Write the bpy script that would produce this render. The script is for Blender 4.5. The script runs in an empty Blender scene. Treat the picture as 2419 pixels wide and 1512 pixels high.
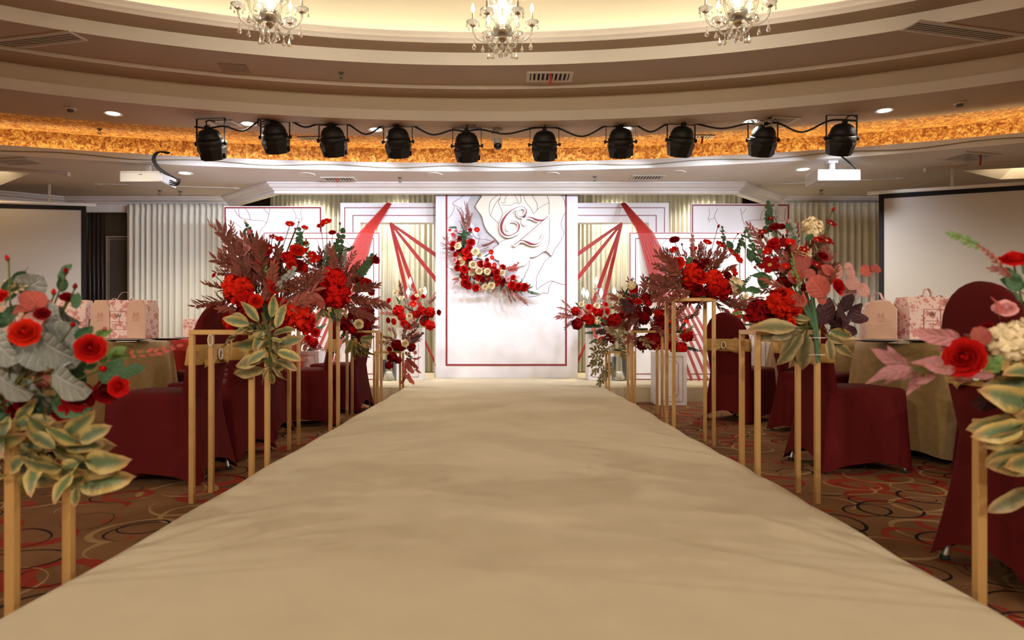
import bpy, math, random
from mathutils import Vector, Matrix, Quaternion
from mathutils.geometry import tessellate_polygon

SC = bpy.context.scene
COL = SC.collection
PI = math.pi

# ------------------------------------------------------------------ camera
F, CX, CY, H = 1613.0, 1192.0, 780.0, 0.83      # focal length (px), vanishing point, eye height
cd = bpy.data.cameras.new('camera')
cd.sensor_width = 36.0
cd.lens = F / 2419.0 * 36.0
cd.shift_x = (1209.5 - CX) / 2419.0
cd.shift_y = (CY - 756.0) / 2419.0
cd.clip_start, cd.clip_end = 0.05, 100
cd.dof.use_dof = True
cd.dof.focus_distance = 6.5
cd.dof.aperture_fstop = 3.2
cam = bpy.data.objects.new('camera', cd)
COL.objects.link(cam)
cam.location = (0, 0, H)
cam.rotation_euler = (PI / 2, 0, 0)
SC.camera = cam

# ------------------------------------------------------------------ world, exposure
w = bpy.data.worlds.new('world')
SC.world = w
w.use_nodes = True
w.node_tree.nodes['Background'].inputs[0].default_value = (1.0, 0.82, 0.6, 1)
w.node_tree.nodes['Background'].inputs[1].default_value = 0.05
SC.view_settings.view_transform = 'Standard'
SC.view_settings.look = 'None'
SC.view_settings.gamma = 1.0
SC.view_settings.use_curve_mapping = False
SC.view_settings.exposure = 0.74

# lamp strengths used by the lamp builders below
E_COVE = 3.0          # hidden strip behind the dome moulding
E_GOLD = 11.0           # hidden strip behind the lower fascia
W_DOWN = 55.0          # each recessed downlight (W)
W_PAR = 13.0           # each stage par can (W)
W_CHAND = 16.0         # each chandelier (W)
W_REAR_FILL = 320.0         # each unseen wide downlight added over the rear hall as frontal fill (W)
W_STAGE = 130.0         # each downlight over the stage curtain (W)
WARM = (1.0, 0.80, 0.55)
WHITE = (0.77, 0.84, 1.0)


def P(px, py, d):
    """pixel -> point at depth d"""
    return Vector(((px - CX) / F * d, d, H + (CY - py) / F * d))


def PZ(px, py, z):
    """pixel -> point on the horizontal plane at height z"""
    return P(px, py, F * (z - H) / (CY - py))


# ------------------------------------------------------------------ helpers
def tag(o, label=None, cat=None, group=None, kind=None):
    if label: o['label'] = label
    if cat: o['category'] = cat
    if group: o['group'] = group
    if kind: o['kind'] = kind
    return o


def thing(name, label, cat, loc=(0, 0, 0), rz=0.0, group=None):
    o = bpy.data.objects.new(name, None)
    COL.objects.link(o)
    o.location = loc
    o.rotation_euler = (0, 0, rz)
    o.empty_display_size = 0.05
    return tag(o, label, cat, group)


def link(name, me, parent=None, M=None):
    o = bpy.data.objects.new(name, me)
    COL.objects.link(o)
    if parent is not None:
        o.parent = parent
    if M is not None:
        o.matrix_local = M
    return o


def copy_tree(o, parent=None):
    c = o.copy()
    COL.objects.link(c)
    c.parent = parent
    for ch in list(o.children):
        copy_tree(ch, c)
    return c


class MB:
    """collects geometry for one mesh"""
    def __init__(s):
        s.v, s.f, s.m, s.uv = [], [], [], {}

    def add(s, verts, faces, mi=0, uvs=None):
        b = len(s.v)
        s.v += [Vector(p) for p in verts]
        for f in faces:
            s.f.append([b + i for i in f])
            s.m.append(mi)
        if uvs:
            for i, t in enumerate(uvs):
                s.uv[b + i] = t
        return s

    def box(s, lo, hi, mi=0, M=None):
        x0, y0, z0 = lo
        x1, y1, z1 = hi
        vs = [Vector(p) for p in ((x0, y0, z0), (x1, y0, z0), (x1, y1, z0), (x0, y1, z0), (x0, y0, z1), (x1, y0, z1), (x1, y1, z1), (x0, y1, z1))]
        if M is not None:
            vs = [M @ p for p in vs]
        return s.add(vs, [(0, 3, 2, 1), (4, 5, 6, 7), (0, 1, 5, 4), (1, 2, 6, 5), (2, 3, 7, 6), (3, 0, 4, 7)], mi)

    def bar(s, a, b, wx, wy=None, mi=0):
        """square bar from a to b"""
        a, b = Vector(a), Vector(b)
        wy = wy or wx
        d = (b - a).normalized()
        u = Vector((1, 0, 0)) if abs(d.x) < 0.9 else Vector((0, 1, 0))
        u = (u - d * u.dot(d)).normalized()
        w_ = d.cross(u)
        vs = []
        for p in (a, b):
            for (i, j) in ((-1, -1), (1, -1), (1, 1), (-1, 1)):
                vs.append(p + u * (i * wx / 2) + w_ * (j * wy / 2))
        return s.add(vs, [(3, 2, 1, 0), (4, 5, 6, 7), (0, 1, 5, 4), (1, 2, 6, 5), (2, 3, 7, 6), (3, 0, 4, 7)], mi)

    def tube(s, pts, r, n=6, mi=0, cap=True):
        pts = [Vector(p) for p in pts]
        rs = r if isinstance(r, (list, tuple)) else [r] * len(pts)
        vs, fs = [], []
        up = None
        for i, p in enumerate(pts):
            a = pts[max(i - 1, 0)]
            b = pts[min(i + 1, len(pts) - 1)]
            d = (b - a)
            d = d.normalized() if d.length > 1e-9 else Vector((0, 0, 1))
            if up is None:
                up = Vector((0, 0, 1)) if abs(d.z) < 0.9 else Vector((1, 0, 0))
            u = up - d * up.dot(d)
            if u.length < 1e-5:
                u = Vector((1, 0.3, 0)) - d * d.dot(Vector((1, 0.3, 0)))
            u.normalize()
            up = u
            w_ = d.cross(u)
            for k in range(n):
                t = 2 * PI * k / n
                vs.append(p + (u * math.cos(t) + w_ * math.sin(t)) * rs[i])
        for i in range(len(pts) - 1):
            for k in range(n):
                k2 = (k + 1) % n
                fs.append((i * n + k, i * n + k2, (i + 1) * n + k2, (i + 1) * n + k))
        if cap:
            fs.append(tuple(range(n - 1, -1, -1)))
            fs.append(tuple(range((len(pts) - 1) * n, len(pts) * n)))
        return s.add(vs, fs, mi)

    def lathe(s, prof, n=16, mi=0, M=None):
        """prof: list of (r, z)"""
        vs, fs = [], []
        for (r, z) in prof:
            for k in range(n):
                t = 2 * PI * k / n
                vs.append(Vector((r * math.cos(t), r * math.sin(t), z)))
        if M is not None:
            vs = [M @ p for p in vs]
        for i in range(len(prof) - 1):
            for k in range(n):
                k2 = (k + 1) % n
                fs.append((i * n + k, i * n + k2, (i + 1) * n + k2, (i + 1) * n + k))
        fs.append(tuple(range(n - 1, -1, -1)))
        fs.append(tuple(range((len(prof) - 1) * n, len(prof) * n)))
        return s.add(vs, fs, mi)

    def loft(s, secs, closed=True, mi=0, capa=False, capb=False):
        n = len(secs[0])
        vs = [Vector(p) for q in secs for p in q]
        fs = []
        for i in range(len(secs) - 1):
            for k in range(n if closed else n - 1):
                k2 = (k + 1) % n
                fs.append((i * n + k, i * n + k2, (i + 1) * n + k2, (i + 1) * n + k))
        if capa: fs.append(tuple(range(n - 1, -1, -1)))
        if capb: fs.append(tuple(range((len(secs) - 1) * n, len(secs) * n)))
        return s.add(vs, fs, mi)

    def prism(s, poly, thick, M=None, mi=0, mi_side=None):
        """poly in XZ, extruded along +Y by thick (front face at y=0 looks to -Y)"""
        n = len(poly)
        fr = [Vector((x, 0, z)) for x, z in poly]
        bk = [Vector((x, thick, z)) for x, z in poly]
        if M is not None:
            fr = [M @ p for p in fr]
            bk = [M @ p for p in bk]
        tris = tessellate_polygon([[Vector((x, z, 0)) for x, z in poly]])
        s.add(fr + bk, [t for t in tris] + [tuple(i + n for i in reversed(t)) for t in tris], mi)
        b = len(s.v) - 2 * n
        for i in range(n):
            j = (i + 1) % n
            s.f.append([b + i, b + n + i, b + n + j, b + j])
            s.m.append(mi if mi_side is None else mi_side)
        return s

    def mesh(s, name, mats, smooth=False):
        me = bpy.data.meshes.new(name)
        me.from_pydata([tuple(p) for p in s.v], [], s.f)
        mats = mats if isinstance(mats, (list, tuple)) else [mats]
        for m in mats:
            me.materials.append(m)
        if len(mats) > 1:
            me.polygons.foreach_set('material_index', s.m)
        if smooth:
            me.polygons.foreach_set('use_smooth', [True] * len(me.polygons))
        if s.uv:
            ul = me.uv_layers.new(name='UVMap')
            for lp in me.loops:
                ul.data[lp.index].uv = s.uv.get(lp.vertex_index, (0, 0))
        me.update()
        return me

    def build(s, name, mats, parent=None, smooth=False, M=None):
        return link(name, s.mesh(name, mats, smooth), parent, M)


def fix_normals(o):
    import bmesh
    bm = bmesh.new()
    bm.from_mesh(o.data)
    bmesh.ops.recalc_face_normals(bm, faces=bm.faces)
    bm.to_mesh(o.data)
    bm.free()
    return o


def bevel(o, wd=0.004, seg=2):
    m = o.modifiers.new('bevel', 'BEVEL')
    m.width, m.segments, m.limit_method = wd, seg, 'ANGLE'
    return o


# ------------------------------------------------------------------ materials
def nodes_of(name):
    m = bpy.data.materials.new(name)
    m.use_nodes = True
    nt = m.node_tree
    return m, nt, nt.nodes['Principled BSDF']


def mat(name, col, rough=0.6, metal=0.0, var=0.08, nscale=6.0, bump=0.0, bscale=60.0, sheen=0.0, spec=0.4, randvar=0.0, stretch=None):
    """plain surface with procedural tone variation and fine relief"""
    m, nt, b = nodes_of(name)
    L = nt.links
    tc = nt.nodes.new('ShaderNodeTexCoord')
    src = tc.outputs['Object']
    if stretch:
        mp = nt.nodes.new('ShaderNodeMapping')
        mp.inputs['Scale'].default_value = stretch
        L.new(src, mp.inputs[0])
        src = mp.outputs[0]
    nz = nt.nodes.new('ShaderNodeTexNoise')
    nz.inputs['Scale'].default_value = nscale
    nz.inputs['Detail'].default_value = 4
    L.new(src, nz.inputs['Vector'])
    mr = nt.nodes.new('ShaderNodeMapRange')
    mr.inputs[1].default_value, mr.inputs[2].default_value = 0.25, 0.75
    mr.inputs[3].default_value, mr.inputs[4].default_value = 1 - var, 1 + var
    L.new(nz.outputs[0], mr.inputs[0])
    val = mr.outputs[0]
    if randvar:
        oi = nt.nodes.new('ShaderNodeObjectInfo')
        m2 = nt.nodes.new('ShaderNodeMapRange')
        m2.inputs[3].default_value, m2.inputs[4].default_value = 1 - randvar, 1 + randvar
        L.new(oi.outputs['Random'], m2.inputs[0])
        mm = nt.nodes.new('ShaderNodeMath')
        mm.operation = 'MULTIPLY'
        L.new(val, mm.inputs[0])
        L.new(m2.outputs[0], mm.inputs[1])
        val = mm.outputs[0]
    mx = nt.nodes.new('ShaderNodeVectorMath')
    mx.operation = 'SCALE'
    mx.inputs[0].default_value = col
    L.new(val, mx.inputs['Scale'])
    L.new(mx.outputs[0], b.inputs['Base Color'])
    b.inputs['Roughness'].default_value = rough
    b.inputs['Metallic'].default_value = metal
    b.inputs['Specular IOR Level'].default_value = spec
    if sheen:
        b.inputs['Sheen Weight'].default_value = sheen
        b.inputs['Sheen Tint'].default_value = tuple(min(1, c * 3 + 0.1) for c in col) + (1,)
    if bump:
        n2 = nt.nodes.new('ShaderNodeTexNoise')
        n2.inputs['Scale'].default_value = bscale
        n2.inputs['Detail'].default_value = 3
        L.new(src, n2.inputs['Vector'])
        bp = nt.nodes.new('ShaderNodeBump')
        bp.inputs['Strength'].default_value = bump
        bp.inputs['Distance'].default_value = 0.01
        L.new(n2.outputs[0], bp.inputs['Height'])
        L.new(bp.outputs[0], b.inputs['Normal'])
    return m


def emit(name, col, strength):
    m, nt, b = nodes_of(name)
    b.inputs['Base Color'].default_value = (*col, 1)
    b.inputs['Emission Color'].default_value = (*col, 1)
    b.inputs['Emission Strength'].default_value = strength
    return m


def ramp(nt, stops, interp='LINEAR'):
    r = nt.nodes.new('ShaderNodeValToRGB')
    r.color_ramp.interpolation = interp
    el = r.color_ramp.elements
    while len(el) < len(stops):
        el.new(0.5)
    for e, (p, c) in zip(el, stops):
        e.position = p
        e.color = (*c, 1)
    return r


def crystal(name, tint=(0.97, 0.95, 0.9), scatter=0.12, ior=1.9):
    m, nt, b = nodes_of(name)
    L = nt.links
    nt.nodes.remove(b)
    tr = nt.nodes.new('ShaderNodeBsdfTransparent')
    tr.inputs[0].default_value = (*tint, 1)
    gl = nt.nodes.new('ShaderNodeBsdfGlossy')
    gl.inputs['Roughness'].default_value = 0.08
    fr = nt.nodes.new('ShaderNodeFresnel')
    fr.inputs[0].default_value = ior
    mx = nt.nodes.new('ShaderNodeMixShader')
    L.new(fr.outputs[0], mx.inputs[0])
    L.new(tr.outputs[0], mx.inputs[1])
    L.new(gl.outputs[0], mx.inputs[2])
    df = nt.nodes.new('ShaderNodeBsdfTranslucent')
    df.inputs[0].default_value = (*tint, 1)
    m2 = nt.nodes.new('ShaderNodeMixShader')
    m2.inputs[0].default_value = scatter
    L.new(mx.outputs[0], m2.inputs[1])
    L.new(df.outputs[0], m2.inputs[2])
    L.new(m2.outputs[0], nt.nodes['Material Output'].inputs[0])
    return m


def sheer(name, col, alpha=0.6):
    m, nt, b = nodes_of(name)
    L = nt.links
    b.inputs['Base Color'].default_value = (*col, 1)
    b.inputs['Roughness'].default_value = 0.55
    tc = nt.nodes.new('ShaderNodeTexCoord')
    nz = nt.nodes.new('ShaderNodeTexNoise')
    nz.inputs['Scale'].default_value = 9
    L.new(tc.outputs['Object'], nz.inputs['Vector'])
    mr = nt.nodes.new('ShaderNodeMapRange')
    mr.inputs[3].default_value, mr.inputs[4].default_value = alpha - 0.12, alpha + 0.12
    L.new(nz.outputs[0], mr.inputs[0])
    L.new(mr.outputs[0], b.inputs['Alpha'])
    return m


M = {}
M['soffit'] = mat('soffit_shaded_paint', (0.42, 0.32, 0.23), 0.75, var=0.05, nscale=1.5, bump=0.05, bscale=120)  # ceiling paint darkened to tan: shade of the down-facing bands put into the colour
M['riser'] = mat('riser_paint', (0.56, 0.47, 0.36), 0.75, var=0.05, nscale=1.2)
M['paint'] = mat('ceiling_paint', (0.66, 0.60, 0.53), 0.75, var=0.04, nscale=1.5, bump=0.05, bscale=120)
M['paint_white'] = mat('white_paint', (0.80, 0.77, 0.72), 0.6, var=0.03, nscale=2)
M['plaster'] = mat('moulding_plaster', (0.78, 0.74, 0.70), 0.55, var=0.03, nscale=3)
M['dome'] = mat('dome_paint', (0.86, 0.82, 0.69), 0.8, var=0.05, nscale=0.8)
M['wood'] = mat('dark_wood', (0.035, 0.020, 0.014), 0.4, var=0.25, nscale=3, stretch=(8, 8, 0.6))
M['wood_panel'] = mat('wall_panel_fabric', (0.075, 0.058, 0.042), 0.8, var=0.1, nscale=40)
M['wall'] = mat('wall_cover', (0.30, 0.24, 0.17), 0.8, var=0.08, nscale=8)
M['runner'] = mat('tan_stage_carpet', (0.555, 0.47, 0.305), 0.95, var=0.06, nscale=5, bump=0.25, bscale=700, sheen=0.15, spec=0.1)
M['curtain'] = mat('cream_curtain', (0.70, 0.68, 0.58), 0.75, var=0.05, nscale=3, stretch=(1, 1, 0.1), sheen=0.2)
M['curtain_stage'] = mat('sage_curtain', (0.60, 0.57, 0.45), 0.75, var=0.35, nscale=14, stretch=(1, 0.0, 0.02), sheen=0.2)
M['board'] = mat('white_board', (0.80, 0.77, 0.77), 0.45, var=0.02, nscale=2)
M['backboard'] = mat('backdrop_print', (0.78, 0.755, 0.79), 0.4, var=0.035, nscale=2.2)
M['cream_board'] = mat('cream_foam_board', (0.80, 0.745, 0.62), 0.5, var=0.02, nscale=2)
M['grey_print'] = mat('grey_airbrush_print', (0.50, 0.47, 0.47), 0.5, var=0.22, nscale=7)
M['redline'] = mat('dark_red_trim', (0.23, 0.022, 0.026), 0.4, var=0.05)
M['pinkline'] = mat('mauve_outline', (0.20, 0.055, 0.075), 0.5, var=0.05)
M['white_letter'] = mat('white_lettering', (0.86, 0.83, 0.79), 0.4, var=0.01)
M['gold'] = mat('gold_painted_metal', (0.52, 0.30, 0.105), 0.38, metal=0.35, var=0.06, nscale=12)
M['sash'] = mat('gold_satin', (0.46, 0.26, 0.075), 0.4, var=0.10, nscale=10, bump=0.15, bscale=40, sheen=0.3)
M['chair'] = mat('burgundy_stretch_cover', (0.085, 0.0045, 0.0045), 0.8, var=0.10, nscale=3, bump=0.08, bscale=300, spec=0.12)
M['steel'] = mat('chair_leg_metal', (0.6, 0.58, 0.55), 0.3, metal=0.8)
M['rubber'] = mat('rubber_foot', (0.02, 0.02, 0.02), 0.7)
M['cloth'] = mat('gold_brocade_cloth', (0.29, 0.185, 0.070), 0.55, var=0.16, nscale=22, bump=0.2, bscale=160, sheen=0.25)
M['cloth_red'] = mat('red_cloth', (0.42, 0.022, 0.012), 0.7, var=0.10, nscale=12, sheen=0.1)
M['timber'] = mat('table_timber', (0.25, 0.15, 0.08), 0.6, var=0.15, nscale=6, stretch=(1, 8, 1))
M['black'] = mat('black_enamel', (0.005, 0.0048, 0.0045), 0.5, var=0.15, nscale=8)
M['black_cable'] = mat('black_cable', (0.012, 0.011, 0.011), 0.6)
M['white_cable'] = mat('cream_cable', (0.30, 0.27, 0.18), 0.6)
M['plastic'] = mat('white_plastic', (0.50, 0.48, 0.45), 0.4, var=0.02)
M['plastic_dark'] = mat('grey_plastic', (0.12, 0.11, 0.10), 0.5)
M['vent'] = mat('vent_paint', (0.58, 0.53, 0.46), 0.5, var=0.04)
M['void'] = mat('dark_duct', (0.03, 0.024, 0.018), 0.9)
M['screen'] = mat('projection_cloth', (0.58, 0.55, 0.50), 0.85, var=0.02, nscale=1)
M['screen_edge'] = mat('black_screen_border', (0.010, 0.010, 0.012), 0.8)
M['ribbon'] = sheer('red_sheer_ribbon', (0.40, 0.020, 0.014), 0.68)
M['ribbon_solid'] = mat('red_ribbon', (0.34, 0.018, 0.014), 0.5, var=0.1, nscale=10)
M['crystal'] = crystal('crystal')
M['glass'] = crystal('clear_glass', (0.97, 0.975, 0.965), 0.02, 1.25)
M['chrome'] = mat('chandelier_metal', (0.50, 0.40, 0.28), 0.3, metal=0.6)
M['candle'] = mat('candle_sleeve', (0.62, 0.55, 0.44), 0.5)
M['bulb'] = emit('lit_bulb', (1.0, 0.86, 0.6), 14.0)
M['bulb_white'] = emit('lit_white_bulb', (1.0, 0.97, 0.94), 6.0)
M['lens'] = emit('lit_diffuser', (1.0, 0.95, 0.85), 9.0)
M['porcelain'] = mat('porcelain', (0.75, 0.73, 0.70), 0.2, spec=0.6)
M['plate'] = mat('dark_plate', (0.03, 0.028, 0.025), 0.3)
M['paper'] = mat('paper_card', (0.72, 0.66, 0.58), 0.7)
M['box_beige'] = mat('blush_card', (0.60, 0.37, 0.27), 0.6, var=0.03)
M['box_ribbon'] = mat('pink_satin_ribbon', (0.72, 0.46, 0.44), 0.4)
M['box_ink'] = mat('rose_ink', (0.42, 0.12, 0.08), 0.6)
M['box_ink_dark'] = mat('brown_ink', (0.20, 0.07, 0.05), 0.6)
M['foam'] = mat('floral_foam', (0.03, 0.07, 0.03), 0.9)


def gold_mosaic():
    m, nt, b = nodes_of('gold_leaf_wallpaper')
    L = nt.links
    tc = nt.nodes.new('ShaderNodeTexCoord')
    nz = nt.nodes.new('ShaderNodeTexNoise')
    nz.inputs['Scale'].default_value = 19
    nz.inputs['Detail'].default_value = 6
    nz.inputs['Roughness'].default_value = 0.75
    nz.inputs['Distortion'].default_value = 1.2
    L.new(tc.outputs['Object'], nz.inputs['Vector'])
    r = ramp(nt, [(0.38, (0.17, 0.045, 0.010)), (0.47, (0.36, 0.14, 0.030)), (0.55, (0.60, 0.34, 0.085)), (0.66, (0.88, 0.68, 0.30))])
    L.new(nz.outputs[0], r.inputs[0])
    L.new(r.outputs[0], b.inputs['Base Color'])
    b.inputs['Roughness'].default_value = 0.5
    b.inputs['Metallic'].default_value = 0.15
    return m


def carpet():
    m, nt, b = nodes_of('swirl_carpet')
    L = nt.links
    tc = nt.nodes.new('ShaderNodeTexCoord')
    nz = nt.nodes.new('ShaderNodeTexNoise')
    nz.inputs['Scale'].default_value = 1.6
    nz.inputs['Detail'].default_value = 1
    L.new(tc.outputs['Object'], nz.inputs['Vector'])
    sub = nt.nodes.new('ShaderNodeVectorMath')
    sub.operation = 'SCALE'
    sub.inputs['Scale'].default_value = 0.22
    L.new(nz.outputs['Color'], sub.inputs[0])
    add = nt.nodes.new('ShaderNodeVectorMath')
    L.new(tc.outputs['Object'], add.inputs[0])
    L.new(sub.outputs[0], add.inputs[1])
    base = ramp(nt, [(0.3, (0.150, 0.070, 0.030)), (0.7, (0.205, 0.105, 0.046))])
    nb = nt.nodes.new('ShaderNodeTexNoise')
    nb.inputs['Scale'].default_value = 2.5
    L.new(tc.outputs['Object'], nb.inputs['Vector'])
    L.new(nb.outputs[0], base.inputs[0])
    cur = base.outputs[0]
    for (off, sc, c0, wd, col, mask, mlo) in (
            ((3.1, 0.7, 0), 2.1, 0.30, 0.085, (0.24, 0.028, 0.014), 2.3, 0.42),
            ((0.4, 5.2, 0), 1.7, 0.33, 0.030, (0.31, 0.19, 0.085), 1.9, 0.42),
            ((7.7, 2.2, 0), 2.3, 0.26, 0.060, (0.26, 0.034, 0.016), 2.9, 0.46),
            ((1.9, 8.3, 0), 1.9, 0.31, 0.017, (0.012, 0.008, 0.008), 1.6, 0.40),
            ((5.5, 4.4, 0), 1.5, 0.24, 0.020, (0.33, 0.21, 0.095), 2.2, 0.45),
            ((9.1, 6.1, 0), 2.4, 0.28, 0.019, (0.012, 0.008, 0.008), 2.4, 0.45)):
        mp = nt.nodes.new('ShaderNodeMapping')
        mp.inputs['Location'].default_value = off
        L.new(add.outputs[0], mp.inputs[0])
        vo = nt.nodes.new('ShaderNodeTexVoronoi')
        vo.voronoi_dimensions = '2D'
        vo.inputs['Scale'].default_value = sc * 1.2
        L.new(mp.outputs[0], vo.inputs['Vector'])
        d = nt.nodes.new('ShaderNodeMath')
        d.operation = 'SUBTRACT'
        d.inputs[1].default_value = c0
        L.new(vo.outputs['Distance'], d.inputs[0])
        ab = nt.nodes.new('ShaderNodeMath')
        ab.operation = 'ABSOLUTE'
        L.new(d.outputs[0], ab.inputs[0])
        mk = nt.nodes.new('ShaderNodeTexNoise')
        mk.inputs['Scale'].default_value = mask
        L.new(mp.outputs[0], mk.inputs['Vector'])
        wr = nt.nodes.new('ShaderNodeMapRange')       # the stroke swells and dies out along its length
        wr.inputs[1].default_value, wr.inputs[2].default_value = mlo, mlo + 0.16
        wr.inputs[3].default_value, wr.inputs[4].default_value = 0.0, wd
        L.new(mk.outputs[0], wr.inputs[0])
        lt = nt.nodes.new('ShaderNodeMath')
        lt.operation = 'LESS_THAN'
        L.new(ab.outputs[0], lt.inputs[0])
        L.new(wr.outputs[0], lt.inputs[1])
        mx = nt.nodes.new('ShaderNodeMix')
        mx.data_type = 'RGBA'
        L.new(lt.outputs[0], mx.inputs['Factor'])
        L.new(cur, mx.inputs['A'])
        mx.inputs['B'].default_value = (*col, 1)
        cur = mx.outputs['Result']
    L.new(cur, b.inputs['Base Color'])
    b.inputs['Roughness'].default_value = 0.95
    b.inputs['Specular IOR Level'].default_value = 0.1
    n2 = nt.nodes.new('ShaderNodeTexNoise')
    n2.inputs['Scale'].default_value = 500
    L.new(tc.outputs['Object'], n2.inputs['Vector'])
    bp = nt.nodes.new('ShaderNodeBump')
    bp.inputs['Strength'].default_value = 0.4
    bp.inputs['Distance'].default_value = 0.01
    L.new(n2.outputs[0], bp.inputs['Height'])
    L.new(bp.outputs[0], b.inputs['Normal'])
    return m


def blossom_print():
    """pale pink card with scattered five-petal blossoms and sprigs"""
    m, nt, b = nodes_of('blossom_print_card')
    L = nt.links
    tc = nt.nodes.new('ShaderNodeTexCoord')
    cur = None
    base = nt.nodes.new('ShaderNodeRGB')
    base.outputs[0].default_value = (0.76, 0.56, 0.51, 1)
    cur = base.outputs[0]
    for (sc, off, c0, col, soft) in ((20, (0.3, 0.1, 0.7), 0.70, (0.55, 0.19, 0.19), 0.10), (34, (2.1, 1.3, 0.2), 0.56, (0.46, 0.10, 0.10), 0.05), (46, (4.4, 0.9, 3.3), 0.42, (0.22, 0.10, 0.07), 0.03)):
        mp = nt.nodes.new('ShaderNodeMapping')
        mp.inputs['Location'].default_value = off
        L.new(tc.outputs['Object'], mp.inputs[0])
        nz = nt.nodes.new('ShaderNodeTexNoise')
        nz.inputs['Scale'].default_value = sc * 2.4
        L.new(mp.outputs[0], nz.inputs['Vector'])
        vo = nt.nodes.new('ShaderNodeTexVoronoi')
        vo.inputs['Scale'].default_value = sc
        L.new(mp.outputs[0], vo.inputs['Vector'])
        sm = nt.nodes.new('ShaderNodeMath')
        sm.operation = 'ADD'
        L.new(vo.outputs['Distance'], sm.inputs[0])
        L.new(nz.outputs[0], sm.inputs[1])
        mr = nt.nodes.new('ShaderNodeMapRange')
        mr.inputs[1].default_value, mr.inputs[2].default_value = c0 + 0.12, c0 + 0.12 + soft
        mr.inputs[3].default_value, mr.inputs[4].default_value = 0.85, 0.0
        L.new(sm.outputs[0], mr.inputs[0])
        mx = nt.nodes.new('ShaderNodeMix')
        mx.data_type = 'RGBA'
        L.new(mr.outputs[0], mx.inputs['Factor'])
        L.new(cur, mx.inputs['A'])
        mx.inputs['B'].default_value = (*col, 1)
        cur = mx.outputs['Result']
    L.new(cur, b.inputs['Base Color'])
    b.inputs['Roughness'].default_value = 0.5
    return m


def variegated(name, edge, heart, tip):
    """leaf with pale margin and green heart, from the leaf's own u,v"""
    m, nt, b = nodes_of(name)
    L = nt.links
    uv = nt.nodes.new('ShaderNodeUVMap')
    sp = nt.nodes.new('ShaderNodeSeparateXYZ')
    L.new(uv.outputs[0], sp.inputs[0])
    tc = nt.nodes.new('ShaderNodeTexCoord')
    nz = nt.nodes.new('ShaderNodeTexNoise')
    nz.inputs['Scale'].default_value = 5
    nz.inputs['Detail'].default_value = 4
    L.new(tc.outputs['Object'], nz.inputs['Vector'])
    ab = nt.nodes.new('ShaderNodeMath')
    ab.operation = 'ABSOLUTE'
    L.new(sp.outputs[0], ab.inputs[0])
    ad = nt.nodes.new('ShaderNodeMath')
    ad.operation = 'ADD'
    L.new(ab.outputs[0], ad.inputs[0])
    L.new(nz.outputs[0], ad.inputs[1])
    r = ramp(nt, [(0.55, heart), (0.82, tuple((a + c) / 2 for a, c in zip(heart, edge))), (1.0, edge)])
    hf = nt.nodes.new('ShaderNodeMath')
    hf.operation = 'MULTIPLY'
    hf.inputs[1].default_value = 0.8
    L.new(ad.outputs[0], hf.inputs[0])
    L.new(hf.outputs[0], r.inputs[0])
    mx = nt.nodes.new('ShaderNodeMix')
    mx.data_type = 'RGBA'
    mr = nt.nodes.new('ShaderNodeMapRange')
    mr.inputs[1].default_value, mr.inputs[2].default_value = 0.75, 1.05
    L.new(sp.outputs[1], mr.inputs[0])
    L.new(mr.outputs[0], mx.inputs['Factor'])
    L.new(r.outputs[0], mx.inputs['A'])
    mx.inputs['B'].default_value = (*tip, 1)
    oi = nt.nodes.new('ShaderNodeObjectInfo')
    m2 = nt.nodes.new('ShaderNodeMapRange')
    m2.inputs[3].default_value, m2.inputs[4].default_value = 0.75, 1.2
    L.new(oi.outputs['Random'], m2.inputs[0])
    sc = nt.nodes.new('ShaderNodeVectorMath')
    sc.operation = 'SCALE'
    L.new(mx.outputs['Result'], sc.inputs[0])
    L.new(m2.outputs[0], sc.inputs['Scale'])
    L.new(sc.outputs[0], b.inputs['Base Color'])
    b.inputs['Roughness'].default_value = 0.55
    return m


M['mosaic'] = gold_mosaic()
M['carpet'] = carpet()
M['print'] = blossom_print()


def petalmat(name, c, var=0.12, rv=0.2, rough=0.65):
    return mat(name, c, 0.8, var=var, nscale=3, randvar=rv, spec=0.0)


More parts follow.
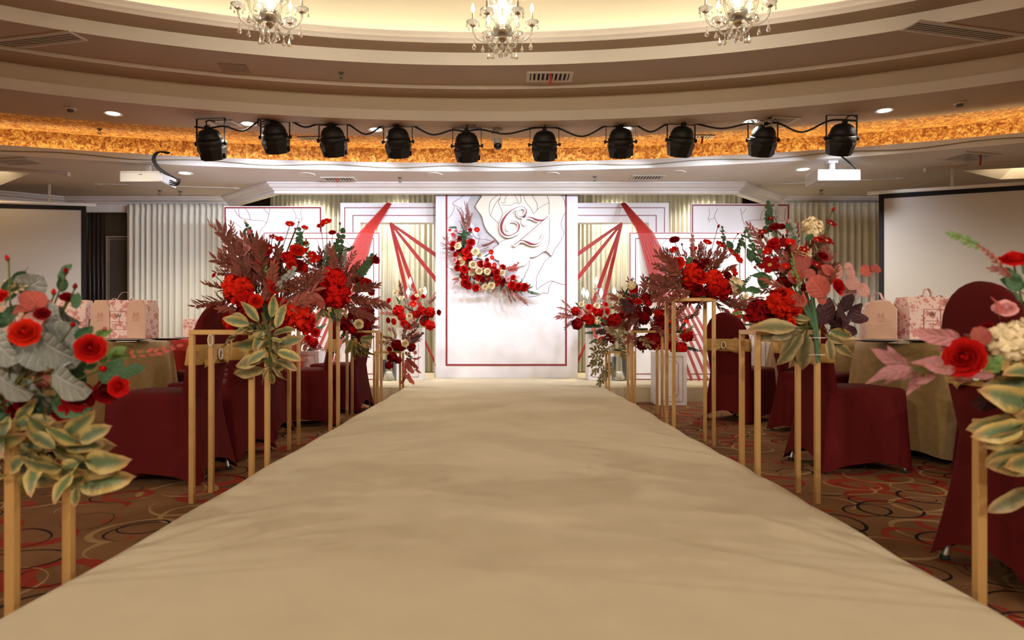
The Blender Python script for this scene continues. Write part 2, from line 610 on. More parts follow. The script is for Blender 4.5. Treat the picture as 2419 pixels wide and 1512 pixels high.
def leafmat(name, c, rv=0.25, vein=0.45):
    """leaf with paler midrib and side veins drawn from its own u,v"""
    m, nt, b = nodes_of(name)
    L = nt.links
    def mth(op, a, bb=None, c3=None):
        n = nt.nodes.new('ShaderNodeMath')
        n.operation = op
        for k, q in enumerate((a, bb, c3)):
            if q is None: continue
            if isinstance(q, (int, float)): n.inputs[k].default_value = q
            else: L.new(q, n.inputs[k])
        return n.outputs[0]
    uv = nt.nodes.new('ShaderNodeUVMap')
    sp = nt.nodes.new('ShaderNodeSeparateXYZ')
    L.new(uv.outputs[0], sp.inputs[0])
    au = mth('ABSOLUTE', sp.outputs[0])
    mid = mth('SUBTRACT', 1.0, mth('MINIMUM', mth('MULTIPLY', au, 9.0), 1.0))
    sv = mth('POWER', mth('ABSOLUTE', mth('COSINE', mth('SUBTRACT', mth('MULTIPLY', sp.outputs[1], 16.0), mth('MULTIPLY', au, 4.5)))), 10.0)
    v = mth('MAXIMUM', mid, mth('MULTIPLY', sv, 0.6))
    tc = nt.nodes.new('ShaderNodeTexCoord')
    nz = nt.nodes.new('ShaderNodeTexNoise')
    nz.inputs['Scale'].default_value = 4
    nz.inputs['Detail'].default_value = 3
    L.new(tc.outputs['Object'], nz.inputs['Vector'])
    oi = nt.nodes.new('ShaderNodeObjectInfo')
    k1 = mth('MULTIPLY_ADD', oi.outputs['Random'], 2 * rv, 1 - rv)
    k2 = mth('MULTIPLY_ADD', nz.outputs[0], 0.5, 0.75)
    k3 = mth('MULTIPLY_ADD', v, vein, 1.0)
    sc = nt.nodes.new('ShaderNodeVectorMath')
    sc.operation = 'SCALE'
    sc.inputs[0].default_value = c
    L.new(mth('MULTIPLY', mth('MULTIPLY', k1, k2), k3), sc.inputs['Scale'])
    L.new(sc.outputs[0], b.inputs['Base Color'])
    b.inputs['Roughness'].default_value = 0.55
    b.inputs['Specular IOR Level'].default_value = 0.3
    bp = nt.nodes.new('ShaderNodeBump')
    bp.inputs['Strength'].default_value = 0.35
    bp.inputs['Distance'].default_value = 0.02
    bp.invert = True
    L.new(v, bp.inputs['Height'])
    L.new(bp.outputs[0], b.inputs['Normal'])
    return m


M['red'] = petalmat('red_petal', (0.50, 0.010, 0.008))
M['dred'] = petalmat('deep_red_petal', (0.21, 0.006, 0.008))
M['orange'] = petalmat('scarlet_petal', (0.62, 0.020, 0.008))
M['cream'] = petalmat('cream_petal', (0.80, 0.66, 0.42), rv=0.1)
M['pink'] = petalmat('pink_petal', (0.72, 0.36, 0.36), rv=0.15)
M['rosepink'] = petalmat('rose_petal', (0.62, 0.12, 0.15), rv=0.15)
M['stamen'] = petalmat('stamen', (0.55, 0.33, 0.10))
M['green'] = leafmat('green_leaf', (0.040, 0.095, 0.040), rv=0.3)
M['lime'] = leafmat('lime_leaf', (0.14, 0.24, 0.06), rv=0.2)
M['grey'] = leafmat('silver_leaf', (0.27, 0.28, 0.255), rv=0.25)
M['burg'] = leafmat('burgundy_leaf', (0.215, 0.052, 0.036), rv=0.35)
M['dusty'] = leafmat('dusty_red_leaf', (0.29, 0.085, 0.070), rv=0.25)
M['coral'] = leafmat('coral_leaf', (0.38, 0.075, 0.055), rv=0.25)
M['blush'] = leafmat('blush_leaf', (0.50, 0.25, 0.215), rv=0.15)
M['mauve'] = leafmat('mauve_leaf', (0.40, 0.17, 0.175), rv=0.25)
M['plum'] = leafmat('plum_leaf', (0.050, 0.014, 0.018), rv=0.3)
M['stem'] = petalmat('stem', (0.10, 0.10, 0.035), rv=0.2)
M['varieg'] = variegated('variegated_leaf', (0.43, 0.31, 0.10), (0.10, 0.14, 0.06), (0.42, 0.20, 0.08))
M['dryleaf'] = variegated('dried_gold_leaf', (0.42, 0.31, 0.14), (0.15, 0.14, 0.06), (0.34, 0.17, 0.08))

# ================================================================== the room
ZL = 2.73                                    # lower ceiling
YC = 1.6
N = 144


def ring(b, a, dx, z, n=N):
    return [Vector((-dx + a * math.cos(2 * PI * k / n), YC + b * math.sin(2 * PI * k / n), z)) for k in range(n)]


def struct(name, mb, m, smooth=False, parent=None):
    o = mb.build(name, m, parent, smooth)
    if parent is None:
        o['kind'] = 'structure'
    return o


struct('floor', MB().add([(-11, -6.5, 0), (11, -6.5, 0), (11, 10.6, 0), (-11, 10.6, 0)], [(0, 1, 2, 3)]), M['carpet'])

# outline of the room at ceiling level, front side following the stage opening
FRONT = [(-11.0, 9.4), (-6.97, 9.4), (-6.3, 9.85), (-3.95, 9.85), (-2.97, 8.9), (3.02, 8.9), (3.92, 9.85), (11.0, 9.85)]
outer = [Vector((-11, -6.5, ZL)), Vector((11, -6.5, ZL))] + [Vector((x, y, ZL)) for x, y in reversed(FRONT)]
fas = ring(6.57, 10.08, 0.655, ZL)
# coffer openings beside the projection screens
cofL = [PZ(-330, 395, ZL), PZ(78, 407, ZL), PZ(2, 437, ZL), PZ(-420, 430, ZL)]
cofR = [PZ(2272, 403, ZL), PZ(2700, 383, ZL), PZ(2800, 405, ZL), PZ(2362, 424, ZL)]
loops = [outer, fas, cofL, cofR]
flat = [p for l in loops for p in l]
tris = tessellate_polygon([[Vector((p.x, p.y, 0)) for p in l] for l in loops])
o = struct('ceiling', MB().add(flat, [tuple(t) for t in tris]), M['paint'])
fix_normals(o)

# stepped oval above the runway: each band its own part of the ceiling
def band(name, r0, r1, m, smooth=True):
    mb = MB()
    mb.loft([r0, r1])
    ob = mb.build(name, m, o, smooth)
    return ob

fas_top = ring(6.57, 10.08, 0.655, ZL + 0.105)
fas_in = ring(6.64, 10.15, 0.655, ZL + 0.105)
fas_low = ring(6.64, 10.15, 0.655, ZL + 0.03)
gold_low = ring(6.80, 10.5, 0.459, ZL + 0.03)
gold_mid = ring(6.80, 10.5, 0.459, 3.06)
gold_in = ring(6.30, 9.5, 0.22, 3.06)
sof_out = ring(6.30, 9.5, 0.22, 3.055)
sof_in = ring(5.67, 7.85, 0.208, 3.055)
b1 = ring(5.67, 7.85, 0.208, 3.16)
b2 = ring(5.72, 7.90, 0.208, 3.16)
b3 = ring(5.72, 7.90, 0.208, 3.318)
s1 = ring(5.45, 7.35, 0.205, 3.318)
s2 = ring(5.45, 7.35, 0.205, 3.355)
s3 = ring(4.91, 6.57, 0.199, 3.355)
t1 = ring(4.91, 6.57, 0.199, 3.475)
t2 = ring(4.70, 6.12, 0.155, 3.475)
band('fascia', fas, fas_top, M['paint_white'])
band('fascia_ledge', fas_top, fas_in, M['paint_white'])
band('fascia_back', fas_in, fas_low, M['paint_white'])
band('cove_floor', fas_low, gold_low, M['paint_white'])
band('gold_cove', gold_low, gold_mid, M['mosaic'])
band('gold_soffit', gold_mid, gold_in, M['mosaic'])
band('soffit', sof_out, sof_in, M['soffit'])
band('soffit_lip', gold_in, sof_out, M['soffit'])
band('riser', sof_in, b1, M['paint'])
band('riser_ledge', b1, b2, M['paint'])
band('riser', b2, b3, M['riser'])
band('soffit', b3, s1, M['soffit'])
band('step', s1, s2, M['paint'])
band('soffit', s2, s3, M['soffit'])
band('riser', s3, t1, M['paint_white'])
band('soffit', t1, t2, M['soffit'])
# moulding of the dome: a swept profile
prof = [(0, 0), (-0.012, 0.012), (-0.012, 0.026), (-0.03, 0.032), (-0.03, 0.044), (0.005, 0.072), (0.02, 0.088), (0.0, 0.094), (0.0, 0.106), (0.03, 0.112), (0.14, 0.112)]
mb = MB()
mb.loft([ring(4.70 + off, 6.12 + off, 0.155, 3.475 + z) for off, z in prof])
dm = mb.build('trim_1', M['plaster'], None, True)
dm['kind'] = 'structure'
mb = MB()
mb.loft([ring(4.70 + a, 6.12 + a, 0.155, z) for a, z in ((0.14, 3.587), (0.14, 3.54), (0.62, 3.54))])
mb.build('dome_cove_shelf', M['plaster'], o, False)
mb = MB()
secs = []
for k in range(15):
    t = k / 14 * PI / 2
    q = max(0.001, math.cos(t) ** 0.75)
    secs.append(ring(5.32 * q, 6.74 * q, 0.155, 3.54 + 0.75 * math.sin(t)))
mb.loft(secs, capb=True)
mb.build('dome', M['dome'], o, True)

# hidden light strips lying in the two coves
M['strip'] = emit('cove_strip', (1.0, 0.89, 0.66), E_COVE)
M['strip_gold'] = emit('gold_cove_strip', (1.0, 0.82, 0.50), E_GOLD)
mb = MB()
mb.loft([ring(5.12, 6.54, 0.155, 3.541), ring(5.16, 6.58, 0.155, 3.571), ring(5.20, 6.62, 0.155, 3.541)])
tag(mb.build('cove_light_strip', M['strip']), 'glowing cove light strip hidden behind the oval dome moulding', 'light strip')
mb = MB()
mb.loft([ring(6.70, 10.25, 0.6, ZL + 0.031), ring(6.72, 10.28, 0.6, ZL + 0.05), ring(6.74, 10.31, 0.6, ZL + 0.031)])
tag(mb.build('cove_light_strip', M['strip_gold']), 'glowing cove light strip hidden behind the white fascia below the gold band', 'light strip')

# coffers: white sloping sides up to a gold top
for lp in (cofL, cofR):
    c = sum(lp, Vector()) / 4
    up = [c + (p - c) * 0.80 + Vector((0, 0, 0.14)) for p in lp]
    up2 = [c + (p - c) * 0.72 + Vector((0, 0, 0.16)) for p in lp]
    mb = MB()
    mb.loft([lp, up, up2])
    fix_normals(mb.build('coffer_side', M['paint_white'], o))
    top = [p + Vector((0, 0, 0.22)) for p in up2]
    mb = MB()
    mb.loft([up2, top], capb=True)
    fix_normals(mb.build('coffer_top', M['mosaic'], o))
    ins = [c + (p - c) * 0.66 + Vector((0, 0, 0.17)) for p in lp]
    mb = MB()
    mb.tube(ins + ins[:1], 0.014, 6)
    tag(mb.build('cove_light_strip', M['strip_gold']), 'glowing strip inside the ceiling coffer on the ' + ('panelled side' if c.x < 0 else 'framed screen side'), 'light strip')

# cornice along the front edge of the lower ceiling
def offset_poly(pts, d):
    out = []
    n = len(pts)
    for i, p in enumerate(pts):
        p = Vector(p)
        ns = []
        if i > 0:
            e = (p - Vector(pts[i - 1])).normalized()
            ns.append(Vector((e.y, -e.x)))
        if i < n - 1:
            e = (Vector(pts[i + 1]) - p).normalized()
            ns.append(Vector((e.y, -e.x)))
        if len(ns) == 2:
            m_ = (ns[0] + ns[1]).normalized()
            out.append(p + m_ * (d / max(0.3, m_.dot(ns[0]))))
        else:
            out.append(p + ns[0] * d)
    return out

prof = [(0.17, 0.0), (0.17, -0.022), (0.145, -0.026), (0.13, -0.045), (0.10, -0.062), (0.075, -0.068), (0.07, -0.085), (0.045, -0.09), (0.045, -0.125), (0.0, -0.125), (-0.05, -0.125), (-0.05, 0.0)]
secs = [[Vector((q.x, q.y, ZL + dz)) for q in offset_poly(FRONT, off)] for off, dz in prof]
mb = MB()
mb.loft(secs, closed=False)
cn = mb.build('trim_2', M['plaster'])
cn['kind'] = 'structure'

# walls
def wallbox(name, lo, hi, m):
    return struct(name, MB().box(lo, hi), m)

wallbox('wall_left', (-11.1, -6.6, 0), (-11, 9.5, 4.6), M['wall'])
wallbox('wall_right', (11, -6.6, 0), (11.1, 10.0, 4.6), M['wall'])
wallbox('wall_rear', (-11.1, -6.7, 0), (11.1, -6.5, 4.6), M['wall'])
mb = MB()
def wseg(mb, a, b, t=0.06, z1=ZL):
    a, b = Vector((a[0], a[1], 0)), Vector((b[0], b[1], 0))
    n = Vector((-(b - a).y, (b - a).x, 0)).normalized() * t
    vs = [a, b, b + n, a + n]
    mb.add([Vector((v.x, v.y, z)) for z in (0, z1) for v in vs], [(3, 2, 1, 0), (4, 5, 6, 7), (0, 1, 5, 4), (1, 2, 6, 5), (2, 3, 7, 6), (3, 0, 4, 7)])
wseg(mb, FRONT[0], FRONT[1]); wseg(mb, FRONT[1], FRONT[2]); wseg(mb, FRONT[2], FRONT[3])
wl = struct('wall_front_left', mb, M['wood'])
mb = MB()
wseg(mb, FRONT[6], FRONT[7])
struct('wall_front_right', mb, M['wood'])
mb = MB()
mb.box((-4.0, 10.45, 0), (4.0, 10.5, 3.1))
mb.box((-4.05, 9.9, 0), (-3.95, 10.5, 3.1))
mb.box((3.92, 9.9, 0), (4.02, 10.5, 3.1))
struct('wall_stage', mb, M['wood'])
mb = MB()
mb.add([(-4.05, 8.95, 3.1), (4.05, 8.95, 3.1), (4.05, 10.5, 3.1), (-4.05, 10.5, 3.1)], [(0, 3, 2, 1)])
for a_, b_ in ((3, 4), (4, 5), (5, 6)):
    a, b = FRONT[a_], FRONT[b_]
    mb.add([(a[0], a[1] + 0.05, ZL - 0.12), (b[0], b[1] + 0.05, ZL - 0.12), (b[0], b[1] + 0.05, 3.1), (a[0], a[1] + 0.05, 3.1)], [(0, 1, 2, 3)])
struct('ceiling_stage', mb, M['wood'])
# panelling of the wood wall left of the curtain
def frame_rect(x0, x1, z0, z1, y, t, th, parent, name, m):
    mb = MB()
    mb.box((x0, y - th, z1 - t), (x1, y, z1))
    mb.box((x0, y - th, z0), (x1, y, z0 + t))
    mb.box((x0, y - th, z0 + t), (x0 + t, y, z1 - t))
    mb.box((x1 - t, y - th, z0 + t), (x1, y, z1 - t))
    return mb.build(name, m, parent)
M['pale_trim'] = mat('pale_panel_bead', (0.30, 0.24, 0.18), 0.4)
xa, xb = (247 - CX) / F * 9.8, (330 - CX) / F * 9.8
ztop = P(0, 557, 9.8).z
frame_rect(xa, xb, 0.3, ztop, 9.85, 0.022, 0.02, wl, 'panel_bead', M['pale_trim'])
frame_rect(xa + 0.035, xb - 0.035, 0.335, ztop - 0.035, 9.85, 0.010, 0.012, wl, 'panel_bead', M['pale_trim'])
MB().box((xa + 0.045, 9.845, 0.345), (xb - 0.045, 9.85, ztop - 0.045)).build('panel_inset', M['wood_panel'], wl)
for i in range(4):
    x = (208 + i * 10 - CX) / F * 9.8
    MB().tube([(x, 9.845, 0), (x, 9.845, 2.62)], 0.022, 8).build('pilaster_reed', M['wood'], wl, True)
MB().box((-6.0, 9.78, 2.52), (-3.95, 9.85, 2.61)).build('valance_board', M['paint_white'], wl)

# stage and runway, both under tan carpet
SZ = 0.20
st = thing('stage_platform', 'low carpeted stage platform carrying the wedding backdrop', 'stage', (0, 8.9, 0))
mb = MB()
mb.box((-3.92, -1.00, 0), (3.9, 1.5, SZ - 0.012))
bevel(mb.build('deck', M['timber'], st))
mb = MB()
xs = [-3.93 + 7.84 * i / 60 for i in range(61)]
random.seed(4)
rows = []
for (y, z) in ((-1.03, 0.0), (-1.03, SZ - 0.03), (-1.015, SZ - 0.008), (-0.98, SZ), (-0.4, SZ), (-0.1, SZ), (0.0, SZ), (0.05, SZ), (0.2, SZ), (1.5, SZ)):
    rows.append([Vector((x, y, z + (0.012 * max(0, math.sin(x * 5.1) * math.sin(x * 2.3 + 1)) if 0.0 <= y <= 0.06 else 0))) for x in xs])
mb.loft(rows, closed=False)
mb.build('carpet', M['runner'], st, False)

rw = thing('runway_platform', 'raised tan carpeted runway leading up the aisle to the stage', 'runway', (0, 3, 0))
mb = MB()
mb.box((-1.095, -5.0, 0), (1.095, 4.87, SZ - 0.012))
mb.build('deck', M['timber'], rw)
ys = [-5.0 + 9.86 * i / 240 for i in range(241)]
def wob(y, s):
    if s < 0:
        return 0.004 * math.sin(y * 7.3) + 0.004 * math.sin(y * 3.1 + 1)
    return 0.013 * abs(math.sin(y * 5.2 + 0.6 * math.sin(y * 1.7))) + 0.008 * math.sin(y * 2.1 + 2)
cols = []
for (x, z, s) in ((-1.115, 0.0, -1), (-1.112, SZ - 0.02, -1), (-1.10, SZ - 0.004, -1), (-1.07, SZ, 0), (-0.5, SZ, 0), (0, SZ, 0), (0.5, SZ, 0), (1.07, SZ, 0), (1.10, SZ - 0.004, 1), (1.115, SZ - 0.025, 1), (1.12, 0.0, 1)):
    cols.append([Vector((x + (wob(y, s) * s if s else 0), y, z + 0.0025 * math.sin(y * 2.7 + x) * (1 if z == SZ and abs(x) < 1 else 0))) for y in ys])
mb = MB()
mb.loft(cols, closed=False)
mb.build('carpet', M['runner'], rw, True)


# ================================================================== curtains
def curtain(name, label, x0, x1, y, z0, z1, m, pleat, amp, seed, group=None, gather=0.0):
    rnd = random.Random(seed)
    n = int((x1 - x0) / 0.011)
    ph = 0.0
    prof = []
    for i in range(n + 1):
        ph += 0.011 / pleat * 2 * PI * rnd.uniform(0.55, 1.5)
        s = math.sin(ph)
        prof.append(math.copysign(abs(s) ** 0.6, s) * amp * rnd.uniform(0.85, 1.1))
    rows = []
    for (t, a) in ((0, 1.0), (0.5, 1.0), (0.93, 0.9), (0.965, 0.55), (0.97, 0.6), (1.0, 0.75)):
        rows.append([Vector((x0 + (x1 - x0) * i / n, prof[i] * a, z0 + (z1 - z0) * t)) for i in range(n + 1)])
    mb = MB()
    mb.loft(rows, closed=False)
    me = mb.mesh(name, m, True)
    ob = link(name, me)
    ob.location = (0, y, 0)
    tag(ob, label, 'curtain', group)
    s = ob.modifiers.new('cloth', 'SOLIDIFY')
    s.thickness = 0.004
    return ob

X = lambda px, d: (px - CX) / F * d
curtain('curtain', 'cream pleated curtain hanging beside the dark wood panelling', X(299, 9.68), X(532, 9.68), 9.68, 0.02, P(0, 482, 9.68).z, M['curtain'], 0.085, 0.028, 1)
curtain('curtain', 'cream pleated curtain hanging between the backdrop and the framed projection screen', X(1850, 9.68), X(2110, 9.68), 9.68, 0.02, P(0, 478, 9.68).z, M['curtain'], 0.095, 0.03, 2)
curtain('stage_curtain', 'sage striped stage curtain behind the portal on the wood panelling side', X(638, 10.15), X(1125, 10.15), 10.15, SZ + 0.01, 3.0, M['curtain_stage'], 0.075, 0.028, 3)
curtain('stage_curtain', 'sage striped stage curtain behind the portal beside the floor pedestal', X(1235, 10.15), X(1755, 10.15), 10.15, SZ + 0.01, 3.0, M['curtain_stage'], 0.075, 0.028, 4)


# ================================================================== backdrop
YB = 9.0
bd = thing('wedding_backdrop', 'tall white backdrop panel with rose relief and CZ monogram', 'backdrop', (0.03, YB, SZ))
BM = Matrix.Translation(Vector((-0.03, -YB, -SZ)))   # world -> local for parts given in world coordinates
bx0, bx1 = X(1029, YB), X(1365, YB)
ob = bevel(MB().box((bx0, YB, SZ), (bx1, YB + 0.08, 2.72)).build('panel', M['backboard'], bd, M=BM), 0.003)
fx0, fx1, fz0 = X(1053, YB), X(1339, YB), P(0, 864, YB).z
t = 0.022
for nm, lo, hi in (('border_strip', (fx0, YB - 0.006, fz0), (fx0 + t, YB, 2.70)), ('border_strip', (fx1 - t, YB - 0.006, fz0), (fx1, YB, 2.70)), ('border_strip', (fx0 + t, YB - 0.006, fz0), (fx1 - t, YB, fz0 + t))):
    MB().box(lo, hi).build(nm, M['redline'], bd, M=BM)

S5 = 5.4
def q5(x, y, d=YB):      # pixel of the 1020,440 enlargement -> backdrop plane
    p = P(1020 + x / S5, 440 + y / S5, d)
    return (p.x, p.z)

def smooth_poly(pts, k=3, closed=False):
    """Catmull-Rom"""
    n = len(pts)
    out = []
    rng = range(n) if closed else range(n - 1)
    for i in rng:
        g = (lambda j: pts[j % n]) if closed else (lambda j: pts[min(max(j, 0), n - 1)])
        p0, p1, p2, p3 = g(i - 1), g(i), g(i + 1), g(i + 2)
        for s in range(k):
            t_ = s / k
            out.append(tuple(0.5 * (2 * b + (c - a) * t_ + (2 * a - 5 * b + 4 * c - d_) * t_ * t_ + (3 * b - a - 3 * c + d_) * t_ ** 3) for a, b, c, d_ in zip(p0, p1, p2, p3)))
    if not closed:
        out.append(pts[-1])
    return out

def stroke_poly(pts, ws):
    """outline polygon of a stroke with varying half width"""
    L_, R_ = [], []
    n = len(pts)
    for i in range(n):
        a, b = Vector(pts[max(0, i - 1)]), Vector(pts[min(n - 1, i + 1)])
        d_ = (b - a).normalized()
        nn = Vector((-d_.y, d_.x))
        p = Vector(pts[i])
        w_ = ws[i] if isinstance(ws, (list, tuple)) else ws
        L_.append(tuple(p + nn * w_))
        R_.append(tuple(p - nn * w_))
    return L_, R_

def stroke(mb, pts, ws, y0, y1, mi=0):
    """raised ribbon along a curve, front at y0, back at y1"""
    L_, R_ = stroke_poly(pts, ws)
    secs = []
    for a, b in zip(L_, R_):
        secs.append([Vector((a[0], y0, a[1])), Vector((b[0], y0, b[1])), Vector((b[0], y1, b[1])), Vector((a[0], y1, a[1]))])
    mb.loft(secs, closed=True, mi=mi, capa=True, capb=True)

# grey air-brushed print behind the rose
pts = [q5(*p) for p in smooth_poly([(540, 60), (690, 60), (640, 130), (560, 250), (570, 330), (640, 390), (680, 520), (760, 640), (858, 738), (760, 800), (650, 870), (560, 800), (600, 690), (570, 560), (500, 460), (470, 350), (420, 300), (470, 180)], 3, True)]
mb = MB(); mb.prism(pts, 0.002)
mb.build('printed_shadow', M['grey_print'], bd, M=BM @ Matrix.Translation((0, YB - 0.0025, 0)))
# cut-out rose, three stacked boards
def board(pts, y, th, name, m=M['cream_board'], k=4):
    pl = [q5(*p) for p in smooth_poly(pts, k, True)]
    mb = MB(); mb.prism(pl, th)
    return bevel(mb.build(name, m, bd, M=BM @ Matrix.Translation((0, y, 0))), 0.002)
rose_main = [(690, 45), (640, 130), (575, 225), (560, 270), (590, 320), (640, 390), (665, 490), (715, 585), (790, 655), (858, 738), (800, 780), (770, 850), (800, 930), (900, 960), (1060, 945), (1240, 915), (1330, 900), (1450, 832), (1520, 890), (1548, 850), (1570, 800), (1650, 690), (1682, 590), (1645, 490), (1680, 380), (1702, 330), (1690, 190), (1640, 110), (1615, 45)]
board(rose_main, YB - 0.022, 0.021, 'rose_board')
board([(858, 960), (870, 900), (930, 868), (1010, 870), (1130, 895), (1248, 918), (1235, 965), (1180, 1010), (1100, 1030), (980, 1045), (890, 1030)], YB - 0.028, 0.027, 'rose_petal_board')
lines = [
    [(475, 62), (380, 140), (300, 190), (265, 228), (290, 240), (360, 280), (400, 325), (455, 420), (490, 520), (560, 660), (700, 680), (858, 738)],
    [(290, 240), (275, 310), (240, 380), (192, 415)],
    [(192, 1025), (250, 1060), (300, 1095)],
    [(850, 62), (845, 110), (790, 155), (745, 210), (735, 290), (745, 370), (800, 430), (858, 480)],
    [(752, 378), (790, 270), (830, 200), (875, 150), (880, 110), (940, 72), (1040, 66), (1120, 95), (1125, 130)],
    [(875, 160), (850, 210), (880, 280), (902, 340), (890, 400), (858, 480)],
    [(880, 205), (930, 215), (940, 150), (990, 105), (1040, 100), (1070, 140), (1090, 180), (1110, 215)],
    [(895, 240), (990, 250), (1060, 220), (1138, 212), (1125, 95)],
    [(1110, 62), (1160, 110), (1200, 210), (1260, 280), (1293, 350)],
    [(1280, 62), (1280, 120), (1340, 220), (1345, 300), (1293, 358)],
    [(1345, 300), (1420, 250), (1495, 212)],
    [(1415, 62), (1470, 130), (1495, 212), (1495, 340), (1500, 450), (1500, 600), (1490, 740), (1450, 832)],
    [(858, 722), (920, 690), (1000, 670), (1100, 630)],
    [(860, 960), (880, 890), (960, 866), (1120, 890), (1250, 918)],
    [(1248, 920), (1240, 1020), (1200, 1110), (1155, 1215)],
    [(1525, 890), (1450, 950), (1400, 1040), (1340, 1150), (1335, 1230), (1342, 1315), (1400, 1270), (1500, 1215), (1560, 1215), (1640, 1245), (1700, 1250)],
    [(1540, 1215), (1495, 1290), (1482, 1365), (1420, 1360), (1350, 1395), (1225, 1415)],
    [(1450, 832), (1480, 860), (1525, 892)]]
for ln in lines:
    pl = [q5(*p) for p in smooth_poly(ln, 5)]
    inside = all(560 < p[0] < 1690 and p[1] < 960 for p in ln)
    y0 = YB - (0.0245 if inside else 0.004)
    mb = MB(); stroke(mb, pl, 0.0024, y0, y0 + 0.003)
    mb.build('outline', M['pinkline'], bd, M=BM)
# rim of the cut-out drawn as a line too
pl = [q5(*p) for p in smooth_poly(rose_main[1:-1], 5)]
mb = MB(); stroke(mb, pl, 0.003, YB - 0.0235, YB - 0.020)
mb.build('outline', M['pinkline'], bd, M=BM)

# monogram: white raised letters with a dark red inlay
c_pts = [(985, 580), (955, 545), (985, 470), (1045, 455), (1100, 480), (1112, 530), (1085, 590), (1020, 630), (955, 635), (905, 600), (885, 530), (905, 450), (960, 370), (1030, 310), (1110, 275), (1175, 280), (1205, 320), (1190, 370), (1150, 400), (1105, 390), (1085, 350), (1100, 320), (1135, 310)]
z_top = [(1225, 450), (1210, 485), (1185, 495), (1165, 470), (1175, 430), (1215, 405), (1275, 412), (1330, 438), (1395, 445), (1440, 425), (1478, 393)]
z_dia = [(1478, 393), (1350, 505), (1200, 635), (1055, 755)]
z_bot = [(1055, 755), (1100, 715), (1150, 700), (1210, 720), (1270, 745), (1335, 745), (1395, 700), (1432, 620)]
u5 = 1 / S5 / F * YB
gs = lambda x, c, w_: math.exp(-((x - c) / w_) ** 2)
def letter(nm, strokes):
    mb, mi_ = MB(), MB()
    for n_, (pts_, hw, wf, skip) in enumerate(strokes):
        pl = [q5(*p) for p in smooth_poly(pts_, 6)]
        n = len(pl)
        yo = 0.0004 * n_
        tw_ = [hw * u5 * ((0.40 + 0.60 * min(1, 3.2 * i / n, (3.2 * (n - 1 - i) / n) if pts_ is c_pts else 1)) if skip > 8 else 1.0) for i in range(n)]
        stroke(mb, pl, tw_, YB - 0.062 - yo, YB - 0.030)
        for e, r_ in () if skip > 8 else ((pl[0], tw_[0]), (pl[-1], tw_[-1])):            # rounded ends
            mb.lathe([(r_, -0.001), (r_, 0.032)], 14, M=Matrix.Translation((e[0], YB - 0.0615 - yo, e[1])) @ Matrix.Rotation(-PI / 2, 4, 'X'))
        stroke(mi_, pl[skip:], [wf(i / n) * u5 for i in range(skip, n)], YB - 0.066 - yo, YB - 0.058)
    lt = fix_normals(mb.build(nm, M['white_letter'], bd, M=BM))
    fix_normals(mi_.build('inlay', M['redline'], lt, M=Matrix.Identity(4)))
letter('letter_c', [(c_pts, 27, lambda t_: 2 + 15 * gs(t_, 0.46, 0.10) + 9 * gs(t_, 0.22, 0.05) + 8 * gs(t_, 0.77, 0.05), 12)])
letter('letter_z', [(z_top, 24, lambda t_: 1.5 + 12 * gs(t_, 0.70, 0.14), 24), (z_dia, 24, lambda t_: 4.0, 0), (z_bot, 24, lambda t_: 1.5 + 13 * gs(t_, 0.50, 0.18), 6)])


# ================================================================== side panels and portals
def panel(name, label, px0, px1, ptop, d, lines_, double, vlines, mirror=False):
    x0, x1 = X(px0, d), X(px1, d)
    z1 = P(0, ptop, d).z
    t_ = thing(name, label, 'panel', ((x0 + x1) / 2, d, SZ))
    MM = Matrix.Translation(Vector((-(x0 + x1) / 2, -d, -SZ)))
    bevel(MB().box((x0, d, SZ), (x1, d + 0.05, z1)).build('board', M['board'], t_, M=MM), 0.003)
    for (ins, wdt) in double:
        a0, a1, b0, b1_ = x0 + ins, x1 - ins, SZ + ins, z1 - ins
        for lo, hi in (((a0, b1_ - wdt), (a1, b1_)), ((a0, b0), (a1, b0 + wdt)), ((a0, b0 + wdt), (a0 + wdt, b1_ - wdt)), ((a1 - wdt, b0 + wdt), (a1, b1_ - wdt))):
            MB().box((lo[0], d - 0.003, lo[1]), (hi[0], d, hi[1])).build('border_line', M['redline'], t_, M=MM)
    for ln in lines_:
        pl = [(P(px, py, d).x, P(px, py, d).z) for px, py in smooth_poly(ln, 4)]
        mb = MB(); stroke(mb, pl, 0.0022, d - 0.0025, d)
        mb.build('vein_line', M['pinkline'], t_, M=MM)
    return t_

cv = lambda l, mir=False: [((2387 - (490 + x / 5.4)) if mir else (490 + x / 5.4), 440 + y / 5.4) for x, y in l]
veins = [[(225, 280), (235, 400), (250, 440), (320, 450), (450, 545)], [(345, 290), (380, 360), (440, 410)], [(400, 285), (420, 395), (550, 430), (680, 435), (755, 470)], [(490, 285), (530, 350), (548, 430)], [(720, 285), (780, 355)],
         [(797, 285), (780, 380), (755, 470), (680, 560), (650, 665)], [(1090, 285), (1130, 370), (1128, 405), (1090, 480), (1060, 540), (940, 602)], [(1200, 285), (1190, 350), (1210, 410), (1190, 460)], [(1128, 405), (1165, 420), (1208, 415)],
         [(310, 640), (345, 625), (390, 690), (480, 650)], [(390, 690), (330, 750)]]
panel('tall_panel', 'tall white panel with mauve vein lines beside the curtain at the wood panelling', 528, 761, 487, 8.95, [cv(l) for l in veins], ((0.012, 0.018),), 0)
panel('tall_panel', 'tall white panel with mauve vein lines beside the curtain next to the framed screen', 1632, 1866, 481, 8.95, [cv(l, True) for l in veins], ((0.012, 0.018),), 0)
v2 = [[(985, 665), (960, 730), (930, 800)], [(1380, 665), (1420, 740), (1400, 860)], [(1735, 665), (1800, 740), (1900, 780), (2000, 740), (2010, 800), (1990, 900), (1960, 1000)]]
panel('low_panel', 'low white panel with double red border behind the red clothed table', 622, 897, 549, 8.62, [cv(l) for l in v2], ((0.004, 0.010), (0.072, 0.010)), 0)
